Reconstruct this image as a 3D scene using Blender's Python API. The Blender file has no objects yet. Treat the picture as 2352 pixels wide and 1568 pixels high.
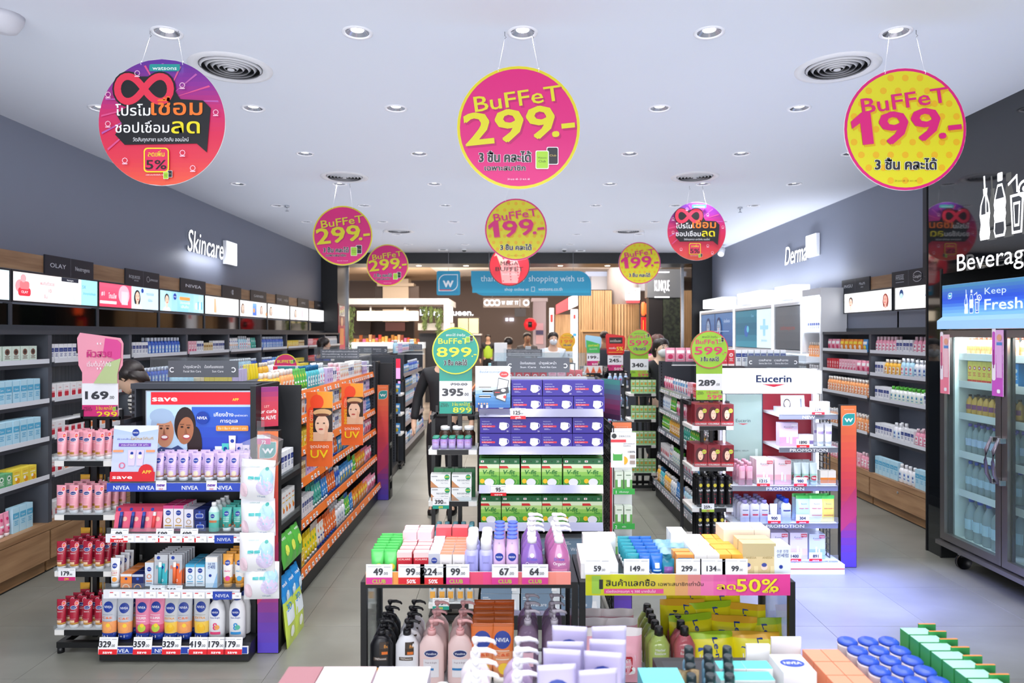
import bpy, bmesh, math, random
from math import sin, cos, pi, sqrt, radians
random.seed(7)
SC = bpy.context.scene
COL = SC.collection
# ---------------------------------------------------------------- camera, world, exposure
F, VX, VY, H = 1568.0, 1174.0, 768.0, 1.70      # focal length in px, vanishing point, eye height
cam = bpy.data.cameras.new('camera'); camo = bpy.data.objects.new('camera', cam); COL.objects.link(camo)
camo.location = (0, 0, H); camo.rotation_euler = (radians(90), 0, 0)
cam.sensor_width = 36; cam.lens = 24; cam.shift_x = (1176 - VX) / 2352; cam.shift_y = -(784 - VY) / 2352
cam.clip_start = .05; cam.clip_end = 200
cam.dof.use_dof = True; cam.dof.focus_distance = 3.7; cam.dof.aperture_fstop = 3.2
SC.camera = camo
SC.view_settings.view_transform = 'Standard'; SC.view_settings.look = 'None'
SC.view_settings.exposure = 0.0; SC.view_settings.gamma = 1; SC.view_settings.use_curve_mapping = False
SC.cycles.diffuse_bounces = 3; SC.cycles.glossy_bounces = 3; SC.cycles.transmission_bounces = 4; SC.cycles.transparent_max_bounces = 12
wd = bpy.data.worlds.new('world'); SC.world = wd; wd.use_nodes = True
wd.node_tree.nodes['Background'].inputs[0].default_value = (.80, .88, 1, 1)
wd.node_tree.nodes['Background'].inputs[1].default_value = 1.0
CZ = H + 1.57                                     # ceiling height
def area(name, loc, sx, sy, power, col=(1, 1, 1), rot=(0, 0, 0), shape='RECTANGLE', spread=180):
    l = bpy.data.lights.new(name, 'AREA'); l.shape = shape; l.size = sx; l.energy = power; l.color = col
    if shape == 'RECTANGLE': l.size_y = sy
    l.spread = radians(spread)
    o = bpy.data.objects.new(name, l); o.location = loc; o.rotation_euler = rot; COL.objects.link(o); return o
LROWS = [3.55 + 1.19 * k for k in range(8)]
LCOLS = [-2.85, -1.79, -.80, .06, 1.03, 2.0, 2.95]
for _y in [2.36 - 1.19, 2.36] + LROWS:
    for _x in LCOLS[1:6] if _y > 3.6 else LCOLS[1:6]:
        area('downlight_lamp', (_x, _y, CZ - .012), .07, .07, 6.5, (1, .97, .96), shape='DISK', spread=130)
area('front_fill', (0, -5.0, 2.3), 8, 3.0, 430, (1, .98, 1), (radians(90), 0, 0))  # unseen fill lamp behind the camera, added to brighten goods that face it
area('mall_light', (0, 19, 3.7), 9, 9, 1300, (1, .87, .76))
area('mall_front_fill', (0, 14.2, 3.3), 6.5, .4, 260, (1, .88, .78), (radians(80), 0, 0))  # fill added behind the portal beam to brighten the mall fronts, no real fitting
area('ceiling_fill', (.1, 6, 2.35), 6.4, 13, 165, (.84, .89, 1), (pi, 0, 0))  # added lamp facing up, stands in for light bounced onto the ceiling
# ---------------------------------------------------------------- helpers
def wx(px, Y): return (px - VX) / F * Y
def wz(py, Y): return H - (py - VY) / F * Y
def lin(c):
    c /= 255.; return c / 12.92 if c <= .04045 else ((c + .055) / 1.055) ** 2.4
def rgb(h): return tuple(lin(int(h[i:i + 2], 16)) for i in (0, 2, 4)) + (1,)
NAMED = dict(white='f2f2f4', cream='efe6d2', pink='f2a9be', rose='e0567e', magenta='e6207c', red='cf1f30', maroon='7c1020', orange='f58220',
             peach='f8b48c', yellow='f7d517', gold='c79a3a', lime='9ccb2c', green='2f9e44', mint='9fe0c8', teal='139a98', cyan='58c6e6',
             sky='a9d3f2', blue='1f55b8', navy='14246e', purple='6a3fa0', lilac='c4aee6', brown='7a4a2a', black='17171a', grey='8d9096', silver='c4c8cf')
MC = {}
def M(c='ffffff', rough=.45, emit=0, metal=0, alpha=1, coat=0):
    c = NAMED.get(c, c); k = (c, rough, emit, metal, alpha, coat)
    if k in MC: return MC[k]
    m = bpy.data.materials.new('paint_' + c); m.use_nodes = True; b = m.node_tree.nodes['Principled BSDF']
    b.inputs['Base Color'].default_value = rgb(c); b.inputs['Roughness'].default_value = rough
    b.inputs['Metallic'].default_value = metal; b.inputs['Coat Weight'].default_value = coat
    if emit:
        b.inputs['Emission Color'].default_value = rgb(c); b.inputs['Emission Strength'].default_value = emit
    if alpha < 1: b.inputs['Alpha'].default_value = alpha
    MC[k] = m; return m
def nodes_mat(name, rough=.5, metal=0, spec=.5):
    m = bpy.data.materials.new(name); m.use_nodes = True; nt = m.node_tree; b = nt.nodes['Principled BSDF']
    b.inputs['Roughness'].default_value = rough; b.inputs['Metallic'].default_value = metal; b.inputs['Specular IOR Level'].default_value = spec
    return m, nt, b
def ramp(nt, stops, fac, interp='LINEAR'):
    r = nt.nodes.new('ShaderNodeValToRGB'); r.color_ramp.interpolation = interp
    while len(r.color_ramp.elements) < len(stops): r.color_ramp.elements.new(.5)
    for e, (p, c) in zip(r.color_ramp.elements, stops): e.position = p; e.color = rgb(c) if isinstance(c, str) else c
    nt.links.new(fac, r.inputs[0]); return r
def noise_mat(name, stops, scale, stretch=(1, 1, 1), rough=.5, detail=4, coord='Object', bump=0, spec=.5, rand=0):
    m, nt, b = nodes_mat(name, rough, spec=spec)
    tc = nt.nodes.new('ShaderNodeTexCoord'); mp = nt.nodes.new('ShaderNodeMapping'); nz = nt.nodes.new('ShaderNodeTexNoise')
    mp.inputs['Scale'].default_value = stretch; nz.inputs['Scale'].default_value = scale; nz.inputs['Detail'].default_value = detail
    
    if coord == 'World':
        ge = nt.nodes.new('ShaderNodeNewGeometry'); nt.links.new(ge.outputs['Position'], mp.inputs[0])
    else: nt.links.new(tc.outputs[coord], mp.inputs[0])
    nt.links.new(mp.outputs[0], nz.inputs["Vector"])
    r = ramp(nt, stops, nz.outputs[0]); out = r.outputs[0]
    if rand:
        oi = nt.nodes.new('ShaderNodeObjectInfo'); hs = nt.nodes.new('ShaderNodeHueSaturation'); mr = nt.nodes.new('ShaderNodeMapRange')
        nt.links.new(oi.outputs['Random'], mr.inputs[0]); mr.inputs[3].default_value = 1 - rand; mr.inputs[4].default_value = 1 + rand
        nt.links.new(mr.outputs[0], hs.inputs['Value']); nt.links.new(out, hs.inputs['Color']); out = hs.outputs[0]
    nt.links.new(out, b.inputs['Base Color'])
    if bump:
        bp = nt.nodes.new('ShaderNodeBump'); bp.inputs['Strength'].default_value = bump; bp.inputs['Distance'].default_value = .002
        nt.links.new(nz.outputs[0], bp.inputs['Height']); nt.links.new(bp.outputs[0], b.inputs['Normal'])
    return m
def clear_mat(name, tint='ffffff', gloss=.12, opac=.12, rough=.03):
    """thin clear plastic or glass: mostly lets light straight through, with a sheen"""
    m = bpy.data.materials.new(name); m.use_nodes = True; nt = m.node_tree; nt.nodes.clear()
    o = nt.nodes.new('ShaderNodeOutputMaterial'); t = nt.nodes.new('ShaderNodeBsdfTransparent'); g = nt.nodes.new('ShaderNodeBsdfGlossy')
    d = nt.nodes.new('ShaderNodeBsdfDiffuse'); a = nt.nodes.new('ShaderNodeMixShader'); b = nt.nodes.new('ShaderNodeMixShader'); f = nt.nodes.new('ShaderNodeLayerWeight')
    t.inputs[0].default_value = rgb(tint); d.inputs[0].default_value = rgb(tint); g.inputs['Roughness'].default_value = rough
    a.inputs[0].default_value = opac; nt.links.new(t.outputs[0], a.inputs[1]); nt.links.new(d.outputs[0], a.inputs[2])
    f.inputs[0].default_value = gloss; nt.links.new(f.outputs['Facing'], b.inputs[0]); 
    mm = nt.nodes.new('ShaderNodeMath'); mm.operation = 'MULTIPLY'; mm.inputs[1].default_value = .6; nt.links.new(f.outputs['Fresnel'], mm.inputs[0]); nt.links.new(mm.outputs[0], b.inputs[0])
    nt.links.new(a.outputs[0], b.inputs[1]); nt.links.new(g.outputs[0], b.inputs[2]); nt.links.new(b.outputs[0], o.inputs[0]); return m
ACRYL = clear_mat('clear_acrylic', 'f4f8fa', .12, .05)
FILM = clear_mat('clear_film', 'ffffff', .35, .10, .15)
GLASS = clear_mat('door_glass', 'eef8f6', .10, .03)

class MB:
    def __init__(s): s.v = []; s.f = []; s.i = []; s.sm = []; s.mats = []; s.c = 0; s.s = False
    def mat(s, m, smooth=False):
        if isinstance(m, str): m = M(m)
        if m not in s.mats: s.mats.append(m)
        s.c = s.mats.index(m); s.s = smooth; return s
    def add(s, vs, fs):
        b = len(s.v); s.v += [tuple(p) for p in vs]
        for f in fs: s.f.append(tuple(b + q for q in f)); s.i.append(s.c); s.sm.append(s.s)
        return s
    def box(s, x0, y0, z0, x1, y1, z1):
        return s.add([(x, y, z) for z in (z0, z1) for y in (y0, y1) for x in (x0, x1)],
                     [(0, 2, 3, 1), (4, 5, 7, 6), (0, 1, 5, 4), (2, 6, 7, 3), (0, 4, 6, 2), (1, 3, 7, 5)])
    def cbox(s, x0, y0, z0, x1, y1, z1, c=.004):
        """box with chamfered vertical edges and top rim"""
        def ring(z, i):
            a, b, p, q = x0 + i, x1 - i, y0 + i, y1 - i; k = c
            return [(a + k, p, z), (b - k, p, z), (b, p + k, z), (b, q - k, z), (b - k, q, z), (a + k, q, z), (a, q - k, z), (a, p + k, z)]
        rs = [ring(z0 + c * .6, 0), ring(z1 - c * .6, 0)]; rs = [ring(z0, c * .6)] + rs + [ring(z1, c * .6)]
        vs = [p for r in rs for p in r]; fs = [(j * 8 + i, j * 8 + (i + 1) % 8, j * 8 + 8 + (i + 1) % 8, j * 8 + 8 + i) for j in range(3) for i in range(8)]
        fs += [tuple(range(7, -1, -1)), tuple(range(24, 32))]; return s.add(vs, fs)
    def prism(s, pts, y0, y1, ax='y'):
        n = len(pts)
        def P(a, b, d): return (a, d, b) if ax == 'y' else ((d, a, b) if ax == 'x' else (a, b, d))
        vs = [P(a, b, y0) for a, b in pts] + [P(a, b, y1) for a, b in pts]
        return s.add(vs, [tuple(range(n)), tuple(range(2 * n - 1, n - 1, -1))] + [(i, (i + 1) % n, n + (i + 1) % n, n + i) for i in range(n)])
    def loft(s, rings, n=16, e=2.0, cx=0, cy=0, caps=True):
        """rings: (z, half width, half depth[, colour])"""
        b = len(s.v); k = 0
        for r in rings:
            z, a, d = r[:3]; ox = r[4] if len(r) > 4 else 0; oy = r[5] if len(r) > 5 else 0
            for i in range(n):
                t = 2 * pi * (i + .5) / n; c, q = cos(t), sin(t)
                s.v.append((cx + ox + a * math.copysign(abs(c) ** (2 / e), c), cy + oy + d * math.copysign(abs(q) ** (2 / e), q), z))
        s.s = True
        for j in range(len(rings) - 1):
            if len(rings[j]) > 3 and rings[j][3]: s.mat(rings[j][3], True)
            for i in range(n):
                s.f.append((b + j * n + i, b + j * n + (i + 1) % n, b + (j + 1) * n + (i + 1) % n, b + (j + 1) * n + i)); s.i.append(s.c); s.sm.append(True)
        if caps:
            s.f.append(tuple(b + i for i in range(n - 1, -1, -1))); s.i.append(s.c); s.sm.append(False)
            s.f.append(tuple(b + (len(rings) - 1) * n + i for i in range(n))); s.i.append(s.c); s.sm.append(False)
        return s
    def cyl(s, cx, cy, z0, z1, r, n=12, r2=None): return s.loft([(z0, r, r), (z1, r2 or r, r2 or r)], n, 2, cx, cy)
    def tube(s, pts, r, n=6, closed=False):
        """round bar along points"""
        from mathutils import Vector as V
        P = [V(p) for p in pts]; b = len(s.v); up = V((0, 0, 1)); m = len(P)
        for i, p in enumerate(P):
            d = (P[min(i + 1, m - 1)] - P[max(i - 1, 0)]).normalized(); u = d.cross(up)
            if u.length < .01: u = d.cross(V((0, 1, 0)))
            u.normalize(); w = u.cross(d); rr = r[i] if isinstance(r, (list, tuple)) else r
            for k in range(n):
                t = 2 * pi * k / n; s.v.append(tuple(p + u * cos(t) * rr + w * sin(t) * rr))
        for i in range(m - 1):
            for k in range(n): s.f.append((b + i * n + k, b + i * n + (k + 1) % n, b + (i + 1) * n + (k + 1) % n, b + (i + 1) * n + k)); s.i.append(s.c); s.sm.append(True)
        s.f.append(tuple(b + k for k in range(n - 1, -1, -1))); s.i.append(s.c); s.sm.append(False)
        s.f.append(tuple(b + (m - 1) * n + k for k in range(n))); s.i.append(s.c); s.sm.append(False); return s
    def mesh(s, name):
        m = bpy.data.meshes.new(name); m.from_pydata(s.v, [], s.f); 
        for x in s.mats: m.materials.append(x)
        if s.f:
            m.polygons.foreach_set('material_index', s.i); m.polygons.foreach_set('use_smooth', s.sm)
        m.update(); return m
    def build(s, name, parent=None, loc=(0, 0, 0), rz=0): return link(name, s.mesh(name), parent, loc, rz)
def link(name, data, parent=None, loc=(0, 0, 0), rz=0):
    o = bpy.data.objects.new(name, data); COL.objects.link(o); o.location = loc; o.rotation_euler = (0, 0, rz)
    if parent: o.parent = parent
    return o
def tag(o, label, cat, group=None, kind=None):
    if label: o['label'] = label
    if cat: o['category'] = cat
    if group: o['group'] = group
    if kind: o['kind'] = kind
    return o
def thing(name, label, cat, loc=(0, 0, 0), rz=0, group=None): return tag(link(name, None, None, loc, rz), label, cat, group)
def struct(name, mb, parent=None, loc=(0, 0, 0)):
    o = mb.build(name, parent, loc)
    if not parent: o['kind'] = 'structure'
    return o
# ---------------------------------------------------------------- flat print (lettering, logos, pictures)
TXT = {}
def glyphs(s, res=2):
    k = (s, res)
    if k in TXT: return TXT[k]
    c = bpy.data.curves.new('t', 'FONT'); c.body = s; c.resolution_u = res
    o = bpy.data.objects.new('t', c); m = bpy.data.meshes.new_from_object(o)
    vs = [(v.co.x / .729, v.co.y / .729) for v in m.vertices]; fs = [tuple(p.vertices) for p in m.polygons]
    bpy.data.objects.remove(o); bpy.data.curves.remove(c); bpy.data.meshes.remove(m)
    xs = [v[0] for v in vs] or [0, 1]; TXT[k] = (vs, fs, min(xs), max(xs)); return TXT[k]
class Art:
    def __init__(s, step=.0004): s.p = []; s.l = 1; s.step = step; s.g = 1
    def add(s, vs, fs, col): s.p.append((vs, fs, col, s.l)); s.l += s.g; return s
    def rect(s, x0, z0, x1, z1, col, nx=1, nz=1):
        vs = [(x0 + (x1 - x0) * i / nx, z0 + (z1 - z0) * j / nz) for j in range(nz + 1) for i in range(nx + 1)]
        return s.add(vs, [(j * (nx + 1) + i, j * (nx + 1) + i + 1, (j + 1) * (nx + 1) + i + 1, (j + 1) * (nx + 1) + i) for j in range(nz) for i in range(nx)], col)
    def rrect(s, x0, z0, x1, z1, r, col, cor='1111', n=4):
        pts = []
        for k, (cx, cz, a) in enumerate([(x1 - r, z1 - r, 0), (x0 + r, z1 - r, 90), (x0 + r, z0 + r, 180), (x1 - r, z0 + r, 270)]):
            if cor[k] == '1': pts += [(cx + r * cos(radians(a + 90 * i / n)), cz + r * sin(radians(a + 90 * i / n))) for i in range(n + 1)]
            else: pts.append([(x1, z1), (x0, z1), (x0, z0), (x1, z0)][k])
        return s.poly(pts, col)
    def poly(s, pts, col): return s.add(list(pts), [tuple(range(len(pts)))], col)
    def disc(s, cx, cz, r, col, ry=None, n=20, rings=1, rot=0):
        ry = ry or r; vs = [(cx, cz)]; fs = []; c0, s0 = cos(radians(rot)), sin(radians(rot))
        for j in range(1, rings + 1):
            for i in range(n):
                t = 2 * pi * i / n; a, b = r * j / rings * cos(t), ry * j / rings * sin(t); vs.append((cx + a * c0 - b * s0, cz + a * s0 + b * c0))
        for i in range(n): fs.append((0, 1 + i, 1 + (i + 1) % n))
        for j in range(rings - 1):
            for i in range(n): fs.append((1 + j * n + i, 1 + (j + 1) * n + i, 1 + (j + 1) * n + (i + 1) % n, 1 + j * n + (i + 1) % n))
        return s.add(vs, fs, col)
    def ring(s, cx, cz, r0, r1, col, n=32, a0=0, a1=360):
        vs = []; m = n if a1 - a0 >= 360 else n + 1
        for i in range(m):
            t = radians(a0 + (a1 - a0) * i / n); vs += [(cx + r0 * cos(t), cz + r0 * sin(t)), (cx + r1 * cos(t), cz + r1 * sin(t))]
        return s.add(vs, [(2 * i, 2 * i + 1, (2 * i + 3) % (2 * m), (2 * i + 2) % (2 * m)) for i in range(n)], col)
    def grad(s, x0, z0, x1, z1, cols, n=16, horiz=False):
        s.g = 0
        for i in range(n):
            t = (i + .5) / n * (len(cols) - 1); k = min(int(t), len(cols) - 2); u = t - k
            a, b = [[int(NAMED.get(q, q)[j:j + 2], 16) for j in (0, 2, 4)] for q in (cols[k], cols[k + 1])]
            h = '%02x%02x%02x' % tuple(int(p + (r - p) * u) for p, r in zip(a, b))
            if horiz: s.rect(x0 + (x1 - x0) * i / n, z0, x0 + (x1 - x0) * (i + 1) / n, z1, h)
            else: s.rect(x0, z1 + (z0 - z1) * i / n, x1, z1 + (z0 - z1) * (i + 1) / n, h)
        s.g = 1; s.l += 1; return s
    def text(s, t, x, z, h, col, w=None, al='c', bold=0, rot=0, res=2, sx=1, shear=0):
        """h = capital height; w = fit width"""
        vs, fs, a, b = glyphs(t, res); k = h; kx = h * sx; bold *= .45
        if w: kx = w / (b - a)
        off = {'c': (a + b) / 2, 'l': a, 'r': b}[al]; c, q = cos(radians(rot)), sin(radians(rot))
        g = s.g; s.g = 0
        for d in ([(0, 0)] if not bold else [(-bold, -bold * .6), (bold, bold * .6), (bold, -bold * .6), (-bold, bold * .6)]):
            o = []
            for u, v in vs:
                X = (u - off) * kx + d[0] * h + v * k * shear; Z = v * k + d[1] * h; o.append((x + X * c - Z * q, z + X * q + Z * c))
            s.add(o, fs, col); s.l += .13
        s.g = g; s.l = int(s.l) + (1 if g else 0); return s
    def face(s, cx, cz, r, skin='f0c4a4', hair='2a1c18', body='ffffff', smile=True, long=True):
        if long: s.disc(cx, cz - r * .35, r * 1.12, hair, r * 1.5)
        s.poly([(cx - r * 1.7, cz - r * 2.6), (cx + r * 1.7, cz - r * 2.6), (cx + r * 1.35, cz - r * 1.75), (cx + r * .4, cz - r * 1.45), (cx - r * .4, cz - r * 1.45), (cx - r * 1.35, cz - r * 1.75)], body)
        s.rect(cx - r * .33, cz - r * 1.7, cx + r * .33, cz - r * .7, skin)
        s.disc(cx, cz + r * .2, r * .95, hair, r * 1.05); s.disc(cx, cz - r * .08, r * .74, skin, r * .98)
        s.poly([(cx - r * .7, cz + r * .35), (cx - r * .2, cz + r * .95), (cx + r * .1, cz + r * .95), (cx + r * .72, cz + r * .35), (cx + r * .6, cz + r * .95), (cx, cz + r * 1.2), (cx - r * .6, cz + r * .95)], hair)
        for d in (-1, 1):
            s.disc(cx + d * r * .3, cz + r * .05, r * .13, '2a1a18', r * .06, 10); s.rect(cx + d * r * .3 - r * .17, cz + r * .22, cx + d * r * .3 + r * .17, cz + r * .27, '3a2620')
        s.poly([(cx - r * .06, cz), (cx + r * .06, cz), (cx + r * .1, cz - r * .32), (cx - r * .1, cz - r * .32)], 'dfa98a')
        s.disc(cx, cz - r * .56, r * .27, 'c23a48', r * .1, 12)
        if smile: s.disc(cx, cz - r * .54, r * .2, 'ffffff', r * .05, 10)
        return s
    def qrless(s): return s
    def clipped(s, x0, z0, x1, z1):
        q = []
        for vs, fs, col, l in s.p:
            if min(v[0] for v in vs) >= x0 and max(v[0] for v in vs) <= x1 and min(v[1] for v in vs) >= z0 and max(v[1] for v in vs) <= z1: q.append((vs, fs, col, l)); continue
            nv, nf = [], []
            for f in fs:
                P = [vs[i] for i in f]
                for k, lim, sg in ((0, x0, 1), (0, x1, -1), (1, z0, 1), (1, z1, -1)):
                    o = []
                    for i in range(len(P)):
                        a, b = P[i - 1], P[i]; ia, ib = (a[k] - lim) * sg >= 0, (b[k] - lim) * sg >= 0
                        if ia != ib: t = (lim - a[k]) / (b[k] - a[k]); o.append((a[0] + (b[0] - a[0]) * t, a[1] + (b[1] - a[1]) * t))
                        if ib: o.append(b)
                    P = o
                    if len(P) < 3: break
                if len(P) >= 3: nf.append(tuple(range(len(nv), len(nv) + len(P)))); nv += P
            if nf: q.append((nv, nf, col, l))
        s.p = q; return s
    def dgrad(s, cx, cz, r, cols, n=28):
        s.g = 0
        for i in range(n):
            a, b = -r + 2 * r * i / n, -r + 2 * r * (i + 1) / n; t = 1 - (i + .5) / n; t *= len(cols) - 1; k = min(int(t), len(cols) - 2); u = t - k
            p, q = [[int(NAMED.get(c, c)[j:j + 2], 16) for j in (0, 2, 4)] for c in (cols[k], cols[k + 1])]; h = '%02x%02x%02x' % tuple(int(x + (y - x) * u) for x, y in zip(p, q))
            m = 3; zs = [a + (b - a) * j / m for j in range(m + 1)]; w = [sqrt(max(0, r * r - z * z)) for z in zs]
            s.poly([(cx - w[j], cz + zs[j]) for j in range(m, -1, -1)] + [(cx + w[j], cz + zs[j]) for j in range(m + 1)], h)
        s.g = 1; s.l += 1; return s
    def mesh(s, name, warp=None, emit=0, rough=.4, off=(0, 0), clip=None):
        if clip: s.clipped(*clip)
        mb = MB()
        for vs, fs, col, l in s.p:
            mb.mat(M(col, rough, emit)); d = -s.step * l
            if warp: mb.add([warp(x, z, d) for x, z in vs], fs)
            else: mb.add([(x + off[0], d, z + off[1]) for x, z in vs], fs)
        return mb.mesh(name)
    def build(s, name, parent=None, loc=(0, 0, 0), rz=0, **k): return link(name, s.mesh(name, **k), parent, loc, rz)
# ---------------------------------------------------------------- products: specs are (name, mesh, children, loc)
ORD = ['first', 'second', 'third', 'fourth', 'fifth', 'sixth', 'seventh', 'eighth', 'ninth', 'tenth', 'eleventh', 'twelfth', 'thirteenth', 'fourteenth', 'fifteenth',
       'sixteenth', 'seventeenth', 'eighteenth', 'nineteenth', 'twentieth']
def short(lb):
    for a, b in ((' with a ', ' with '), (' picture', ''), (' mark', ''), (' label', ''), (' pattern', ''), (' squeeze', ''), ('small ', ''), (' from near end', ' from near'), (' near end', ' near'), (' from far end', ' from far'), (' far end', ' far'), (' cream carton', ' carton'), (' cleansing water', ''), (' dark haired', ''), (' pale ', ' '), (' bright ', ' '), (' orange railed', ' orange'), (' the ', ' '), (' of ', ' ')):
        if len(lb.split()) <= 16: break
        lb = lb.replace(a, b)
    return lb
def nth(i): return ORD[i] if i < 20 else '%dth' % (i + 1)
def inst(spec, loc, rz, label, cat, group=None, rx=0, sc=1, ry=0):
    name, mesh, ch = spec
    o = link(name, mesh, None, loc, rz); tag(o, short(label), cat, group)
    if rx or ry: o.rotation_euler = (rx, ry, rz)
    if sc != 1: o.scale = (sc, sc, sc)
    for cn, cm, cc in ch:
        c = link(cn, cm, o)
        for dn, dm, _ in cc: link(dn, dm, c)
    return o
def grid(spec, x, y, z, nx, ny, dx, dy, base, cat, group, rz=0, rx=0, jit=.002, jr=.03, side='left', skew=0, sc=1, off=0, dz=0, rows=True, first=0):
    """nx columns along local +x, ny rows going back along local +y from a front-left spot"""
    c, s = cos(rz), sin(rz)
    for j in range(ny):
        for i in range(nx):
            u = (i - off) * dx + j * skew + random.uniform(-jit, jit); v = j * dy + random.uniform(-jit, jit)
            lb = base
            if nx > 1: lb += ', %s from %s' % (nth(i + first), side)
            if ny > 1 and rows: lb += ', ' + ('front row' if j == 0 else ('back row' if j == ny - 1 else '%s row' % nth(j)))
            inst(spec, (x + u * c - v * s, y + u * s + v * c, z + j * dz), rz + random.uniform(-jr, jr), lb, cat, group, rx=rx, sc=sc)
def kid(name, mesh): return (name, mesh, [])
def carton(w, d, h, col, art=None, name='carton', top=None, bands=None, side=None):
    """folded card box; its print is the printed_label part"""
    mb = MB().mat(side or col); mb.box(-w / 2, 0, 0, w / 2, d, h)
    mb.mats[0] = M(side or col, .4)
    if top: mb.mat(top); mb.i[1] = mb.c
    A = Art()
    if not top: mb.mat(M(col, .4))
    ch = []
    if side: A.rect(-w / 2 + .0005, .0005, w / 2 - .0005, h - .0005, col)
    for b in bands or []: A.rect(-w / 2, h * b[0], w / 2, h * b[1], b[2])
    if art: art(A, w, h)
    if A.p: ch.append(kid('printed_label', A.mesh('printed_label')))
    return (name, mb.mesh(name), ch)
def bodywarp(rings, e=2.0, eps=.0006):
    def hw(z):
        for j in range(len(rings) - 1):
            z0, z1 = rings[j][0], rings[j + 1][0]
            if z0 <= z <= z1 and z1 > z0:
                t = (z - z0) / (z1 - z0); return [rings[j][k] * (1 - t) + rings[j + 1][k] * t for k in (1, 2)]
        return rings[0][1:3] if z < rings[0][0] else rings[-1][1:3]
    def f(x, z, d):
        a, b = hw(z); q = min(1, abs(x) / max(a, 1e-4)); return (x, -b * (1 - q ** e) ** (1 / e) - eps + d * .5, z)
    return f
def bottle(rings, col, art=None, name='bottle', e=2.3, cap=None, n=18, mat=None):
    """rings (z, half width, half depth[, colour]); cap = MB of the cap"""
    mb = MB(); mb.mat(mat or M(col, .3), True); mb.loft([r for r in rings], n, e); ch = []
    if cap:
        for cn, cm in cap: ch.append(kid(cn, cm.mesh(cn)))
    if art:
        A = Art(); art(A); ch.append(kid('printed_label', A.mesh('printed_label', warp=bodywarp(rings, e))))
    return (name, mb.mesh(name), ch)
def cyl_cap(z, h, r, col, r2=None, rd=None, n=16, top=.85, mat=None):
    mb = MB(); mb.mat(mat or M(col, .3), True); rd = rd or r; r2 = r2 or r
    mb.loft([(z, r, rd), (z + h * .85, r2, rd * r2 / r), (z + h, r2 * top, rd * r2 / r * top)], n, 2); return ('cap', mb)
def pump_cap(z, r, col, ang=0, L=.045, k=1.0, mat=None):
    mb = MB(); m = mat or M(col, .3); mb.mat(m, True)
    mb.cyl(0, 0, z, z + .018 * k, r); mb.cyl(0, 0, z + .018 * k, z + .024 * k, r * .75); mb.cyl(0, 0, z + .02 * k, z + .042 * k, r * .32, 8)
    c, s = cos(ang), sin(ang); zt = z + .046 * k
    mb.loft([(zt - .006, r * .5, r * .5), (zt + .004, r * .75, r * .62), (zt + .009, r * .6, r * .5)], 12, 2)
    mb.tube([(-.006 * c, -.006 * s, zt + .003), (L * .55 * c, L * .55 * s, zt + .004), (L * .9 * c, L * .9 * s, zt - .001), (L * c, L * s, zt - .008)], [.0065 * k, .006 * k, .0045 * k, .0035 * k], 8)
    return ('pump', mb)
def tube_rings(w, h, d, ch=.02, cols=None):
    """cap end down, flat crimp up"""
    rs = []; N = 6
    for i in range(N + 1):
        t = i / N; z = ch + (h - ch - .012) * t; a = w / 2 * (.84 + .16 * t ** .8); b = d / 2 * (1 - t ** 2.2) + .0012
        rs.append((z, a, b))
    rs.append((h, w / 2, .0012)); return rs
def tube(w, h, d, col, capc, art=None, name='squeeze_tube', ch=.022, bands=None, capw=.8, crimp=None, mat=None):
    rs = tube_rings(w, h, d, ch); rr = []
    zs = sorted({r[0] for r in rs} | {b[0] * h for b in bands or []} | {b[1] * h for b in bands or []})
    wf = bodywarp(rs, 2)
    def at(z):
        for j in range(len(rs) - 1):
            if rs[j][0] <= z <= rs[j + 1][0]:
                t = (z - rs[j][0]) / (rs[j + 1][0] - rs[j][0] + 1e-9); return [rs[j][k] * (1 - t) + rs[j + 1][k] * t for k in (1, 2)]
        return rs[0][1:3]
    for z in zs:
        if z < ch - 1e-6: continue
        c = col
        for b in bands or []:
            if b[0] * h - 1e-6 <= z < b[1] * h - 1e-6: c = b[2]
        if crimp and z >= h - .0125: c = crimp
        a, b_ = at(z); rr.append((z, a, b_, mat or M(c, .28)))
    mb = MB(); mb.mat(mat or M(col, .28), True); mb.loft(rr, 16, 2)
    cm = MB(); cm.mat(M(capc, .3), True); cm.loft([(0, w / 2 * capw, d / 2 * .92), (ch, w / 2 * capw * 1.02, d / 2 * .98)], 16, 2.4)
    chd = [kid('cap', cm.mesh('cap'))]
    if art:
        A = Art(); art(A); chd.append(kid('printed_label', A.mesh('printed_label', warp=bodywarp(rs, 2))))
    return (name, mb.mesh(name), chd)
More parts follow.
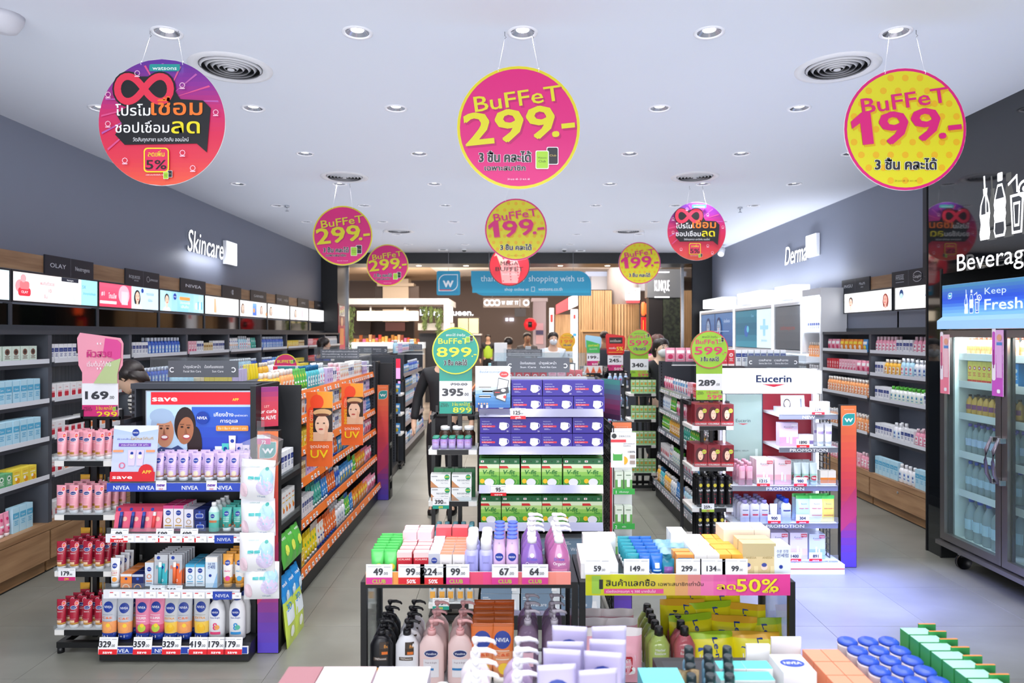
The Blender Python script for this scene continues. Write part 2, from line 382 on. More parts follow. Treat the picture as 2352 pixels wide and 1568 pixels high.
def pack(w, h, d, col, art=None, name='soft_pack', top=None, mat=None, crimp=.012, n=10, seed=0, two=True):
    """pillow pack standing up: crimped top (and bottom), puffed middle, a little crumpled"""
    rnd = random.Random(seed); mb = MB(); mb.mat(mat or M(col, .3), True); N = 8
    ph = [rnd.uniform(0, 6) for _ in range(6)]
    def dep(x, z):
        u = min(1, abs(x) / (w / 2)); t = (z - crimp) / (h - 2 * crimp); t = min(1, max(0, t))
        return d / 2 * (1 - u ** 4) ** .6 * (sin(pi * (t if two else max(t, .45))) ** .55 if 0 < t < 1 or not two and t < .5 else 0) * (1 + .10 * sin(9 * x / w * 3 + ph[0] + 5 * t) * sin(7 * t + ph[1])) + .0012
    for sgn in (-1, 1):
        vs = [(-w / 2 + w * i / n, sgn * dep(-w / 2 + w * i / n, h * j / N) + .004 * sin(3 * i / n * 3 + ph[2]) * (j == N), h * j / N) for j in range(N + 1) for i in range(n + 1)]
        mm = len(mb.v); mb.v += vs
        for j in range(N):
            if top and j >= N - 1: mb.mat(M(top, .3), True)
            else: mb.mat(mat or M(col, .3), True)
            for i in range(n):
                q = (mm + j * (n + 1) + i, mm + j * (n + 1) + i + 1, mm + (j + 1) * (n + 1) + i + 1, mm + (j + 1) * (n + 1) + i)
                mb.f.append(q if sgn < 0 else q[::-1]); mb.i.append(mb.c); mb.sm.append(True)
    ch = []
    if art:
        A = Art(); art(A); ch.append(kid('printed_label', A.mesh('printed_label', warp=lambda x, z, dd: (x, -dep(x, z) - .0012 + dd * .5, z))))
    return (name, mb.mesh(name), ch)
def price_card(loc, price, label, w=.1, h=.055, foot='save', footc='e0202c', ftext='ffffff', rz=0, rx=0, fh=.3, small='.00', name='price_card', txtc='33353c'):
    A = Art(.0005); A.rect(-w / 2, h * fh, w / 2, h, 'f4f5f8'); A.rect(-w / 2, 0, w / 2, h * fh, footc)
    A.rect(-w * .45, h * .88, w * .1, h * .90, '9a9ca4'); A.rect(w * .18, h * .86, w * .44, h * .89, '9a9ca4')
    vs, fs, a, b = glyphs(price); A.text(price, w * .14 if small else 0, h * (fh + .13), h * .36, txtc, al='r' if small else 'c', bold=.1)
    if small: A.text(small, w * .15, h * (fh + .14), h * .16, txtc, al='l')
    if foot: A.text(foot, 0, h * .06, h * fh * .6, ftext, bold=.06, w=w * .5 if foot == 'save' else None)
    mb = MB().mat(M('f4f5f8', .4)); mb.box(-w / 2, 0, 0, w / 2, .0015, h)
    o = mb.build(name, None, loc, rz); o.rotation_euler = (rx, 0, rz); tag(o, label, 'price card')
    A.build('lettering', o); return o
def wlogo(A, cx, cz, s, bg='1aa0a8', fg='ffffff'):
    A.rrect(cx - s, cz - s, cx + s, cz + s, s * .9, fg, '0101', 6); A.rrect(cx - s * .88, cz - s * .88, cx + s * .88, cz + s * .88, s * .82, bg, '0101', 6)
    A.text('w', cx, cz - s * .4, s * 1.05, fg, w=s * 1.1, bold=.06); return A
# ---------------------------------------------------------------- surfaces
WOOD = noise_mat('oak_board', [(.25, '8a6647'), (.5, 'a47f5c'), (.75, 'b8946e')], 3.2, (.7, 9, 9), .5, 6, bump=.1)
WOODV = noise_mat('oak_board_dark', [(.25, '7a5638'), (.5, '94704c'), (.75, 'a8845c')], 3.2, (.7, 9, 9), .5, 6, bump=.1)
TILE = noise_mat('grey_stone_tile', [(.3, '77786f'), (.5, '818279'), (.7, '8b8c84')], 1.6, (1, 1.6, 1), .30, 9, 'World', .04, rand=.03)
GREYWALL = M('7a8090', .5); DARK = M('1d2026', .5); STEEL = M('3a3d44', .45); BLKM = M('101114', .4); CEIL = M('dadee8', .8); WHITE = M('eeeeee', .4)
MIRROR = M('30343a', .04, metal=1); GLOSS = M('14171a', .04, coat=.6); CHROME = M('c8ccd2', .22, metal=1); BRUSH = M('9a9ca0', .35, metal=1)
XL, XR, YE = -3.65, 3.86, 13.1
# floor slab with a bed of single tiles
fl = struct('floor', MB().mat(M('6c6c68', .8)).box(-6, -2.5, -.12, 6, 34, -.012))
tl = MB().mat(TILE).cbox(-.3042, -.3042, -.012, .3042, .3042, 0, .001).mesh('tile')
for j in range(-2, 17):
    for i in range(-4, 9):
        link('tile', tl, fl, (-1.22 + .61 * i - .305, 3.98 + .61 * j - .305 - .61, 0))
for j in range(-9, -2):
    for i in range(-4, 9): 
        if j >= -6: link('tile', tl, fl, (-1.22 + .61 * i - .305, 3.98 + .61 * j - .305 - .61, 0))
mf = struct('floor_mall', MB().mat(noise_mat('mall_stone', [(.3, '9a8f84'), (.7, 'b8ada0')], 2, rough=.2)).box(-8, 13.56, -.011, 9, 34, .0))
# ceiling with round openings
cb = MB().mat(CEIL)
def hole(cx, cy, s, r, n=24):
    ring = [(cx + r * cos(2 * pi * i / n), cy + r * sin(2 * pi * i / n), CZ) for i in range(n)]; out = []
    for i in range(n):
        t = 2 * pi * i / n; c, q = cos(t), sin(t); k = s / max(abs(c), abs(q)); out.append((cx + k * c, cy + k * q, CZ))
    cb.add(ring + out, [(i, (i + 1) % n, n + (i + 1) % n, n + i) for i in range(n)])
bands = [(y, .07, .062, [x for x in LCOLS if (abs(x) < 2.8 or y > 4.5)]) for y in [1.17, 2.36] + LROWS] + [(y, .23, .19, xs) for y, xs in ((4.02, (-1.65, 1.92)), (6.8, (-1.66, 1.83)), (10.36, (-1.7, 1.78)))]
bands.sort(); yy = -1.5; XA, XB = -4.0, 4.2
for (y, s, r, xs) in bands:
    cb.add([(XA, yy, CZ), (XB, yy, CZ), (XB, y - s, CZ), (XA, y - s, CZ)], [(0, 1, 2, 3)]); x0 = XA
    for x in sorted(xs) + [None]:
        x1 = XB if x is None else x - s
        cb.add([(x0, y - s, CZ), (x1, y - s, CZ), (x1, y + s, CZ), (x0, y + s, CZ)], [(0, 1, 2, 3)])
        if x is not None: hole(x, y, s, r); x0 = x + s
    yy = y + s
cb.add([(XA, yy, CZ), (XB, yy, CZ), (XB, YE, CZ), (XA, YE, CZ)], [(0, 1, 2, 3)])
struct('ceiling', cb)
# downlights: trim ring, ribbed reflector, lens
def dl_parts():
    a = MB().mat(M('e8e8ee', .35)); a.loft([(.0, .062, .062), (-.006, .066, .066), (-.006, .078, .078), (0, .08, .08)], 24, 2, caps=False)
    b = MB().mat(M('9a9ca4', .18, metal=.8)); b.loft([(0, .062, .062), (.03, .032, .032)], 24, 2, caps=False)
    c = MB().mat(M('ffffff', .3, 9)); c.loft([(.012, .034, .034), (.016, .03, .03)], 16, 2)
    return [x.mesh(n) for x, n in ((a, 'trim_ring'), (b, 'reflector'), (c, 'lens'))]
dp = dl_parts(); rown = 0
for y in [1.17, 2.36] + LROWS:
    rown += 1
    for ci, x in enumerate([x for x in LCOLS if (abs(x) < 2.8 or y > 4.5)]):
        if y < 3.5: continue
        t = thing('downlight', 'round recessed ceiling downlight, %s from left in the %s row' % (nth(ci), nth(rown - 3)), 'downlight', (x, y, CZ), 0, 'recessed ceiling downlights')
        for n, m in zip(('trim_ring', 'reflector', 'lens'), dp): link(n, m, t)
def diffuser(x, y, where):
    t = thing('air_diffuser', 'round white ringed air diffuser in the ceiling ' + where, 'air vent', (x, y, CZ), 0, 'round ceiling air diffusers')
    a = MB().mat(M('dcdce0', .5)); a.loft([(.004, .175, .175), (-.012, .2, .2), (-.008, .232, .232), (0, .236, .236)], 40, 2, caps=False); a.build('outer_ring', t)
    MB().mat(M('26282c', .7)).cyl(0, 0, .035, .04, .19, 32).build('duct', t)
    MB().mat(M('26282c', .7)).loft([(0, .176, .176), (.035, .176, .176)], 32, 2, caps=False).build('duct_wall', t)
    for k in range(5):
        r = .035 + .032 * k; MB().mat(M('d4d4d8', .5)).loft([(-.012, r, r), (.012, r + .018, r + .018), (.012, r + .015, r + .015), (-.010, r - .003, r - .003)], 32, 2, caps=False).build('blade_ring', t)
    MB().mat(M('d4d4d8', .5)).cyl(0, 0, -.014, -.008, .02, 16).build('hub', t)
for (x, y, s) in ((-1.65, 4.02, 'beside the purple infinity disc'), (1.92, 4.02, 'beside the large yellow 199 disc'), (-1.66, 6.8, 'above the mid-size pink 299 disc'), (1.83, 6.8, 'above the smaller infinity disc'),
                  (-1.7, 10.36, 'far left by the dark portal'), (1.78, 10.36, 'far right by the dark portal')): diffuser(x, y, s)
for i, (px, py) in enumerate(((659, 472), (1700, 476))):
    Y = 1.57 * F / (VY - py); t = thing('sprinkler', 'small ceiling sprinkler head over the %s aisle' % ('left', 'right')[i], 'sprinkler', (wx(px, Y), Y, CZ), 0, 'ceiling sprinklers')
    MB().mat(CHROME).cyl(0, 0, -.02, 0, .03, 12).build('escutcheon', t); MB().mat(CHROME).cyl(0, 0, -.06, -.02, .009, 8).cyl(0, 0, -.068, -.06, .022, 12).build('nozzle', t)
for i, (px, py) in enumerate(((1066, 575), (1296, 575), (1018, 576), (1333, 578))):
    Y = 1.57 * F / (VY - py) - .25
    if i < 2:
        t = thing('security_camera', 'small dome camera under the ceiling edge, %s one' % ('left', 'right')[i], 'camera', (wx(px, Y), Y, CZ)); MB().mat(WHITE).cyl(0, 0, -.03, 0, .05, 16).build('mount', t); MB().mat(GLOSS, True).loft([(-.055, .012, .012), (-.048, .03, .03), (-.03, .042, .042)], 16).build('dome', t)
    else:
        t = thing('ceiling_sensor', 'white box sensor at the ceiling edge, %s one' % ('left', 'right')[i - 2], 'sensor', (wx(px, Y), Y, CZ)); MB().mat(WHITE).cbox(-.09, -.04, -.03, .09, .04, 0).build('housing', t); MB().mat(BLKM).box(-.05, -.041, -.02, .05, -.0401, -.01).build('slot', t)
t = thing('ceiling_speaker', 'grey dome fixture at the top left corner of the ceiling', 'ceiling fixture', (-2.5, 3.36, CZ)); MB().mat(M('c8c8d0', .5)).loft([(-.09, .02, .02), (-.075, .06, .06), (-.03, .085, .085), (0, .09, .09)], 20).build('dome', t); MB().mat(BLKM).cyl(.03, -.05, -.06, -.052, .008, 8).build('led', t)
t = thing('spot_lamp', 'small white spot lamp on the grey wall above the derma sign', 'spotlight', (3.72, 12.0, 3.2)); MB().mat(WHITE).tube([(0, 0, .05), (0, 0, 0)], .02, 8).build('bracket', t); MB().mat(WHITE).tube([(0, 0, 0), (-.06, -.08, -.1)], [.045, .055], 12).build('lamp_head', t)
# walls
struct('wall_left', MB().mat(GREYWALL).box(XL - .3, -1.5, 0, XL, YE, CZ + .1))
struct('wall_right', MB().mat(GREYWALL).box(XR, 5.44, 0, XR + .3, YE, CZ + .1))
w = MB().mat(GLOSS).box(3.28, -1.5, 2.16, 4.2, 5.385, CZ + .1); w.box(3.28, 5.20, 0, 3.8, 5.385, 2.16); struct('wall_beverage', w)
struct('wall_niche', MB().mat(DARK).box(4.02, -1.5, 0, 4.2, 5.44, 2.16))
struct('wall_return', MB().mat(DARK).box(3.80, 5.2, 0, 4.2, 5.44, 2.16).box(3.28, 5.386, 2.16, 4.2, 5.44, CZ + .1))
struct('trim_column', MB().mat(BLKM).box(3.272, 5.195, 0, 3.279, 5.21, 2.2).box(3.272, 5.378, 0, 3.279, 5.39, CZ))
# dark portal at the far end
struct('wall_portal', MB().mat(M('14161b', .35)).box(XL - .3, YE, 0, -3.33, YE + .75, CZ + .6).box(3.48, YE, 0, XR + .3, YE + .75, CZ + .6).box(-3.33, YE, 3.06, 3.48, YE + .75, CZ + .6).box(XA - .2, YE, CZ, XB + .2, YE + .1, CZ + .35))
struct('trim_portal', MB().mat(MIRROR).box(3.47, YE + .02, 0, 3.479, YE + .73, 3.05).mat(CHROME).box(3.44, YE + .73, 0, 3.479, YE + .77, 3.06).box(-3.33, YE + .73, 0, -3.29, YE + .77, 3.06))
lens = MB().mat(M('fff4e4', .3, 9)).cyl(0, 0, -.008, 0, .05, 16).mesh('lens'); tr = MB().mat(CHROME).loft([(0, .07, .07), (-.006, .065, .065), (-.006, .052, .052)], 20, 2, caps=False).mesh('trim_ring')
for i in range(7):
    t = thing('portal_downlight', 'small downlight in the dark portal beam, %s from left' % nth(i), 'downlight', (-2.75 + i * .93, YE + .36, 3.06), 0, 'downlights in the portal beam'); link('lens', lens, t); link('trim_ring', tr, t)
# red fashion poster on the portal jamb
t = thing('jamb_poster', 'tall red poster with lettering and a figure on the left portal jamb', 'poster', (-3.326, YE + .03, .2), pi / 2)
MB().mat(M('e0304e', .4)).box(0, -.004, 0, .52, 0, 2.1).build('board', t)
A = Art(.001); A.grad(0, 0, .52, 2.1, ['3a3a44', 'e8405c', 'e8405c', 'f04a6a'], 10); A.rect(.12, .1, .42, 1.0, '20253a'); A.disc(.27, 1.12, .1, '15151c'); A.rect(.1, 1.3, .4, 1.62, 'f0a060'); A.disc(.25, 1.75, .09, 'f0c09c')
for k, (c, q) in enumerate((('20202a', 'SALE'), ('e8f04a', 'XX'), ('ff5a5a', 'WOW'))): A.rect(.05, 1.86 - k * .0 + .0, .47, 2.06, 'f4f4f4') if k == 0 else None; A.text(q, .26, 1.88 + .05 * k, .07, c, w=.34, rot=8)
A.build('printed_picture', t, (0, -.005, 0))
# ---------------------------------------------------------------- bays along the walls
LV = {'L': [.36, .68, .95, 1.22, 1.50], 'R': [.33, .70, 1.06, 1.30, 1.52]}
BW = 1.03
def wall_bay(side, x, y, rz, label, first_drawer=True, base=True):
    """one shelving bay: side panels, back, shelves, plinth with wooden drawer, mirror strip above; local front is -y"""
    t = thing('wall_shelf', label, 'shelf unit', (x, y, 0), rz, 'shelving bays along the %s wall' % ('left' if side == 'L' else 'right')); lv = LV[side]
    for k in (0, 1): MB().mat(M('4a4e57', .5)).box(k * (BW - .02), .0, lv[0], k * (BW - .02) + .02, .33, 1.73).build('side_panel', t)
    MB().mat(noise_mat_cached()).box(.02, .31, lv[0], BW - .02, .33, 1.70).build('back_panel', t)
    MB().mat(M('3c4048', .5)).box(0, -.004, 1.70, BW, .33, 1.73).build('top_board', t)
    for i, z in enumerate(lv):
        if i == 0: continue
        b = MB().mat(M('34373f', .45)).box(.02, -.012, z - .03, BW - .02, .31, z); s = b.build('shelf', t)
        r = MB().mat(M('dfe3ea', .35, alpha=1)).box(.03, -.016, z - .004, BW - .03, -.0125, z + .028).build('label_rail', s)
        MB().mat(M('f4f8ff', .4, 7)).box(.04, .015, z - .0304, BW - .04, .035, z - .03).build('led_strip', s)
    MB().mat(WOOD).box(.012, -.006, .10, BW - .012, .33, lv[0] - .055).build('drawer', t).name
    MB().mat(WOOD).box(.0, -.004, lv[0] - .05, BW, .33, lv[0]).build('plinth_top', t)
    MB().mat(WOODV).box(.012, .03, .012, BW - .012, .33, .095).build('plinth', t)
    MB().mat(BLKM).box(0, .034, 0, BW, .33, .0115).build('foot_strip', t)
    k = MB().mat(CHROME); k.loft([(0, .012, .012), (.004, .012, .012), (.006, .009, .009)], 12, 2); o = k.build('lock', t, (.5, -.006, lv[0] - .09)); o.rotation_euler = (pi / 2, 0, 0)
    MB().mat(MIRROR).box(.01, .29, 1.77, BW - .01, .30, 1.92).build('mirror_strip', t)
    f = MB().mat(M('3c4048', .5)).box(0, .27, 1.73, BW, .31, 1.77).box(0, .28, 1.77, .014, .33, 1.93).box(BW - .014, .28, 1.77, BW, .33, 1.93); f.build('mirror_frame', t)
    return t
_nm = []
def noise_mat_cached():
    if not _nm: _nm.append(noise_mat('ribbed_back', [(.3, '686c74'), (.7, '80848c')], 2, (60, 60, .5), .5, 1))
    return _nm[0]
def lightbox(x, y, rz, label, art, w=1.03, h=.235, z=1.935, emit=1.0):
    t = thing('lightbox', label, 'light box', (x, y, z), rz, 'backlit picture boxes above the shelves')
    f = MB().mat(M('22252b', .4)); b = .012
    f.box(0, -.03, 0, w, .0, b).box(0, -.03, h - b, w, 0, h).box(0, -.03, b, b, 0, h - b).box(w - b, -.03, b, w, 0, h - b).build('frame', t)
    MB().mat(M('ffffff', .4, emit)).box(b, -.022, b, w - b, -.002, h - b).build('screen', t)
    if art:
        A = Art(.0006); art(A, w, h); A.build('backlit_picture', t, (0, -.0225, 0), emit=emit * .8, clip=(.012, .012, w - .012, h - .012))
    return t
def plate(x, y, z, rz, label, texts, w, h=.125):
    t = thing('sign_plate', label, 'sign', (x, y, z), rz, 'dark name plates on the wooden band'); n = len(texts)
    MB().mat(M('141a28', .45)).box(0, -.012, 0, w, 0, h).build('board', t); A = Art(.0006)
    for i, s in enumerate(texts):
        cw = w / n
        if i: A.rect(cw * i - .001, 0, cw * i + .001, h, '8890a0')
        s(A, cw * (i + .5), h / 2, cw) if callable(s) else A.text(s, cw * (i + .5), h / 2 - .018, .036, 'e8ecf4', w=cw * (.62 if len(s) > 3 else .35))
    A.build('lettering', t, (0, -.0122, 0)); return t
def P1(A, w, h):   # red jar advert
    A.rect(.012, .012, w * .5, h - .012, 'fff4f2'); A.disc(.09, .12, .05, 'f49aa0'); A.rrect(.07, .05, .2, .11, .02, 'd83040'); A.rrect(.085, .10, .185, .16, .02, 'f07a80'); A.text('OLAY', .135, .07, .02, 'ffffff')
    A.disc(.12, .18, .03, 'f0a8ac'); A.text('พบกับตัวช่วย', .38, .145, .028, 'e05060', w=.16); A.text('10', .41, .09, .03, 'e05060'); A.text('ชิ้น', .36, .045, .025, 'e05060')
    A.rect(w * .53, h - .045, w * .74, h - .013, '1c2434'); A.text('Neutrogena', w * .635, h - .036, .012, 'ffffff'); A.rect(w * .77, .012, w - .012, h - .012, 'a8e4f2'); A.text('5X', w * .81, .15, .03, '2888b0'); A.text('ล้ำลึกทุกวันที่สัมผัส', w * .88, .10, .02, '2888b0', w=.17); A.rect(w * .66, .03, w * .7, .09, 'd8f0f4')
def P2(A, w, h):
    A.grad(.012, .012, w * .52, h - .012, ['f06080', 'e04060'], 6); A.text('#1', .05, .11, .04, 'ffffff', al='l'); A.text('โทนอัพ', .16, .09, .045, 'ffffff', al='l', w=.12); A.rect(.03, .04, .28, .065, 'ffffff'); A.disc(.4, .13, .09, 'f8b8c8'); A.rect(.36, .04, .46, .16, 'fad8e0')
    A.rect(w * .52, .012, w - .012, h - .012, 'd4eefa'); A.face(.62, .13, .05, 'f2cdb4', '1c1a20', 'ffffff', False); A.disc(.7, .19, .022, '1a3fa0'); A.text('กระจ่างใส', .84, .15, .03, '3a78b8', w=.14); A.text('เนียน', .84, .09, .03, '3a78b8')
def P3(A, w, h):
    A.grad(.012, .012, w - .012, h - .012, ['c8ecf8', '8ccfe4', 'c4e8f4'], 8, True); A.face(.16, .13, .05, 'f0d0b8', '26222a', 'e8f4fa', False, False); A.disc(.32, .17, .035, '1a3fa0'); A.text('NIVEA', .32, .162, .014, 'ffffff'); A.rrect(.42, .14, .66, .175, .01, 'f4a050'); A.text('โปรแกรมผิวใส', .54, .10, .026, 'ffffff', w=.22); A.text('มั่นใจ', .54, .055, .026, 'ffffff', w=.16)
    for k in range(4): A.rect(.8 + k * .04, .05, .83 + k * .04, .12 + .02 * (k % 2), ('f8fcff', '6cb8d8')[k % 2])
def P4(A, w, h): A.disc(.28, .12, .06, 'd8eef4', .09); A.poly([(.26, .03), (.34, .03), (.31, .2), (.27, .2)], 'e8b890'); A.rect(.014, .014, .2, .2, 'eafafc')
def P5(A, w, h): A.face(.12, .12, .05, 'f4d8c4', '5a3a2a', 'ffffff', False); A.grad(.45, .03, .6, .2, ['8abcec', '4a70d0'], 5); A.disc(.5, .1, .03, 'f0a040'); A.face(.78, .12, .045, 'f8dccc', '6a4434', 'eef4ff', False); A.disc(.95, .06, .03, 'f4a070')
def P6(A, w, h): A.face(.16, .12, .05, 'f8dcc8', '4a3228', 'fff4ec', False); A.text('ผิวสวย', .5, .13, .04, 'f0a0a0'); A.disc(.86, .12, .05, 'fce0d0')
def P7(A, w, h): A.face(.3, .12, .05, 'f8dcc8', '2a2228', 'ffe8ee', False); A.rect(.6, .04, .68, .18, 'f4c0cc')
def P8(A, w, h): A.text('C', .15, .15, .03, '60c090'); A.rect(.7, .05, .9, .16, 'f4faff')
Y0 = 4.88; XS = -3.296
pics = [None, P1, P2, P3, P4, P5, P6, P7, P8]
pdesc = ['pale blue glow', 'red face cream jar', 'red panel and a woman', 'blue panel with a man', 'white panel with one tube', 'white panel with two women', 'pale panel with a face', 'white panel with a pink bottle', 'nearly blank white panel']
for k in range(-1, 8):
    ya = Y0 + BW * k
    wall_bay('L', XS, ya, pi / 2, 'dark grey wall shelving bay with oak drawer, %s along the left wall' % nth(k + 1))
    lightbox(-3.62, ya + .03, pi / 2, 'backlit box with %s, above the %s left bay' % (pdesc[k + 1], nth(k + 1)), pics[k + 1] if k >= 0 else (lambda A, w, h: A.rect(.6, .012, w - .012, h - .012, 'e4f8ff')), w=BW - .006, emit=1.15)
o = MB().mat(WOOD).box(0, -.02, 0, 9.65, 0, .13).build('oak_band', None, (-3.645, 3.6, 2.18), pi / 2); tag(o, 'long oak band above the light boxes on the left wall', 'wall panel')
def p_roj(A, x, z, w): A.text('ROJUKISS', x, z - .01, .03, 'dfe4ee', w=w * .62); A.text('BEYOND', x + .03, z - .035, .014, 'dfe4ee')
def p_lum(A, x, z, w): A.ring(x - w * .22, z, .024, .028, 'dfe4ee', 20); A.text('LUMINOUS630', x + w * .12, z - .012, .022, 'dfe4ee', w=w * .5)
def p_box(A, x, z, w): A.rect(x + .002, z - .03, x + .04, z + .03, 'dfe4ee'); A.ring(x - .02, z, .016, .02, 'dfe4ee', 4); A.text('B', x + .02, z - .012, .03, '141a28')
# plates: left px and right px on the band plane at the far-left wall
for pi_, (a, b, s, d) in enumerate(((98, 210, ['OLAY', 'Neutrogena'], 'double'), (284, 362, [p_roj, p_lum], 'double'), (411, 469, ['NIVEA'], 'single'), (507, 551, [p_box], 'box symbol'), (573, 609, ['GARNIER'], 'single'),
                     (632, 661, ['PURE', 'กลุ่ม'], 'double'), (682, 707, ['KMC'], 'single'), (721, 739, ['CHO'], 'single'))):
    ya = 3.63 * F / (VX - a); yb = 3.63 * F / (VX - b); plate(-3.624, ya, 2.172, pi / 2, 'black %s name plate on the left oak band, %s from the near end' % (d, nth(pi_)), s, yb - ya, .15)
def lit_letters(txt, loc, rz, h, label, w, sheared=.12, box=None, depth=.02, emit=1.25, bold=.0):
    t = thing('illuminated_sign', label, 'sign', loc, rz)
    vs, fs, a, b = glyphs(txt, 4); kx = w / (b - a); mb = MB(); A = Art(0.0); A.text(txt, 0, 0, h, 'ffffff', al='l', w=w, bold=bold, res=4, shear=sheared)
    mb.mat(M('ffffff', .4, emit))
    for v, f, c, l in A.p: mb.add([(x, -depth, z) for x, z in v], f)
    mb.build('letter_face', t)
    m2 = MB().mat(M('7c808c', .4))
    for v, f, c, l in A.p[:1]:
        from collections import Counter
        e = Counter(); d = {}
        for q in f:
            for i in range(len(q)): ed = (q[i], q[(i + 1) % len(q)]); kk = tuple(sorted(ed)); e[kk] += 1; d[kk] = ed
        for kk, n in e.items():
            if n == 1:
                i, j = d[kk]; (xa, za), (xb, zb) = v[i], v[j]; m2.add([(xa, -depth + .001, za), (xb, -depth + .001, zb), (xb, 0, zb), (xa, 0, za)], [(0, 1, 2, 3)])
    m2.build('letter_return', t)
    if box:
        bx, bz, bw, bh = box; MB().mat(M('ffffff', .4, emit)).mat(M('f2f4fa', .4)).cbox(bx, -depth - .03, bz, bx + bw, 0, bz + bh, .006).mat(M('ffffff', .4, emit)).box(bx + .006, -depth - .032, bz + .006, bx + bw - .006, -depth - .0301, bz + bh - .006).build('lit_box', t)
    return t
ya = 3.6 * F / (VX - 436); yb = 3.6 * F / (VX - 517); yc = 3.6 * F / (VX - 543)
lit_letters('Skincare', (-3.645, ya, wz(575, ya) - .0), pi / 2, .26, 'white illuminated Skincare lettering on the grey left wall', yb - ya, .15, (yb - ya + .03, -.05, yc - yb - .02, .30))
area('skincare_glow', (-3.5, (ya + yb) / 2, 2.6), .1, .9, 2.5, (.9, .93, 1), (0, radians(60), 0))
# right wall
for k in range(2):
    yb = 5.78 + BW * k - 0.0
    wall_bay('R', 3.58, yb + BW, -pi / 2, 'dark grey derma shelving bay with oak drawer, %s bay by the white cabinets' % ('second', 'first')[k])
def R1(A, w, h): A.face(.16, .12, .05, 'f2cdb8', '3a2a24', 'fff4f0', False, False); A.face(.88, .12, .05, 'e8a898', '8a3a2a', 'fff4f0', False); A.text('ผิว', .34, .13, .02, 'd8b0a8')
def R2(A, w, h): A.disc(.12, .16, .035, '1c3c70', .045); A.disc(.12, .14, .028, 'bfe0f0'); A.poly([(.5, .12), (.54, .19), (.57, .12)], '2a5ca0'); A.poly([(.6, .12), (.63, .19), (.66, .12)], '2a5ca0'); A.rect(.52, .04, .57, .1, 'f0d0a8'); A.rect(.7, .05, .78, .18, 'd8ecf8')
lightbox(3.83, 7.81, -pi / 2, 'backlit box with two pale faces above the far derma bay', R1, w=1.0, emit=1.1); lightbox(3.83, 6.78, -pi / 2, 'backlit box with blue hair caps above the near derma bay', R2, w=1.0, emit=1.1)
o = MB().mat(WOOD).box(0, -.02, 0, 2.5, 0, .13).build('oak_band', None, (3.855, 7.9, 2.18), -pi / 2); tag(o, 'oak band above the derma light boxes on the right wall', 'wall panel')
def p_cet(A, x, z, w): A.disc(x, z, .075, 'e8ecf4', .05); A.disc(x, z, .07, '141a28', .045); A.rect(x - .075, z - .02, x + .075, z + .02, '141a28'); A.text('Cetaphil', x, z - .012, .03, 'f4f6fa', w=.13)
def p_phy(A, x, z, w): A.rect(x - .07, z + .034, x + .07, z + .038, 'dfe4ee'); A.text('PHYSIOGEL', x, z - .01, .04, 'dfe4ee', w=.14); A.rect(x - .07, z - .036, x + .07, z - .032, 'dfe4ee')
def p_miz(A, x, z, w): A.text('MizuMi', x, z - .005, .03, 'dfe4ee', w=.12); [A.disc(x - .02 + .02 * k, z - .03, .005, 'dfe4ee') for k in range(3)]
for (a, b, s, d) in ((1935, 1999, ['INGU', p_miz], 'far'), (2050, 2131, [p_phy, p_cet], 'near')):
    ya = 3.83 * F / (a - VX); yb = 3.83 * F / (b - VX); plate(3.834, ya, 2.172, -pi / 2, 'black double name plate on the right oak band, %s one' % d, s, ya - yb, .15)
ya = 3.8 * F / (1797 - VX); yb = 3.8 * F / (1846 - VX); yc = 3.8 * F / (1872 - VX)
lit_letters('Derma', (3.855, ya, wz(609, ya)), -pi / 2, .26, 'white illuminated Derma lettering on the grey right wall', ya - yb, .15, (ya - yb + .05, .02, yb - yc - .03, .28))
# white lit derma cabinets
LEDW = M('f4f8ff', .4, 2.6)
def derma(ya, yb, label, art, emit=.8, scr='4a5058', hdr=None):
    """white frame cabinet with a screen, between depths ya<yb, facing the aisle"""
    w = yb - ya; t = thing('derma_cabinet', label, 'cabinet', (3.56, yb, 0), -pi / 2)
    MB().mat(M('f2f5fa', .4)).box(0, 0, 0, w, .3, .9).build('counter', t); MB().mat(M('f2f5fa', .4)).box(0, .26, .9, w, .3, 2.2).build('back_panel', t)
    f = MB().mat(M('f2f5fa', .4)); f.box(0, .0, 1.46, .05, .26, 2.13).box(w - .05, 0, 1.46, w, .26, 2.13).box(.05, 0, 2.07, w - .05, .26, 2.13).box(.05, 0, 1.46, w - .05, .26, 1.5).build('frame', t)
    l = MB().mat(LEDW); l.box(.0, -.006, 1.46, .018, 0, 2.13).box(w - .018, -.006, 1.46, w, 0, 2.13).box(.018, -.006, 2.112, w - .018, 0, 2.13).build('led_edge', t)
    MB().mat(M(scr, .2, emit * .35)).box(.06, .01, 1.51, w - .06, .03, 2.06).build('screen', t)
    A = Art(.0008); art(A, w); A.build('screen_picture', t, (0, .0098, 0), emit=.55, clip=(.06, 1.51, w - .06, 2.06))
    for z in (1.12, 1.34): MB().mat(M('f2f5fa', .4)).box(.02, .03, z, w - .02, .26, z + .015).build('shelf', t)
    if hdr: MB().mat(M('f6f9ff', .4, 1.6)).box(w * .15, -.03, 2.17, w * .75, .2, 2.33).build('lit_header', t)
    MB().mat(LEDW).box(.05, .1, 1.44, w - .05, .14, 1.455).build('led_strip', t)
def D1(A, w): A.grad(.06, 1.51, w - .06, 2.06, ['6a7078', '585e66'], 5); A.text('เวชสำอางคุณภาพ', w / 2, 1.76, .05, 'a05048', w=w * .5)
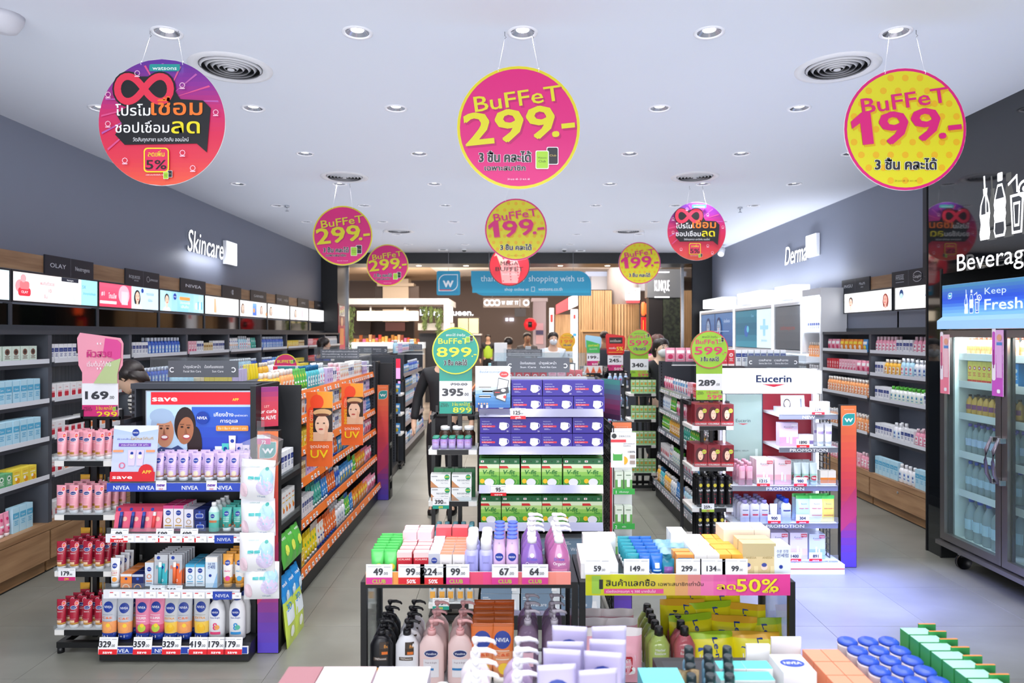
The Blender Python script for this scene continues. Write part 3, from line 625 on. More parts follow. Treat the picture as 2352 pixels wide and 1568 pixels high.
def D2(A, w): A.grad(.06, 1.51, w * .62, 2.06, ['3a8aa0', '2a6a88', '4a9ab0'], 6); A.text('Cera', w * .5, 1.96, .04, '8ac0dc'); A.disc(w * .34, 1.75, .09, '3a6ab0'); A.disc(w * .38, 1.78, .05, '6ac0d8'); A.rect(w * .62, 1.51, w - .06, 2.06, 'e4f6fc'); A.rrect(w * .77, 1.68, w * .83, 1.92, .01, 'a8dcf0'); A.rrect(w * .7, 1.77, w * .9, 1.83, .01, 'a8dcf0'); A.text('ZENOSEAL', w * .8, 1.6, .03, '60a8c8', w=.24)
def D3(A, w): A.grad(.06, 1.51, w - .06, 2.06, ['5a86b8', '3c5f9a'], 6); A.face(w * .26, 1.82, .14, '8ea8c8', '27406e', '6488b8', False); A.rect(w * .47, 1.51, w * .485, 2.06, '1c2c54'); A.face(w * .6, 1.82, .14, '9ab4d0', '27406e', '6488b8', False); A.rect(w * .47, 1.75, w * .9, 1.76, 'a8c8e8') ; A.text('ผิวแข็งแรง', w * .84, 1.9, .05, 'd0e0f4', w=.3)
derma(8.36, 9.28, 'white cabinet framing a grey screen, next to the derma bays', D1, hdr=True); derma(9.3, 10.9, 'white cabinet framing a teal screen and a plus symbol', D2, hdr=True); derma(10.92, 12.85, 'white cabinet framing a blue screen with two faces', D3, hdr=True)
t = thing('display_cabinet', 'bright white lit cabinet between the derma bays and grey screen', 'cabinet', (3.56, 8.35, 0), -pi / 2); w = .5
MB().mat(M('f4f7fc', .4)).box(0, 0, 0, w, .3, .85).build('counter', t); MB().mat(M('f4f7fc', .4)).box(0, .25, .85, w, .3, 2.24).build('back_panel', t); MB().mat(M('f4f7fc', .4)).box(w - .03, 0, .85, w, .25, 2.24).build('side_panel', t); MB().mat(M('f4f7fc', .4)).box(0, .0, 2.16, w - .03, .25, 2.24).build('top_board', t)
for z in (1.15, 1.42, 1.72): MB().mat(M('f4f7fc', .4)).box(0, .02, z, w - .03, .25, z + .015).build('shelf', t)
MB().mat(LEDW).box(.02, .05, 2.145, w - .05, .2, 2.159).build('led_panel', t)
area('derma_glow', (3.6, 10.2, 2.4), .12, 4.6, 26, (.85, .9, 1), (0, radians(-150), 0)); area('derma_wash', (3.5, 8.1, 2.1), .1, .5, 5, (.85, .92, 1), (0, radians(-30), 0))
# ---------------------------------------------------------------- hanging promotion discs
def cards(A, x, z, s, rot=0):
    A.rrect(x + s * .15, z - s * .45, x + s * .95, z + s * .75, s * .1, 'e8e8ea'); A.rrect(x + s * .2, z - s * .4, x + s * .9, z + s * .7, s * .1, '1c1f24')
    A.rrect(x - s * .6, z - s * .75, x + s * .3, z + s * .5, s * .1, 'f0f2e0'); A.rrect(x - s * .55, z - s * .7, x + s * .25, z + s * .45, s * .1, '9bc832'); A.text('Watsons', x - s * .15, z - s * .05, s * .14, '3c5a20', w=s * .6); A.text('Club', x - s * .15, z - s * .3, s * .16, '3c5a20', w=s * .5); A.text('Club', x + s * .58, z + s * .1, s * .14, 'c8b060', w=s * .45)
def out(A, t, x, z, h, c, o='f4f4f6', **k): A.text(t, x, z, h, o, **{**k, 'bold': .2}); A.text(t, x, z, h, c, bold=.12, **k)
def art_infinity(A, r):
    A.dgrad(0, 0, r, ['5a2a90', '8a2a90', 'c8286a', 'd62a50', 'd83848', 'e05a3c'])
    for k in range(12):
        a = radians(20 + k * 17); A.poly([(.05 * r, .35 * r), (cos(a) * r * .96, sin(a) * r * .93), (cos(a + .035) * r * .96, sin(a + .035) * r * .93)], ('b85aa8', 'd85088')[k % 2])
    A.poly([(-.7, .55), (-.55, .74), (.1, .76), (.32, .38), (.62, .33), (.80, .16), (.74, -.5), (.55, -.34), (-.55, -.36), (-.72, -.12), (-.5, 0), (-.72, .2), (-.62, .3)] and [(x * r, z * r) for x, z in [(-.66, .36), (-.72, .55), (-.55, .72), (.08, .72), (.3, .36), (.66, .34), (.78, .22), (.72, -.48), (.56, -.34), (-.58, -.36), (-.73, -.2), (-.62, -.03), (-.72, .13), (-.52, .25)]], '16161a')
    for c, k in (('16161a', 1.5), ('e0304c', 1)):
        q = []
        for i in range(49):
            t = 2 * pi * i / 48; d = 1 + sin(t) ** 2; x, z = .42 * cos(t) / d, .56 * sin(t) * cos(t) / d; nx, nz = cos(t) * 1.0, sin(t) * .6 + .001
            t2 = t + .01; d2 = 1 + sin(t2) ** 2; tx, tz = .42 * cos(t2) / d2 - x, .56 * sin(t2) * cos(t2) / d2 - z; l = sqrt(tx * tx + tz * tz); q += [((x - tz / l * .055 * k - .27) * r, (z + tx / l * .055 * k + .52) * r), ((x + tz / l * .055 * k - .27) * r, (z - tx / l * .055 * k + .52) * r)]
        A.add(q, [(2 * i, 2 * i + 1, 2 * i + 3, 2 * i + 2) for i in range(24)], c); A.add(q, [(2 * i, 2 * i + 1, 2 * i + 3, 2 * i + 2) for i in range(24, 48)], c)
    A.text('โปรโม', -.72 * r, .1 * r, .16 * r, 'f2f2f4', al='l', w=.55 * r, bold=.03); A.text('เชื่อม', -.15 * r, .11 * r, .25 * r, 'f07828', al='l', w=.8 * r, bold=.05)
    A.text('ชอปเชื่อม', -.72 * r, -.17 * r, .16 * r, 'f2f2f4', al='l', w=.85 * r, bold=.03); A.text('ลด', .17 * r, -.18 * r, .24 * r, 'e8d820', al='l', w=.44 * r, bold=.05)
    A.text('วัตสันทุกสาขา และวัตสัน ออนไลน์', 0, -.31 * r, .06 * r, 'f2f2f4', w=.88 * r)
    A.rrect(-.27 * r, -.8 * r, .13 * r, -.41 * r, .06 * r, 'e8d820'); A.rrect(-.25 * r, -.78 * r, .11 * r, -.43 * r, .05 * r, 'd82c58'); A.text('ลดเพิ่ม', -.07 * r, -.55 * r, .08 * r, 'e8d820', w=.26 * r, bold=.03); A.text('5%', -.07 * r, -.75 * r, .15 * r, '24201c', w=.32 * r, bold=.05)
    A.text('เฉพาะสมาชิกวัตสัน คลับ', -.08 * r, -.85 * r, .02 * r, 'f2f2f4', w=.3 * r); cards(A, .1 * r, -.84 * r, .09 * r)
    A.rrect(-.17 * r, .79 * r, .31 * r, .9 * r, .03 * r, '20948f', '0101'); A.text('watsons', .07 * r, .81 * r, .06 * r, 'f4f8f8', w=.38 * r, bold=.02)
    for x, z in ((-.82, .42), (-.82, -.04), (.88, .14), (-.55, -.62), (.52, -.74), (.36, -.5), (-.35, .75), (.36, .56)): A.ring(x * r, z * r, .035 * r, .045 * r, 'f0c8d8', 8); A.rect((x - .04) * r, (z - .06) * r, (x + .04) * r, (z - .045) * r, 'f0c8d8')
def buffet(A, r, num, c, sh, y0=.28):
    for dx, cc in ((.03, sh), (0, c)):
        A.text('BuFFeT', (-.0 + dx) * r, (.35 - dx) * r, .26 * r, cc, w=1.42 * r, bold=.03, rot=8); (A.text('99', (.10 + dx) * r, (-.2 - dx) * r, .54 * r, cc, w=.98 * r, bold=.07, rot=6), A.poly([((x + dx) * r, (z - dx) * r) for x, z in ((-.70, -.26), (-.52, -.24), (-.58, .29), (-.73, .27), (-.90, .12), (-.88, .0), (-.745, .10))], cc)) if num == '199' else A.text(num, (-.12 + dx) * r, (-.22 - dx) * r, .54 * r, cc, w=1.46 * r, bold=.07, rot=6); A.text('.-', (.74 + dx) * r, (-.13 - dx) * r, .5 * r, cc, w=.36 * r, bold=.06, rot=6)
def art_299(A, r):
    A.disc(0, 0, r, 'd0c41c', n=48); A.disc(0, 0, r * .955, 'cc1470', n=48); buffet(A, r, '299', 'd0c81a', 'b00c60')
    out(A, '3 ชิ้น คละได้', -.22 * r, -.56 * r, .15 * r, '26262a', w=.84 * r); out(A, 'เฉพาะสมาชิก', -.22 * r, -.7 * r, .08 * r, '26262a', w=.66 * r); cards(A, .42 * r, -.5 * r, .24 * r)
    A.text('24 เม.ย. 68 - 21 พ.ค. 68', 0, -.86 * r, .03 * r, 'e8e0e8', w=.36 * r)
def art_199(A, r):
    A.disc(0, 0, r, 'cc1470', n=48); A.disc(0, 0, r * .955, 'd0c81a', n=48)
    for j in range(-4, 5):
        for i in range(-4, 5):
            x, z = (i + .5 * (j % 2)) * .24, j * .21
            if x * x + z * z < .8: A.g = 0; A.disc(x * r, z * r, .055 * r, 'd8a814', n=12); A.g = 1
    A.l += 1; buffet(A, r, '199', 'cc1470', 'd0a010'); out(A, '3 ชิ้น คละได้', 0, -.66 * r, .16 * r, '26262a', w=1.0 * r); A.text('24 เม.ย. 68 - 21 พ.ค. 68', 0, -.86 * r, .03 * r, '8a7a10', w=.36 * r)
def art_mega(A, r):
    A.disc(0, 0, r, '1c1416', n=40); A.disc(0, 0, r * .96, 'e02838', n=40); A.poly([(-.35 * r, -.85 * r), (.4 * r, -.85 * r), (.55 * r, -.2 * r), (.35 * r, .35 * r), (0, .5 * r), (-.3 * r, .3 * r), (-.45 * r, -.2 * r)], 'f4a8a4')
    A.poly([(-.75 * r, .45 * r), (-.62 * r, .5 * r), (-.4 * r, -.1 * r), (-.3 * r, .3 * r), (-.5 * r, .62 * r), (-.6 * r, .75 * r)], 'f0c0a8'); A.disc(.0, .55 * r, .2 * r, 'f0c0a8'); A.poly([(-.4 * r, .7 * r), (.2 * r, .9 * r), (.3 * r, .6 * r), (0, .62 * r)], '4a1c1c'); A.disc(-.05 * r, .18 * r, .1 * r, 'a01c30')
    for k in range(14): A.disc((-.3 + (k * .37) % .75) * r, (-.75 + k * .07) * r, .03 * r, 'd02840', n=8)
    A.text('MEGA', 0, .02 * r, .2 * r, '26161a', w=.85 * r, bold=.03); A.text('BUFFET', 0, -.26 * r, .2 * r, '26161a', w=1.35 * r, bold=.03); A.text('#คละได้ จ่ายคุ้ม', 0, -.45 * r, .08 * r, 'f0e4e4', w=.7 * r)
def hang_disc(px, py, rpx, Y, art, label, th=.006, hooks=.2, top=CZ, frame=False):
    r = rpx / F * Y; x, z = wx(px, Y), wz(py, Y)
    t = thing('hanging_disc_sign', label, 'hanging sign', (x, Y, z), 0, 'round promotion signs hung from the ceiling')
    mb = MB().mat(M('d8d4d4', .5)); n = 64; mb.prism([(r * 1.003 * cos(2 * pi * i / n), r * 1.003 * sin(2 * pi * i / n)) for i in range(n)], 0, th); mb.build('board', t)
    A = Art(.0005); art(A, r); A.build('printed_face', t, (0, -.0003, 0)).data.materials[0]
    for s in (-1, 1):
        xa = s * r * .33; za = r * .93
        MB().mat(M('e8e8ec', .3)).tube([(xa, th / 2, za), (s * r * .45 * .5, th / 2 + .02, top - z - .03)], .0008, 5).tube([(xa, th / 2, za - .01), (xa, -.004, za), (xa, th / 2, za + .012)], .0016, 5).build('wire', t)
        MB().mat(M('8a8c92', .3)).tube([(s * r * .225, th / 2 + .02, top - z), (s * r * .225, th / 2 + .02, top - z - .02), (s * r * .225 + .008, th / 2 + .02, top - z - .028), (s * r * .225, th / 2 + .02, top - z - .036)], .002, 5).build('hook', t)
hang_disc(372, 281, 145, 3.5, art_infinity, 'large purple and red infinity disc hanging front left of the ceiling')
hang_disc(1191, 293, 141, 3.52, art_299, 'large pink BUFFET 299 disc hanging in the front middle')
hang_disc(2079, 297, 140, 3.5, art_199, 'large yellow BUFFET 199 disc hanging front right')
hang_disc(787, 541, 68.5, 7.1, art_299, 'mid-size pink BUFFET 299 disc hanging over the left aisle')
hang_disc(1185, 527, 71, 7.0, art_199, 'mid-size yellow BUFFET 199 disc in front of the MEGA disc')
hang_disc(1600, 531, 67, 7.2, art_infinity, 'smaller infinity disc hanging near the derma wall')
hang_disc(890, 609, 48, 10.3, art_299, 'smallest pink BUFFET 299 disc, above the kiosk light box')
hang_disc(1469, 604, 48, 10.3, art_199, 'smallest yellow BUFFET 199 disc hanging before the dark shop fascia')
hang_disc(1170, 610, 47, 10.8, art_mega, 'red MEGA BUFFET disc with a figure, behind the yellow disc')
# blue exit banner and square emblem
def banner(px0, py0, px1, py1, Y, label, art, cor, rr, name):
    x0, x1, z0, z1 = wx(px0, Y), wx(px1, Y), wz(py1, Y), wz(py0, Y); w, h = x1 - x0, z1 - z0; t = thing(name, label, 'hanging sign', (x0, Y, z0))
    P = Art(); P.rrect(0, 0, w, h, rr * h, 'ffffff', cor, 8); pts = P.p[0][0]; MB().mat(M('1590b8', .4)).prism(pts, 0, .02).build('board', t)
    A = Art(.0012); A.rrect(0, 0, w, h, rr * h, '1a9cc4', cor, 8); art(A, w, h); A.build('lettering', t, (0, -.0005, 0))
    for u in (.15, .85) if w > 1 else (.5,): MB().mat(CHROME).tube([(w * u, .01, h), (w * u, .01, h + .01), (w * u, .01, CZ - z0)], .004, 6).build('suspension_rod', t)
def a_w(A, w, h):
    A.grad(w * .1, h * .1, w * .9, h * .3, ['1a9cc4', '1a8cbc'], 2); A.rrect(w * .08, h * .17, w * .9, h * .86, w * .3, 'e8f4fa', '0101', 8); A.rrect(w * .11, h * .2, w * .87, h * .83, w * .28, '1a94c0', '0101', 8); A.rect(w * .12, h * .2, w * .62, h * .24, 'd8405c'); A.text('w', w * .49, h * .34, h * .42, 'f0f6fa', w=w * .44, bold=.05)
def a_th(A, w, h):
    A.grad(w * .01, h * .12, w * .99, h * .3, ['1c9cc6', '28b4d8'], 3); A.text('thank you for shopping with us', w * .51, h * .58, h * .25, 'd8eef6', w=w * .86); A.text('shop online at', w * .38, h * .2, h * .13, 'd8eef6', w=w * .2, bold=.02); A.rect(w * .5, h * .17, w * .53, h * .36, 'd8eef6'); A.rect(w * .504, h * .19, w * .526, h * .34, '1c9cc6'); A.text('watsons.co.th', w * .66, h * .2, h * .15, 'd8eef6', w=w * .2, bold=.02)
banner(1003, 622, 1057, 678, 12.9, 'square blue hanging emblem sign with a white leaf outline', a_w, '1111', .08, 'hanging_emblem')
banner(1082, 622, 1358, 679, 12.9, 'long blue thank you for shopping with us banner hung over the exit', a_th, '1010', .55, 'exit_banner')
# ---------------------------------------------------------------- the mall outside
def px_box(mb, px0, py0, px1, py1, Y, d=.1): return mb.box(wx(px0, Y), Y, max(.001, wz(py1, Y)), wx(px1, Y), Y + d, wz(py0, Y))
def mall(name, label, cat, boxes, Y, extra=None):
    """things beyond the portal, parts given as (part name, material, px box, depth, extra distance)"""
    t = thing(name, label, cat, (0, 0, 0))
    for (pn, m, b, d, dy) in boxes: px_box(MB().mat(m), *b, Y + dy, d).build(pn, t)
    if extra: extra(t)
    return t
BEIGE = M('c8b49c', .5); CREAM = M('e4dccc', .5); DKB = M('3a2c26', .5); SLAT = noise_mat('slat_wood', [(.3, '9a7850'), (.7, 'b8946a')], 4, (6, 6, .6), .5)
struct('ceiling_mall', MB().mat(M('cfc6bc', .8)).box(-9, YE + .75, 4.05, 10, 34, 4.2).box(-9, YE + .75, 3.62, 10, 15.6, 4.05))
struct('wall_mall', MB().mat(M('a8968e', .7)).box(-9, 30, 0, 10, 30.2, 4.2)); struct('wall_mall_left', MB().mat(M('a8988a', .7)).box(-9.2, YE + .75, 0, -9, 30, 4.2)); struct('wall_mall_right', MB().mat(M('a8988a', .7)).box(10, YE + .75, 0, 10.2, 30, 4.2))
struct('trim_mall_soffit', MB().mat(M('d8d0c8', .8)).loft([(3.45, 3.1, 1.5), (3.6, 3.3, 1.7), (4.04, 3.3, 1.7)], 32, 2, 1.0, 19.5)); struct('trim_mall_soffit', MB().mat(M('b89c80', .8)).loft([(3.5, 2.6, 1.3), (3.62, 2.8, 1.5), (4.04, 2.8, 1.5)], 32, 2, -4.2, 21.5))
for i, (x, y) in enumerate(((-3.4, 16), (-1.4, 16.4), (.8, 16), (3, 16.6), (-2.5, 20), (2.1, 21), (0, 24))):
    t = thing('mall_downlight', 'warm downlight in the mall ceiling outside, %s from the portal' % nth(i), 'downlight', (x, y, 3.62 if y < 15.6 else 4.05), 0, 'mall ceiling downlights'); MB().mat(M('ffe8c8', .3, 9)).cyl(0, 0, -.01, 0, .07, 14).build('lens', t); MB().mat(WHITE).loft([(0, .1, .1), (-.012, .095, .095), (-.012, .07, .07)], 16, 2, caps=False).build('trim_ring', t)
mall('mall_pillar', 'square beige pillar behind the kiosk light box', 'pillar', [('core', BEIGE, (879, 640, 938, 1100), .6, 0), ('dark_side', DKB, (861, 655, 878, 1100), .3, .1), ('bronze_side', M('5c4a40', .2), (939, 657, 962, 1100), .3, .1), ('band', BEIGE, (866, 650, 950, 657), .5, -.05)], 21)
def ferns(t, pts, Y):
    rnd = random.Random(3)
    for (px, py0, py1, wd_) in pts:
        mb = MB().mat(noise_mat('fern_green', [(.3, '3c5228'), (.7, '7a8c48')], 9, rough=.6)) if not _fern else MB().mat(_fern[0])
        if not _fern: _fern.append(mb.mats[0])
        x0, z0, z1 = wx(px, Y), wz(py1, Y), wz(py0, Y); W = wd_ / F * Y
        for k in range(170):
            u = rnd.random(); z = z1 + (z0 - z1) * u; r = W * (.5 - .3 * u) * rnd.uniform(.2, 1); a = rnd.uniform(0, 6.28); x, y = x0 + r * cos(a), Y + r * sin(a); l = rnd.uniform(.05, .13); q = rnd.uniform(-.05, .05)
            mb.add([(x, y, z), (x + .012, y + .01, z - l * .5), (x + q, y + q, z - l), (x - .012, y, z - l * .5)], [(0, 1, 2, 3)])
        o = mb.build('hanging_foliage', t); o['kind'] = 'stuff'
_fern = []
WHF = M('d8d4d0', .5); Y = 16.5
k = thing('kiosk', 'mall kiosk with pale frame, hanging greenery and a warm light box', 'kiosk', (0, 0, 0))
for (pn, m, b, d, dy) in [('roof_beam', WHF, (778, 685, 1030, 699), 2.2, 0), ('post', WHF, (1019, 699, 1033, 1100), .15, 0), ('light_box', M('fff0d4', .4, 1.9), (820, 714, 959, 736), .2, .1), ('soffit_panel', M('6a5a50', .6), (778, 699, 1019, 703), 2.1, .05),
                          ('hanger', WHF, (849, 699, 853, 714), .02, .15), ('hanger', WHF, (928, 699, 932, 714), .02, .15), ('counter', M('c8c0b4', .5), (778, 800, 972, 1100), 1.0, .2), ('back_counter', M('2c2c30', .5), (962, 765, 1018, 1100), .4, .6), ('service_hood', M('dcd6cc', .5), (960, 742, 1040, 758), .5, .3),
                          ('back_shelf', M('3c2e28', .6), (850, 738, 950, 800), .2, 2.0), ('poster', M('a87068', .5), (885, 740, 930, 760), .02, 1.95), ('round_sign', M('eef0ec', .5, .8), (1033, 703, 1037, 740), .4, .2), ('showcase', M('f2f6fa', .2, .5), (797, 786, 972, 800), .6, .1), ('back_wall', M('5a4a40', .6), (778, 703, 850, 770), .1, 1.8)]:
    px_box(MB().mat(m), *b, Y + dy, d).build(pn, k)
for j, c in enumerate(('fff4e0', 'ffffff')): MB().mat(M(c, .4, 4)).cyl(0, 0, -.04, 0, .07, 12).build('spot', k, (wx((870, 1010)[j], Y), Y + .5, wz(699, Y)))
ferns(k, [(806, 700, 812 - 15, 22), (975, 700, 752, 20), (1008, 704, 766, 26), (990, 702, 735, 12)], Y + .1)
rnd = random.Random(5)
for i in range(46):   # packets heaped on the kiosk counter
    px = 800 + (i % 23) * 7.3; row = i // 23; Yk = Y + .45 + row * .3; c = ['b8602c', 'd89038', '8a3c20', 'c83c30', 'd8b060', 'a8702c', 'e0a878', 'c86890', 'e8a040'][(i * 5) % 9]; hgt = rnd.uniform(.12, .24) + .1 * row
    o = MB().mat(M(c, .5)).cbox(-.035, -.05, 0, .035, .05, hgt, .006).mat('cream').box(-.02, -.052, .03, .02, -.0501, hgt * .6).build('snack_packet', None, (wx(px, Yk), Yk, wz(800, Y + .2)))
    tag(o, 'snack packet on the kiosk counter, %s from left, %s row' % (nth(i % 23) if i % 23 < 20 else '%dth' % (i % 23 + 1), ('front', 'back')[row]), 'snack', 'snack packets on the kiosk counter')
def letters(name, label, txt, px0, px1, py, Y, hpx, col, emit, extra=None, cat='sign', bold=.04):
    t = thing(name, label, cat, (wx((px0 + px1) / 2, Y), Y, wz(py, Y))); A = Art(.002); A.text(txt, 0, 0, hpx / F * Y, col, w=(px1 - px0) / F * Y, bold=bold)
    MB().mat(M('50504e', .5)).box(-(px1 - px0) / 2 / F * Y, .0, -.03, (px1 - px0) / 2 / F * Y, .05, -.01).build('rail', t); A.build('letters', t, emit=emit); 
letters('dessert_sign', 'white glowing dessert shop lettering behind the ferns', 'Dairy Queen.', 965, 1087, 724, 18, 14, 'e8f0ff', 2.5)
mall('menu_board', 'pale yellow double menu board right of the kiosk', 'menu board', [('panel', M('d8cc9c', .5, .5), (1052, 731, 1075, 765), .05, 0), ('panel', M('d8cc9c', .5, .5), (1077, 731, 1099, 765), .05, 0), ('frame', DKB, (1049, 728, 1102, 769), .04, .06)], 19)
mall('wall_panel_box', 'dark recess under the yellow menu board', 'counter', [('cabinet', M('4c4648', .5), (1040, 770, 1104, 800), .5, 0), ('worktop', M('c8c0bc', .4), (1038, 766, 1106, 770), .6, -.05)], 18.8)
t = mall('wayfinding_sign', 'dark hanging direction sign with white icons', 'sign', [('board', M('8c8078', .5), (1110, 684, 1216, 706), .1, 0), ('rod', M('707070'), (1130, 640, 1131, 684), .02, .04), ('rod', M('707070'), (1195, 640, 1196, 684), .02, .04)], 20)
A = Art(.002); W = (1216 - 1110) / F * 20; hh = 22 / F * 20
for k in range(3): A.ring(W * (.08 + .11 * k), hh * .5, hh * .2, hh * .34, 'e8f0ff', 12)
A.text('W  EXIT  TT', W * .58, hh * .3, hh * .4, 'e8f0ff', w=W * .36, bold=.05); A.ring(W * .93, hh * .5, hh * .2, hh * .34, 'e8f0ff', 12); A.rect(W * .34, hh * .15, W * .345, hh * .85, 'e8f0ff'); A.rect(W * .79, hh * .15, W * .795, hh * .85, 'e8f0ff'); A.build('icons', t, (wx(1110, 20), 19.99, wz(706, 20)), emit=1.4)
mall('small_sign', 'tiny glowing sign on the far brown wall', 'sign', [('board', M('e8ecff', .4, 1.6), (1161, 730, 1167, 737), .05, 0), ('board', M('e8ecff', .4, 1.6), (1170, 730, 1180, 737), .05, 0)], 29.9)
mall('ceiling_projector', 'dark box with brackets hanging from the mall ceiling', 'projector', [('body', M('2c2a30', .5), (1182, 708, 1208, 727), .3, 0), ('bracket', M('2c2a30'), (1194, 690, 1197, 708), .03, .1)], 20)
def lant(t):
    Y = 20; MB().mat(M('d0202c', .4, .3), True).loft([(-.19, .05, .05), (-.14, .15, .15), (0, .2, .2), (.14, .15, .15), (.19, .05, .05)], 16).build('globe', t, (wx(1218, Y), Y, wz(745, Y))); MB().mat(BLKM).loft([(-.08, .06, .02), (.08, .06, .02)], 12).build('emblem', t, (wx(1217, Y), Y - .2, wz(745, Y)))
mall('red_ball_lantern', 'round red lantern beside the pale mall pillar', 'lantern', [('cord', DKB, (1217.5, 690, 1218.5, 734), .01, 0)], 20, lant)
mall('round_pillar', 'pale lilac mall pillar with three small posters', 'pillar', [('shaft', M('b8aab4', .5), (1225, 690, 1254, 1100), .5, 0), ('poster', M('d8a8b8', .5), (1231, 742, 1248, 758), .02, -.03), ('poster', M('4a4670', .5), (1231, 759, 1248, 768), .02, -.03), ('poster', M('d8b0b8', .5), (1231, 770, 1248, 790), .02, -.03), ('capital', M('c8bcc4', .5), (1221, 684, 1258, 692), .6, -.05)], 21)
for (a, b, c, d, Y, l) in ((1262, 707, 1272, 777, 20.5, 'white'),): mall('star_sign', 'tall white glowing sign with a red mark by the pillar', 'sign', [('panel', M('fff6f4', .4, 1.5), (a, b, c, d), .05, 0), ('red_mark', M('e83c3c', .4, .8), (1264, 722, 1270, 740), .01, -.03), ('post', M('80808a', .4), (1265, 777, 1269, 1100), .04, 0)], Y)
def rs(t):
    Y = 19; MB().mat(M('f8f4f4', .4, 1.3)).add([(wx(1306, Y), Y, wz(711, Y)), (wx(1328, Y), Y, wz(701, Y)), (wx(1328, Y), Y, wz(674, Y)), (wx(1306, Y), Y, wz(683, Y))], [(0, 1, 2, 3)]).build('white_panel', t); MB().mat(M('e84048', .4, .9)).add([(wx(1277, Y), Y, wz(722, Y)), (wx(1306, Y), Y, wz(711, Y)), (wx(1306, Y), Y, wz(683, Y)), (wx(1277, Y), Y, wz(700, Y))], [(0, 1, 2, 3)]).build('red_panel', t)
mall('sportswear_shop', 'shop front with a red and white lit fascia and slatted wood', 'shop', [('wood_wall', SLAT, (1276, 722, 1312, 1100), .3, .3), ('white_column', M('fbfbff', .4, 1.4), (1312, 710, 1328, 850), .2, 0), ('red_mark', M('e83c3c', .4, .8), (1317, 722, 1322, 732), .01, -.02), ('blue_mark', M('3c90d8', .4, .8), (1316, 765, 1324, 772), .01, -.02)], 19, rs)
t = thing('slat_wall', 'tan vertical slat wall with dark gaps behind the green phone sign', 'wall panel', (0, 0, 0)); Y = 18
px_box(MB().mat(M('2a211c', .7)), 1328, 665, 1405, 900, Y + .08, .1).build('backing', t)
for i in range(14): px_box(MB().mat(SLAT), 1330 + i * 5.4, 667, 1330 + i * 5.4 + (4.9 if i % 5 else 4.0), 900, Y, .06).build('slat', t)
t = thing('slat_pillar', 'orange-lit round slatted pillar under the white glowing sign', 'pillar', (wx(1436, 18), 18.4, 0)); MB().mat(M('b8b0b0', .5)).cyl(0, 0, 2.5, 4.04, .42, 24).build('drum', t)
for i in range(17):
    a = pi + pi * (i + .5) / 17; MB().mat(SLAT).box(-.03, -.02, 0, .03, .02, 2.5).build('slat', t, (.42 * cos(a), .42 * sin(a), 0), a + pi / 2)
MB().mat(M('2a211c', .7)).cyl(0, 0, 0, 2.5, .40, 20).build('core', t)
letters('noodle_sign', 'red restaurant lettering on the bright white box sign at the mall pillar', 'SUSHIRO', 1441, 1467, 672, 17.7, 11, 'd81c28', .8)
mall('noodle_light_box', 'white glowing box behind the red restaurant lettering', 'light box', [('box', M('ffffff', .4, 1.8), (1438, 661, 1470, 689), .1, 0), ('red_base', M('e04048', .4, 1), (1440, 689, 1469, 695), .1, 0)], 17.86)
def red2(t):
    for i, (a, b) in enumerate(((1474, 1481), (1484, 1491))): MB().mat(M('ff5a28', .4, 2.2), True).loft([(-.16, .03, .03), (-.1, .05, .05), (.1, .05, .05), (.16, .03, .03)], 12).build('lamp', t, (wx((a + b) / 2, 16.4), 16.4, wz(709, 16.4)))
mall('red_vertical_sign', 'red vertical restaurant sign under two glowing lamps', 'sign', [('post', M('2c1c1c'), (1479, 690, 1485, 1100), .06, .11), ('board', M('b81c24', .4, .8), (1474, 728, 1490, 800), .1, 0), ('gold_line', M('e8a040', .4, .6), (1477, 735, 1478.5, 790), .01, -.02), ('gold_line', M('e8a040', .4, .6), (1484, 735, 1485.5, 790), .01, -.02)], 16.5, red2)
def kl(t):
    Y = 15.4; A = Art(.002); W, hh = 34 / F * Y, 26 / F * Y; A.text('KLINIQUE', 0, 0, hh, 'f4f6ff', w=W); A.rect(-W * .5, hh * 1.6, W * .5, hh * 1.7, 'f4f6ff'); A.rect(-W * .5, -hh * .6, W * .5, -hh * .5, 'f4f6ff'); o = A.build('lettering', t, (wx(1520, Y), Y - .02, wz(668, Y)), emit=1.2)
mall('clinic_shop', 'dark clinic shop front with white lettering on a steel fascia', 'shop', [('fascia', M('74787e', .25, metal=.3), (1487, 618, 1575, 683), .3, 0), ('dark_wall', M('1c1616', .4), (1490, 683, 1522, 1100), .3, .05), ('leafy_panel', noise_mat('dark_leaf', [(.4, '0c120c'), (.6, '2c3424')], 14, rough=.6), (1523, 675, 1575, 1100), .3, .04)], 15.4, kl)
mall('upper_fascia', 'pale blue lit ceiling cove above the slatted pillar', 'fascia', [('panel', M('c8ccd8', .5), (1358, 634, 1487, 667), .3, 0), ('cove', M('c0cce8', .5, .35), (1345, 620, 1440, 634), .8, 0)], 19)
mall('phone_sign_case', 'pale framed niche behind the green tall sign', 'display case', [('frame', M('b08c60', .5), (1334, 757, 1388, 762), .1, 0), ('frame', M('b08c60', .5), (1384, 762, 1388, 1100), .1, 0), ('back', M('8c6c48', .5), (1338, 762, 1384, 1100), .02, .06)], 17)
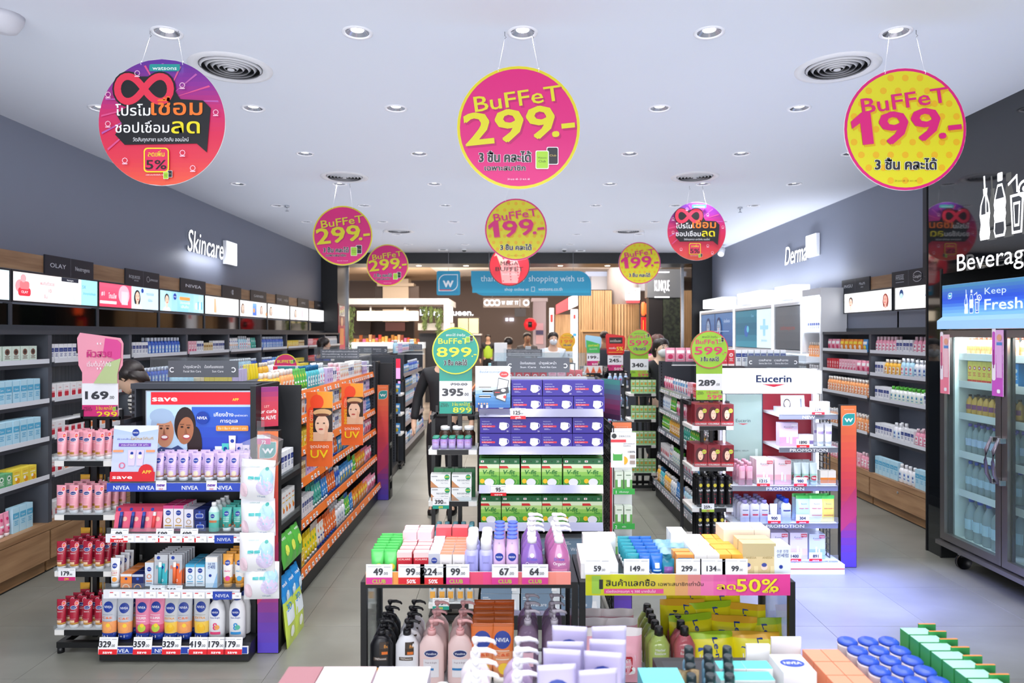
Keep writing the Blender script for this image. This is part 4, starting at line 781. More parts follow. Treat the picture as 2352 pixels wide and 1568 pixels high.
# ---------------------------------------------------------------- a pool of shelf goods
def tl_(A, w, h, c, z0=.3, n=3, k=.6):
    for i in range(n): A.rect(-w * k / 2 * (1 - .2 * (i % 2)), h * (z0 + .07 * i), w * k / 2 * (1 - .3 * (i % 2)), h * (z0 + .07 * i + .03), c)
def art_band(c, c2): return lambda A, w, h: (A.rect(-w / 2 + .001, h * .55, w / 2 - .001, h * .78, c), A.text('Care', 0, h * .62, h * .08, c2, w=w * .55), tl_(A, w, h, c), None)[-1]
def art_disc(c, c2): return lambda A, w, h: (A.disc(0, h * .68, min(w * .3, h * .18), c, n=14), A.disc(0, h * .68, min(w * .16, h * .1), c2, n=10), tl_(A, w, h, c), A.rect(-w * .5, 0, w * .5, h * .12, c), None)[-1]
def art_fruit(c, c2): return lambda A, w, h: (A.text('skin', 0, h * .78, h * .09, c, w=w * .6, bold=.04), A.disc(w * .1, h * .3, w * .28, c, n=14), A.disc(-w * .12, h * .42, w * .16, c2, n=12), A.rect(-w * .4, h * .62, w * .3, h * .66, c2), None)[-1]
def art_jar(c, c2): return lambda A, w, h: (A.rrect(-w * .32, h * .2, w * .32, h * .5, w * .08, c), A.rect(-w * .32, h * .5, w * .32, h * .6, c2), A.text('Olia', 0, h * .75, h * .08, c, w=w * .4), None)[-1]
POOL = {}
def pool(key, name, cat, desc, spec, w, d, h): POOL[key] = (spec, w, d, h, desc, cat, name)
def pc(key, name, main, acc, w, d, h, art, desc): pool(key, name, 'carton', desc, carton(w, d, h, main, art(acc[0], acc[1]), name), w, d, h)
def pb(key, name, main, capc, acc, w, d, h, desc, mat=None, e=2.4):
    hb = h * .8; rs = [(0, w * .44, d * .44), (.006, w * .5, d * .5), (hb * .78, w * .5, d * .5), (hb * .92, w * .38, d * .4), (hb, w * .2, w * .2)]
    def A_(A): A.rect(-w * .34, hb * .2, w * .34, hb * .72, acc[0], 6, 1); A.disc(0, hb * .56, w * .2, acc[1], n=12, rings=2); A.rect(-w * .25, hb * .28, w * .25, hb * .34, acc[1], 4, 1)
    pool(key, name, 'bottle', desc, bottle(rs, main, A_, name, e, [cyl_cap(hb, h - hb, w * .24, capc)], mat=mat), w, d, h)
def pt(key, name, main, capc, acc, w, d, h, desc, crimp=None):
    def A_(A): A.disc(0, h * .72, w * .22, acc[0], n=12, rings=2); A.rect(-w * .3, h * .42, w * .3, h * .5, acc[1], 6, 1); A.disc(w * .05, h * .32, w * .18, acc[0], n=10, rings=2)
    pool(key, name, 'tube', desc, tube(w, h, d, main, capc, A_, name, crimp=crimp), w, d, h)
pc('wr', 'cream_carton', 'f4f4f6', ('c8283c', 'f4b0b8'), .07, .07, .115, art_jar, 'white cream carton with a red jar picture')
pc('wb', 'serum_carton', 'f4f6fa', ('2a3f8c', 'b8c8ec'), .045, .045, .13, art_band, 'slim white serum carton with a navy band')
pc('wo', 'vitamin_carton', 'f6f4f0', ('f08a50', 'fbd8b8'), .07, .06, .12, art_jar, 'white vitamin carton with an orange jar picture')
pc('lb', 'toner_carton', 'b8e0f2', ('58b0d8', 'ffffff'), .06, .05, .17, art_band, 'light blue toner carton')
pc('mb', 'mask_carton', 'dceee0', ('7a5648', '3c2a24'), .075, .03, .12, art_disc, 'pale green mask carton with a dark haired figure')
pc('lc', 'lilac_carton', 'd8c4ec', ('8a5cc0', 'ffffff'), .05, .05, .13, art_fruit, 'lilac serum carton')
pc('rc', 'red_carton', 'd83040', ('f8e8e8', 'e86878'), .05, .05, .13, art_disc, 'red serum carton with a white disc')
pc('gc', 'gold_carton', 'ecdcb4', ('b08840', '8a6428'), .05, .05, .11, art_band, 'pale gold carton')
pc('yc', 'yellow_carton', 'f4dc50', ('e8a020', 'ffffff'), .07, .05, .11, art_fruit, 'yellow carton with orange fruit')
pc('pk', 'pink_carton', 'f6bccc', ('d84878', 'ffffff'), .055, .05, .13, art_fruit, 'pink carton with a rose pattern')
pc('gn', 'green_carton', '6cb480', ('f0f8f0', '2c7a48'), .06, .05, .10, art_disc, 'green soap carton with a white disc')
pc('ot', 'sunscreen_carton', 'f8f8f8', ('f07820', 'f8c020'), .05, .04, .15, art_fruit, 'tall white sunscreen carton with an orange sun')
pb('bw', 'lotion_bottle', 'f2f3f7', 'f2f3f7', ('d8ecf8', '2456b0'), .06, .045, .17, 'white lotion bottle with a pale blue label')
pb('bb', 'micellar_bottle', 'b4dcee', 'f4f6fa', ('f4f8fc', 'e05a88'), .062, .045, .18, 'pale blue cleansing water bottle with white cap')
pb('bt', 'aqua_bottle', '4ab8c4', '1c6c9c', ('e0f4f4', '1c6c9c'), .055, .04, .17, 'aqua green bottle with blue cap')
pb('bp', 'pink_bottle', 'f4a4bc', 'f6d8e0', ('ffffff', 'd84878'), .055, .04, .16, 'pink lotion bottle with pale cap')
pb('bu', 'blue_bottle', '2c5cc4', 'e8f0fa', ('a8d0f4', 'ffffff'), .055, .04, .17, 'deep blue lotion bottle with white cap')
pb('by', 'amber_bottle', 'f4b838', 'f6f0e4', ('fbf0d8', 'e07820'), .06, .045, .16, 'amber yellow bottle with cream cap')
pb('bg', 'green_capped_bottle', 'f2f5f2', '58b83c', ('e4f4e0', '2a8ac0'), .06, .045, .15, 'white bottle with bright green cap')
pb('bo', 'orange_bottle', 'f8a868', 'f4f0ea', ('fff0e0', 'e8602c'), .055, .045, .17, 'orange peach bottle with cream cap')
pt('tw', 'white_tube', 'f4f5f8', 'f0f2f6', ('2456b0', 'f0a050'), .05, .035, .16, 'white squeeze tube with blue mark')
pt('ty', 'yellow_tube', 'f6dc28', 'f4f4f0', ('5ab040', 'f8f4d0'), .055, .035, .16, 'yellow squeeze tube with green leaf mark')
pt('to', 'orange_tube', 'f07434', '2450b4', ('f8e0c8', 'ffffff'), .05, .035, .16, 'orange squeeze tube with blue cap')
pt('tg', 'green_tube', '5cc050', 'f4f8f4', ('f6e850', 'ffffff'), .05, .035, .16, 'green squeeze tube with lemon mark')
pt('tb', 'blue_tube', '3c8cd8', 'f4f8ff', ('ffffff', 'c8e4f8'), .05, .035, .16, 'blue squeeze tube with white cap')
pt('tp', 'pink_tube', 'f49cb8', 'f8f0f4', ('d83470', 'ffffff'), .05, .035, .16, 'pink squeeze tube with rose mark')
pt('tt', 'teal_tube', '52b8a8', 'f0f8f6', ('f4fbfa', '1c7c70'), .05, .035, .16, 'teal squeeze tube with white mark')
pt('tn', 'navy_banded_tube', 'f0ece4', '1c3a9c', ('f0742c', '1c3a9c'), .055, .035, .17, 'cream squeeze tube with navy cap')
def sachet(key, name, col, acc, desc, w=.09, h=.13):
    def A_(A): A.rect(-w * .4, h * .6, w * .4, h * .82, acc[0], 5, 2); A.disc(0, h * .36, w * .26, acc[1], n=12, rings=2); A.rect(-w * .3, h * .12, w * .3, h * .18, acc[0], 4, 1)
    pool(key, name, 'sachet', desc, pack(w, h, .022, col, A_, name), w, .03, h)
sachet('so', 'orange_sachet', 'f59030', ('fce040', 'f8f0e0'), 'orange face mask sachet'); sachet('sp', 'pink_sachet', 'f4a0b8', ('ffffff', 'd83c6c'), 'pink face mask sachet')
sachet('sb', 'blue_sachet', '4c9cdc', ('ffffff', 'f4d840'), 'blue face mask sachet'); sachet('sg', 'green_sachet', '68b848', ('fffce0', 'f4f4f4'), 'green face mask sachet'); sachet('sw', 'white_sachet', 'f2f2f6', ('5a9cd0', 'e87898'), 'white face mask sachet')
def _jar():
    mb = MB().mat(M('f4f4f6', .3), True).loft([(0, .028, .028), (.004, .032, .032), (.034, .032, .032)], 18); cp = MB().mat(M('dfe3ec', .25), True).loft([(.034, .034, .034), (.05, .034, .034), (.052, .031, .031)], 18); return ('cream_jar', mb.mesh('cream_jar'), [kid('lid', cp.mesh('lid'))])
pool('jw', 'cream_jar', 'jar', 'small white cream jar with silver lid', _jar(), .068, .068, .052)
WHITEISH = ['wr', 'wb', 'wo', 'lb', 'bw', 'gc', 'lc', 'tw', 'wr', 'wo', 'jw', 'pk', 'bb']; COLORFUL = ['ty', 'to', 'tg', 'tb', 'tp', 'tt', 'tn', 'so', 'sp', 'sb', 'sg', 'by', 'bo', 'bt', 'bu', 'tw', 'wb', 'sw']
def run_shelf(ox, oy, rz, x0, x1, yf, z, zmax, keys, where, group, side='near end', depth=1, rnd=random, gap=.006, mix=3, tmax=6):
    """goods side by side along a shelf whose local frame starts at (ox, oy)"""
    c, s = cos(rz), sin(rz); x = x0; k = 0; cnt = {}
    while x < x1 - .03:
        key = keys[k % len(keys)] if mix == 0 else rnd.choice(keys); k += 1
        sp, w, d, h, desc, cat, nm = POOL[key]
        if h > zmax: continue
        n = min(rnd.randint(2, tmax), int((x1 - x) / (w + gap)))
        if n < 1:
            if k > 40: break
            x += .02; continue
        for j in range(depth):
            for i in range(n):
                lx = x + w / 2 + i * (w + gap); ly = yf + (d / 2 if cat in ('bottle', 'tube', 'jar', 'sachet') else 0) + j * (d + .008) + rnd.uniform(-.002, .002)
                q = cnt.get((desc, j), 0); cnt[(desc, j)] = q + 1
                lb = '%s, %s, %s from %s' % (desc, where, nth(q), side)
                if depth > 1: lb += (', front', ', behind')[min(j, 1)]
                if len(lb.split()) > 16: lb = lb.replace(' from ' + side, ' along').replace(' with a ', ' with ')
                inst(sp, (ox + lx * c - ly * s, oy + lx * s + ly * c, z + .001), rz + rnd.uniform(-.03, .03), lb, cat, group)
        x += n * (w + gap) + .006
R = random.Random(11)
LN = ['drawer top', 'second shelf', 'third shelf', 'fourth shelf', 'top shelf']
LK = {-1: [['tb', 'lb', 'tp'], ['gn', 'yc', 'wo', 'gn', 'yc'], ['lc', 'lb', 'lb'], ['bw', 'lb', 'lb', 'lb'], ['mb']], 0: [['wr', 'wb'], ['wo', 'wr', 'wo'], ['wr', 'wo', 'wo'], ['wr', 'wr', 'gc'], ['wb', 'jw', 'wb']],
      1: [['wr'], ['wo', 'wb'], ['lb', 'bb'], ['bu', 'wb'], ['bu', 'wb', 'wr']], 2: [['pk'], ['tp', 'rc'], ['lc', 'rc'], ['pk', 'lc'], ['lc', 'pk', 'rc', 'gc', 'wb']], 3: [['bw'], ['bb'], ['bb', 'bw'], ['bu', 'bb'], ['bw', 'bb', 'tw', 'tt', 'bt']],
      4: [['tb'], ['bb'], ['tb', 'bu'], ['bu', 'tb'], ['tb', 'bu', 'gc', 'tn']], 5: [['yc'], ['yc'], ['yc', 'lb'], ['gc', 'yc'], ['yc', 'gc', 'yc']], 6: [['pk'], ['wr'], ['tp'], ['rc', 'pk'], ['wr', 'pk', 'rc']], 7: [['wr'], ['wr'], ['wr'], ['wb', 'wr'], ['wb', 'wr', 'bw']]}
for k in range(-1, 8):
    for li, z in enumerate(LV['L']):
        if k >= 2 and li < (2 if k < 5 else 3): continue
        zm = ([*LV['L'], 1.72][li + 1] - z - .035)
        run_shelf(XS, Y0 + BW * k, pi / 2, .04, BW - .04, .03 + .02 * (li == 0), z, zm, LK[k][li], '%s of %s left bay' % (LN[li], nth(k + 1)), 'goods on the %s of the %s left bay' % (LN[li], nth(k + 1)), depth=2 if k < 2 and li > 0 else 1, rnd=R, mix=1)
RK = [[['bw', 'lb', 'gn'], ['bw', 'wb', 'bp', 'tw'], ['bg', 'wb', 'bg'], ['bb', 'by', 'wb', 'bw'], ['wb', 'wb', 'bw', 'bp']], [['rc', 'pk', 'bp'], ['sp', 'bo', 'so'], ['bo', 'bo', 'by'], ['pk', 'wr', 'sp', 'rc'], ['lb', 'gn', 'sb', 'bt', 'sp', 'so']]]
for k in range(2):
    for li, z in enumerate(LV['R']):
        zm = ([*LV['R'], 1.72][li + 1] - z - .035)
        run_shelf(3.58, 6.81 + BW * k, -pi / 2, .04, BW - .04, .03, z, zm, RK[k][li], '%s of %s derma bay' % (LN[li], ('near', 'far')[k]), 'goods on the %s of the %s derma bay' % (LN[li], ('near', 'far')[k]), 'far end', depth=2 if li else 1, rnd=R, mix=1)
for z, ks in ((.856, ['wb', 'tw', 'gc']), (1.166, ['wb', 'bw']), (1.436, ['bo']), (1.736, ['wo', 'wb'])):
    run_shelf(3.56, 8.35, -pi / 2, .02, .44, .06, z, .2, ks, 'white cabinet shelf at %s height' % {.856: 'counter', 1.166: 'chest', 1.436: 'eye', 1.736: 'head'}[z], 'goods in the lit white cabinet', 'far end', rnd=R)
for j, (ya, yb) in enumerate(((8.36, 9.28), (9.3, 10.9), (10.92, 12.85))):
    for z in (.901, 1.136):
        run_shelf(3.56, yb, -pi / 2, .05, yb - ya - .05, .08, z, .2, ['wb', 'bw', 'tw', 'lb', 'bb'], '%s of the %s derma cabinet' % ('counter' if z < 1 else 'shelf', nth(j)), 'goods on the white derma cabinets', 'far end', rnd=R, tmax=4)
# small open advert cards leaning on shelves
def standee(name, label, x, y, z, rz, w, h, art, lean=-.12, cat='advert', th=.004, base='f2f2f6'):
    o = MB().mat(M(base, .4)).box(-w / 2, 0, 0, w / 2, th, h).build(name, None, (x, y, z), rz); o.rotation_euler = (lean, 0, rz); tag(o, label, cat)
    A = Art(.0005); art(A, w, h); o2 = link('printed_picture', A.mesh('printed_picture', clip=(-w / 2, 0, w / 2, h)), o); return o
# ---------------------------------------------------------------- gondolas down the middle
GD = M('3e424a', .45); GB = M('15171b', .45); RAILO = M('f07a28', .4); RAILS = M('b9bcc8', .22, metal=.7)
tag_mesh = MB().mat('f4f5f8').box(-.019, -.0015, 0, .019, 0, .03).mat('e04050').box(-.017, -.0016, .001, -.003, -.0015, .008).mat('50545c').box(-.012, -.0017, .014, .012, -.0016, .021).mesh('price_tag')
def side_frame(side): return (pi / 2 if side == 'R' else -pi / 2)
def gondola(name, label, x0, x1, y0, y1, levels, h=1.42, sh=None, sides='R', rail=RAILO, slots=True, rd=.40, tags=True, ends=(1, 1)):
    """double sided gondola running away from the shop front; x0/x1 are the tips of its shelves"""
    t = thing(name, label, 'shelf unit', ((x0 + x1) / 2, y0, 0)); w = x1 - x0; L_ = y1 - y0
    MB().mat(GB).box(-w / 2 + .03, 0, 0, w / 2 - .03, L_, .10).build('plinth', t); MB().mat(GD).box(-.02, .02, .1, .02, L_ - .02, sh or h).build('spine_panel', t); MB().mat(M('4c5058', .4)).box(-.05, .02, sh or h, .05, L_ - .02, (sh or h) + .02).build('top_cap', t)
    for k in range(2):
        if not ends[k]: continue
        y = k * (L_ - .02); mb = MB().mat(GD).box(-w / 2 + .06, y, .1, w / 2 - .06, y + .02, h)
        mb.build('end_panel', t)
        if slots:
            q = MB().mat(BLKM); yy = y - .002
            for sx in (-1, 1):
                for i in range(40): q.box(sx * (w / 2 - .085) - .006, yy, .14 + i * .032, sx * (w / 2 - .085) + .006, yy + .002, .14 + i * .032 + .017)
            o = q.build('slot_row', t); o['kind'] = 'stuff'
    for sd in sides:
        sg = 1 if sd == 'R' else -1
        for li, z in enumerate(levels):
            dp = w / 2 - (0 if li == 0 else .03 + .0095 * li)
            s = MB().mat(GD).box(min(0, sg * (dp - .012)), .02, z - .02, max(0, sg * (dp - .012)), L_ - .02, z).build('shelf', t)
            n = max(1, round(L_ / .95)); 
            for k in range(n):
                ya, yb = .02 + (L_ - .04) * k / n + .004, .02 + (L_ - .04) * (k + 1) / n - .004
                r = MB().mat(rail).prism([(sg * (dp - .012), z - .035), (sg * (dp + .008), z - .035), (sg * (dp - .004), z + .018), (sg * (dp - .012), z + .018)], ya, yb); rr = r.build('price_rail', s)
                if tags:
                    m = int((yb - ya) / .075)
                    for i in range(m):
                        if R.random() < .15: continue
                        o = link('price_tag', tag_mesh, s, (sg * (dp + .008), ya + .03 + (i + R.uniform(-.15, .15)) * (yb - ya - .04) / m, z - .03), side_frame(sd)); o.rotation_euler = (-.18, 0, side_frame(sd))
    return t
GL = [.17, .45, .72, .925, 1.135]
gondola('gondola', 'long gondola with orange price rails behind the blue beauty display', -2.25, -1.34, 4.08, 7.05, GL + [1.30], sh=1.36, sides='RL')
GK = [['ty', 'yc', 'ty', 'tn', 'to', 'to', 'bw', 'tg', 'tb', 'so', 'so', 'sp'], ['sw', 'tw', 'wb', 'tt', 'tb', 'to', 'bu', 'sb', 'tg', 'so', 'sp', 'so'], ['wb', 'rc', 'gc', 'lc', 'tb', 'bu', 'to', 'sb', 'tp', 'sw', 'sp'], ['lc', 'tb', 'yc', 'wb', 'bb', 'tw', 'wb', 'ot', 'sw', 'ot'], ['wb', 'lc', 'wo', 'sw', 'rc', 'sb', 'wb', 'so', 'wo', 'pk']]
for li, z in enumerate(GL):
    zm = ([*GL, 1.30][li + 1] - z - .02)
    run_shelf(-1.34 - (.0 if li == 0 else .03 + .0095 * li), 4.1, pi / 2, .02, 2.9, .035, z, max(zm, .14) if li == 4 else max(zm, .175), GK[li], '%s of the orange railed gondola' % ['bottom shelf', 'second shelf', 'third shelf', 'fourth shelf', 'fifth shelf'][li], 'goods on the %s of the orange railed gondola' % ['bottom', 'second', 'third', 'fourth', 'fifth'][li], depth=2, rnd=R, mix=0, tmax=5)
run_shelf(-1.415, 4.10, pi / 2, .02, 1.25, .03, 1.302, .25, ['by', 'bo', 'tg', 'bt', 'bb', 'bu', 'tb', 'bw'], 'near half of gondola top shelf', 'goods on the gondola top shelf', rnd=R, mix=0, depth=2)
run_shelf(-1.415, 5.35, pi / 2, .02, 1.6, .03, 1.302, .25, ['lc', 'wb', 'bp', 'ot', 'wb', 'ot'], 'far half of gondola top shelf', 'pale goods on the gondola top shelf', rnd=R, mix=0, depth=2)
run_shelf(-2.18, 7.0, -pi / 2, .02, 2.85, .06, 1.302, .25, ['yc', 'gc', 'bb', 'bw', 'by', 'ty', 'lc'], 'other side of gondola top', 'goods on the other side of the gondola top', 'far end', rnd=R, mix=0, depth=1)
def wfin(px0, px1, py0, py1, Y, label, cut=None):
    x0, x1, z1 = wx(px0, Y), wx(px1, Y), wz(py0, Y); w = x1 - x0
    t = thing('emblem_fin', label, 'sign panel', ((x0 + x1) / 2, Y, 0), 0, 'tall gradient fins with a leaf emblem at gondola ends')
    MB().mat(BLKM).cbox(-w / 2, 0, 0, w / 2, .04, z1, .003).build('panel', t)
    A = Art(.0006); A.grad(-w / 2 + .004, .004, w / 2 - .004, z1 - .004, ['f08048', 'ee7048', 'e8584c', 'e04a54', 'd04262', 'b03a78', '7040a8', '5848c8'], 22)
    A.poly([(-w * .48, z1 * .36), (w * .48, z1 * .5), (w * .48, z1 * .32), (-w * .48, z1 * .22)], 'c03c6c'); A.rrect(-w * .38, z1 - .15, w * .38, z1 - .06, w * .35, 'f0f0f0', '0101', 6); A.rrect(-w * .36, z1 - .147, w * .36, z1 - .063, w * .33, '2a9a98', '0101', 6); A.text('w', 0, z1 - .122, .042, 'f4f8f8', w=w * .5, bold=.06)
    A.text('watsons', 0, z1 - .035, .01, 'f8c8b0', w=w * .6); A.build('printed_face', t, (0, -.0003, 0))
wfin(590, 641, 988, 1500, 3.64, 'gradient fin with leaf emblem behind the cotton packs'); wfin(866, 893, 883, 1148, 7.01, 'gradient fin with leaf emblem at the far end of the orange gondola')
wfin(1405, 1452, 968, 1420, 4.09, 'gradient fin with leaf emblem beside the mask display'); wfin(1930, 1968, 930, 1303, 4.98, 'gradient fin with leaf emblem right of the white lit skincare display')
# orange sunshine flags on the gondola
def sunflag(px0, px1, py0, py1, label):
    X = -1.23; Y = X * -F / (VX - (px0 + px1) / 2); w = (px1 - px0) / F * Y; h = (py1 - py0) / F * Y
    def a(A, w, h):
        A.rect(-w / 2, 0, w / 2, h, 'ee6a2a'); A.poly([(-w * .1, h), (w / 2, h), (w / 2, h * .78), (w * .1, h * .72)], 'f5a030'); A.disc(-w * .1, h * .86, w * .26, 'f04a24', h * .1); A.disc(-w * .25, h * .72, w * .2, 'f04a24', h * .09)
        A.rect(-w * .24, h * .34, w * .5, h * .78, '2c2424'); A.rect(-w * .24, h * .34, w * .5, h * .46, 'e8bc9c'); A.disc(w * .1, h * .56, w * .27, 'f0c8ac', h * .13, 16); A.disc(w * .12, h * .72, w * .36, 'dcb07c', h * .05, 14); A.disc(w * .1, h * .69, w * .28, '6a3c28', h * .02, 12); A.disc(w * .06, h * .5, w * .09, 'c0504c', h * .012, 10)
        for d in (-1, 1): A.disc(w * (.06 + .12 * d), h * .58, w * .045, '3a2420', h * .008, 8)
        A.poly([(w * .15, h * .36), (w * .3, h * .36), (w * .34, h * .52), (w * .24, h * .56), (w * .2, h * .46)], 'e6b494')
        A.text('HELLO', -w * .36, h * .68, w * .13, 'f8c8a0', w=h * .14, rot=-90); A.text('SUNSHINE', -w * .36, h * .46, w * .13, 'f8d030', w=h * .24, rot=-90, bold=.05)
        A.text('จุดปลอด', 0, h * .25, h * .045, 'f8f0e0', w=w * .7, bold=.02); A.text('UV', 0, h * .12, h * .11, 'f8d41c', w=w * .66, bold=.05)
    t = standee('sun_care_flag', label, wx((px0 + px1) / 2, Y), Y, wz(py1, Y), 0, w, h, a, 0, 'sign'); return t
sunflag(704, 764, 899, 1071, 'nearer orange HELLO SUNSHINE flag on the orange railed gondola'); sunflag(784, 834, 880, 1022, 'farther orange HELLO SUNSHINE flag on the orange railed gondola')
# other gondolas
def dirboard(px0, px1, py0, py1, Y, label, lines, acr=None, group='grey direction boards on clear stands'):
    x0, x1, z0, z1 = wx(px0, Y), wx(px1, Y), wz(py1, Y), wz(py0, Y); w, h = x1 - x0, z1 - z0; t = thing('direction_board', label, 'sign', (x0, Y, z0), 0, group)
    MB().mat(M('5c6068', .5)).box(0, -.004, 0, w, 0, h).build('board', t); A = Art(.0006)
    if lines == 'dir' or len(lines) == 4:
        l = lines if isinstance(lines, tuple) else ('บำรุงผิวหน้า', 'Facial Skin Care', 'ป้องกันแสงแดด', 'Sun Care')
        A.text(l[0], w * .22, h * .55, h * .17, 'f0f2f6', al='l', w=w * .24); A.text(l[1], w * .22, h * .3, h * .13, 'f0f2f6', al='l', w=w * .25); A.text(l[2], w * .79, h * .55, h * .17, 'f0f2f6', al='r', w=w * .27); A.text(l[3], w * .79, h * .3, h * .13, 'f0f2f6', al='r', w=w * .16 if len(l[3]) < 10 else w * .25)
        for x, c in ((.06, 45), (.93, 225)): A.ring(w * x, h * .45, h * .1, h * .16, 'f0f2f6', 16, c, c + 270)
    else:
        for i, s in enumerate(lines): A.text(s, w / 2, h * (.72 - .27 * i), h * .12, 'e4e6ec', w=w * .9)
    A.build('lettering', t, (0, -.0042, 0))
    a = acr or (.03, .03, -.08, .01); MB().mat(ACRYL).box(-a[0], 0, -.06, w + a[1], .004, h + a[3]).build('clear_stand', t); MB().mat(WHITE).box(-a[0], -.02, -.068, w + a[1], .03, -.06).build('base', t); return t
HL = ('สินค้านี้อยู่ภายใต้ระบบกันขโมย', 'Shoplifting is a crime', 'All criminals will be prosecuted')
dirboard(387, 548, 828, 866, 4.12, 'grey Facial Skin Care and Sun Care board above the save poster', 'dir', (.11, .06, 0, .02))
dirboard(1163, 1308, 821, 855, 4.42, 'grey Sun Care board on top of the mask display', ('ป้องกันแสงแดด', 'Sun Care', 'บำรุงผิวหน้า', 'Facial Skin Care'), (.06, .1, 0, .03))
dirboard(1717, 1834, 817, 844, 5.35, 'grey Derma Skin Care board on top of the lit white display', ('เวชสำอาง', 'Derma Skin Care', 'เวชสำอาง', 'Derma Skin Care'), (.02, .06, 0, .03))
dirboard(736, 825, 802, 824, 6.6, 'grey shoplifting warning board on the orange railed gondola', HL, (.06, .12, 0, .02)); dirboard(821, 890, 795, 812, 9.4, 'small grey direction board over the pink screen display', 'dir'); dirboard(918, 970, 790, 803, 10.4, 'small grey warning board left of the green 899 sign', HL)
dirboard(1163, 1245, 802, 819, 8.0, 'grey warning board in front of the checkout', HL); dirboard(1551, 1598, 800, 824, 6.9, 'grey warning board left of the lime 599 sign', HL); 
gondola('gondola', 'dark gondola past the orange one, slotted end panel towards the shop front', -2.25, -1.39, 7.2, 8.6, GL, sides='', ends=(1, 1))
gondola('gondola', 'far left gondola with blue and white goods', -2.2, -1.44, 9.05, 11.6, GL, rail=RAILS, tags=False)
for li, z in enumerate(GL): run_shelf(-1.44 - (.0 if li == 0 else .03 + .0095 * li), 9.08, pi / 2, .02, 2.4, .03, z, .18, ['sb', 'bw', 'bb', 'sw', 'bu', 'tw'], '%s shelf of the far left gondola' % nth(li), 'goods on the far left gondola', rnd=R, mix=1)
run_shelf(-1.55, 9.08, pi / 2, .1, 2.4, .0, 1.445, .2, ['lc', 'sw', 'bb', 'gn', 'so'], 'top of the far left gondola', 'goods on top of the far left gondola', rnd=R)
gondola('gondola', 'middle gondola behind the blue mask display', -.27, .63, 4.5, 7.2, [1.32], sh=1.30, sides='LR', ends=(1, 1), tags=False)
run_shelf(-.2, 4.72, 0, 0, .75, .02, 1.322, .14, ['tp', 'pk', 'rc', 'lc'], 'top of the middle gondola', 'pink goods on top of the middle gondola', 'left', rnd=R)
gondola('gondola', 'right hand gondola with grey rails behind the hair dye stand', 1.50, 2.40, 5.32, 7.22, GL, sides='L', rail=RAILS)
DK_ = [['by', 'bt', 'by', 'bw', 'tb', 'bb'], ['wr', 'tw', 'bg', 'sw', 'tw'], ['tg', 'by', 'bw', 'tt'], ['bw', 'tg', 'sp', 'tw'], ['sp', 'sw', 'pk', 'rc', 'tp']]
for li, z in enumerate(GL): run_shelf(1.50 + (.0 if li == 0 else .03 + .0095 * li), 7.2, -pi / 2, .02, 1.85, .035, z, .18, DK_[li], '%s shelf of the right gondola' % nth(li), 'goods on the %s shelf of the right gondola' % nth(li), 'far end', rnd=R, mix=0, depth=1)
run_shelf(1.54, 5.55, 0, 0, .75, .0, 1.445, .2, ['sp', 'rc', 'wb', 'wb'], 'top of the right gondola', 'goods on top of the right gondola', 'left', rnd=R)
run_shelf(1.45, 6.4, 0, 0, .5, .0, 1.445, .2, ['sp', 'sp', 'sw'], 'rear top of the right gondola', 'pink sachets on top of the right gondola', 'left', rnd=R)
gondola('gondola', 'farthest gondola behind the red 5% sign', 1.49, 2.2, 10.8, 12.6, GL, sides='L', rail=RAILS, tags=False)
def side_module(x, y0, y1, label, key_rows, where):
    """black end module whose goods face the aisle"""
    t = thing('end_module', label, 'shelf unit', (x, y0, 0)); MB().mat(GB).box(-.16, 0, 0, 0, y1 - y0, .09).build('plinth', t); MB().mat(GB).box(-.16, 0, .09, -.13, y1 - y0, 1.42).build('back_panel', t); MB().mat(M('1c1e22', .5)).box(-.13, y1 - y0 - .02, .09, 0, y1 - y0, 1.40).build('side_panel', t)
    for z in [r[0] for r in key_rows]: MB().mat(GB).box(-.13, 0, z - .03, 0, y1 - y0 - .02, z).build('shelf', t); MB().mat(ACRYL).box(-.003, 0, z, 0, y1 - y0 - .02, z + .03).build('clear_lip', t)
    for z, ks in key_rows: run_shelf(x, y0, pi / 2, .01, y1 - y0 - .03, .03, z, .3, ks, where + ' at %s height' % {0: 'ankle', 1: 'knee', 2: 'waist', 3: 'chest', 4: 'shoulder'}[min(4, int(z / .3))], 'goods on ' + where, rnd=R, depth=1)
side_module(-1.25, 3.69, 4.07, 'black end module with hanging packs beside the blue beauty display', [(.91, ['wb', 'wr', 'rc', 'wb']), (.66, ['ot', 'wb'])], 'the end module')
side_module(-1.25, 7.06, 7.19, 'black end module at the far end of the orange gondola', [(.2, ['sp', 'so']), (.55, ['sp', 'rc']), (.85, ['sp', 'so']), (1.1, ['sp'])], 'the far end module')
def soft(name, w, h, d, col, art, seed=0, top=None, mat=None, **k): return pack(w, h, d, col, art, name, top, mat, seed=seed, **k)
def a_lime(A): A.disc(0, .09, .03, 'e8f060', n=12, rings=2); A.text('WIPES', 0, .15, .012, 'ffffff', w=.06)
def a_3d(A): A.rect(-.06, .12, .06, .2, 'e8f2fa', 4, 3); A.text('3D', -.01, .19, .04, '3c9ce0', w=.07, bold=.05); A.disc(.0, .07, .03, 'f4f8f0', n=10, rings=2)
def a_bl(A): A.text('mask', 0, .12, .02, 'ffffff', w=.07, bold=.04); A.disc(.01, .06, .03, 'd8ecfa', n=12, rings=2)
for i in range(3): inst(soft('wet_wipe_pack', .11, .18, .04, '5cb84c', a_lime, i), (-1.235, 3.76 + i * .11, .42), pi / 2, 'green lime wet wipe pack on the end module, %s from near' % nth(i), 'soft pack', 'green wipe packs', rx=-.2)
for i in range(3): inst(soft('bath_pack', .11, .17, .04, '2c90dc', a_bl, i), (-1.235, 3.75 + i * .11, .2), pi / 2, 'blue bath pack low on the end module, %s from near' % nth(i), 'soft pack', 'blue bath packs', rx=-.2)
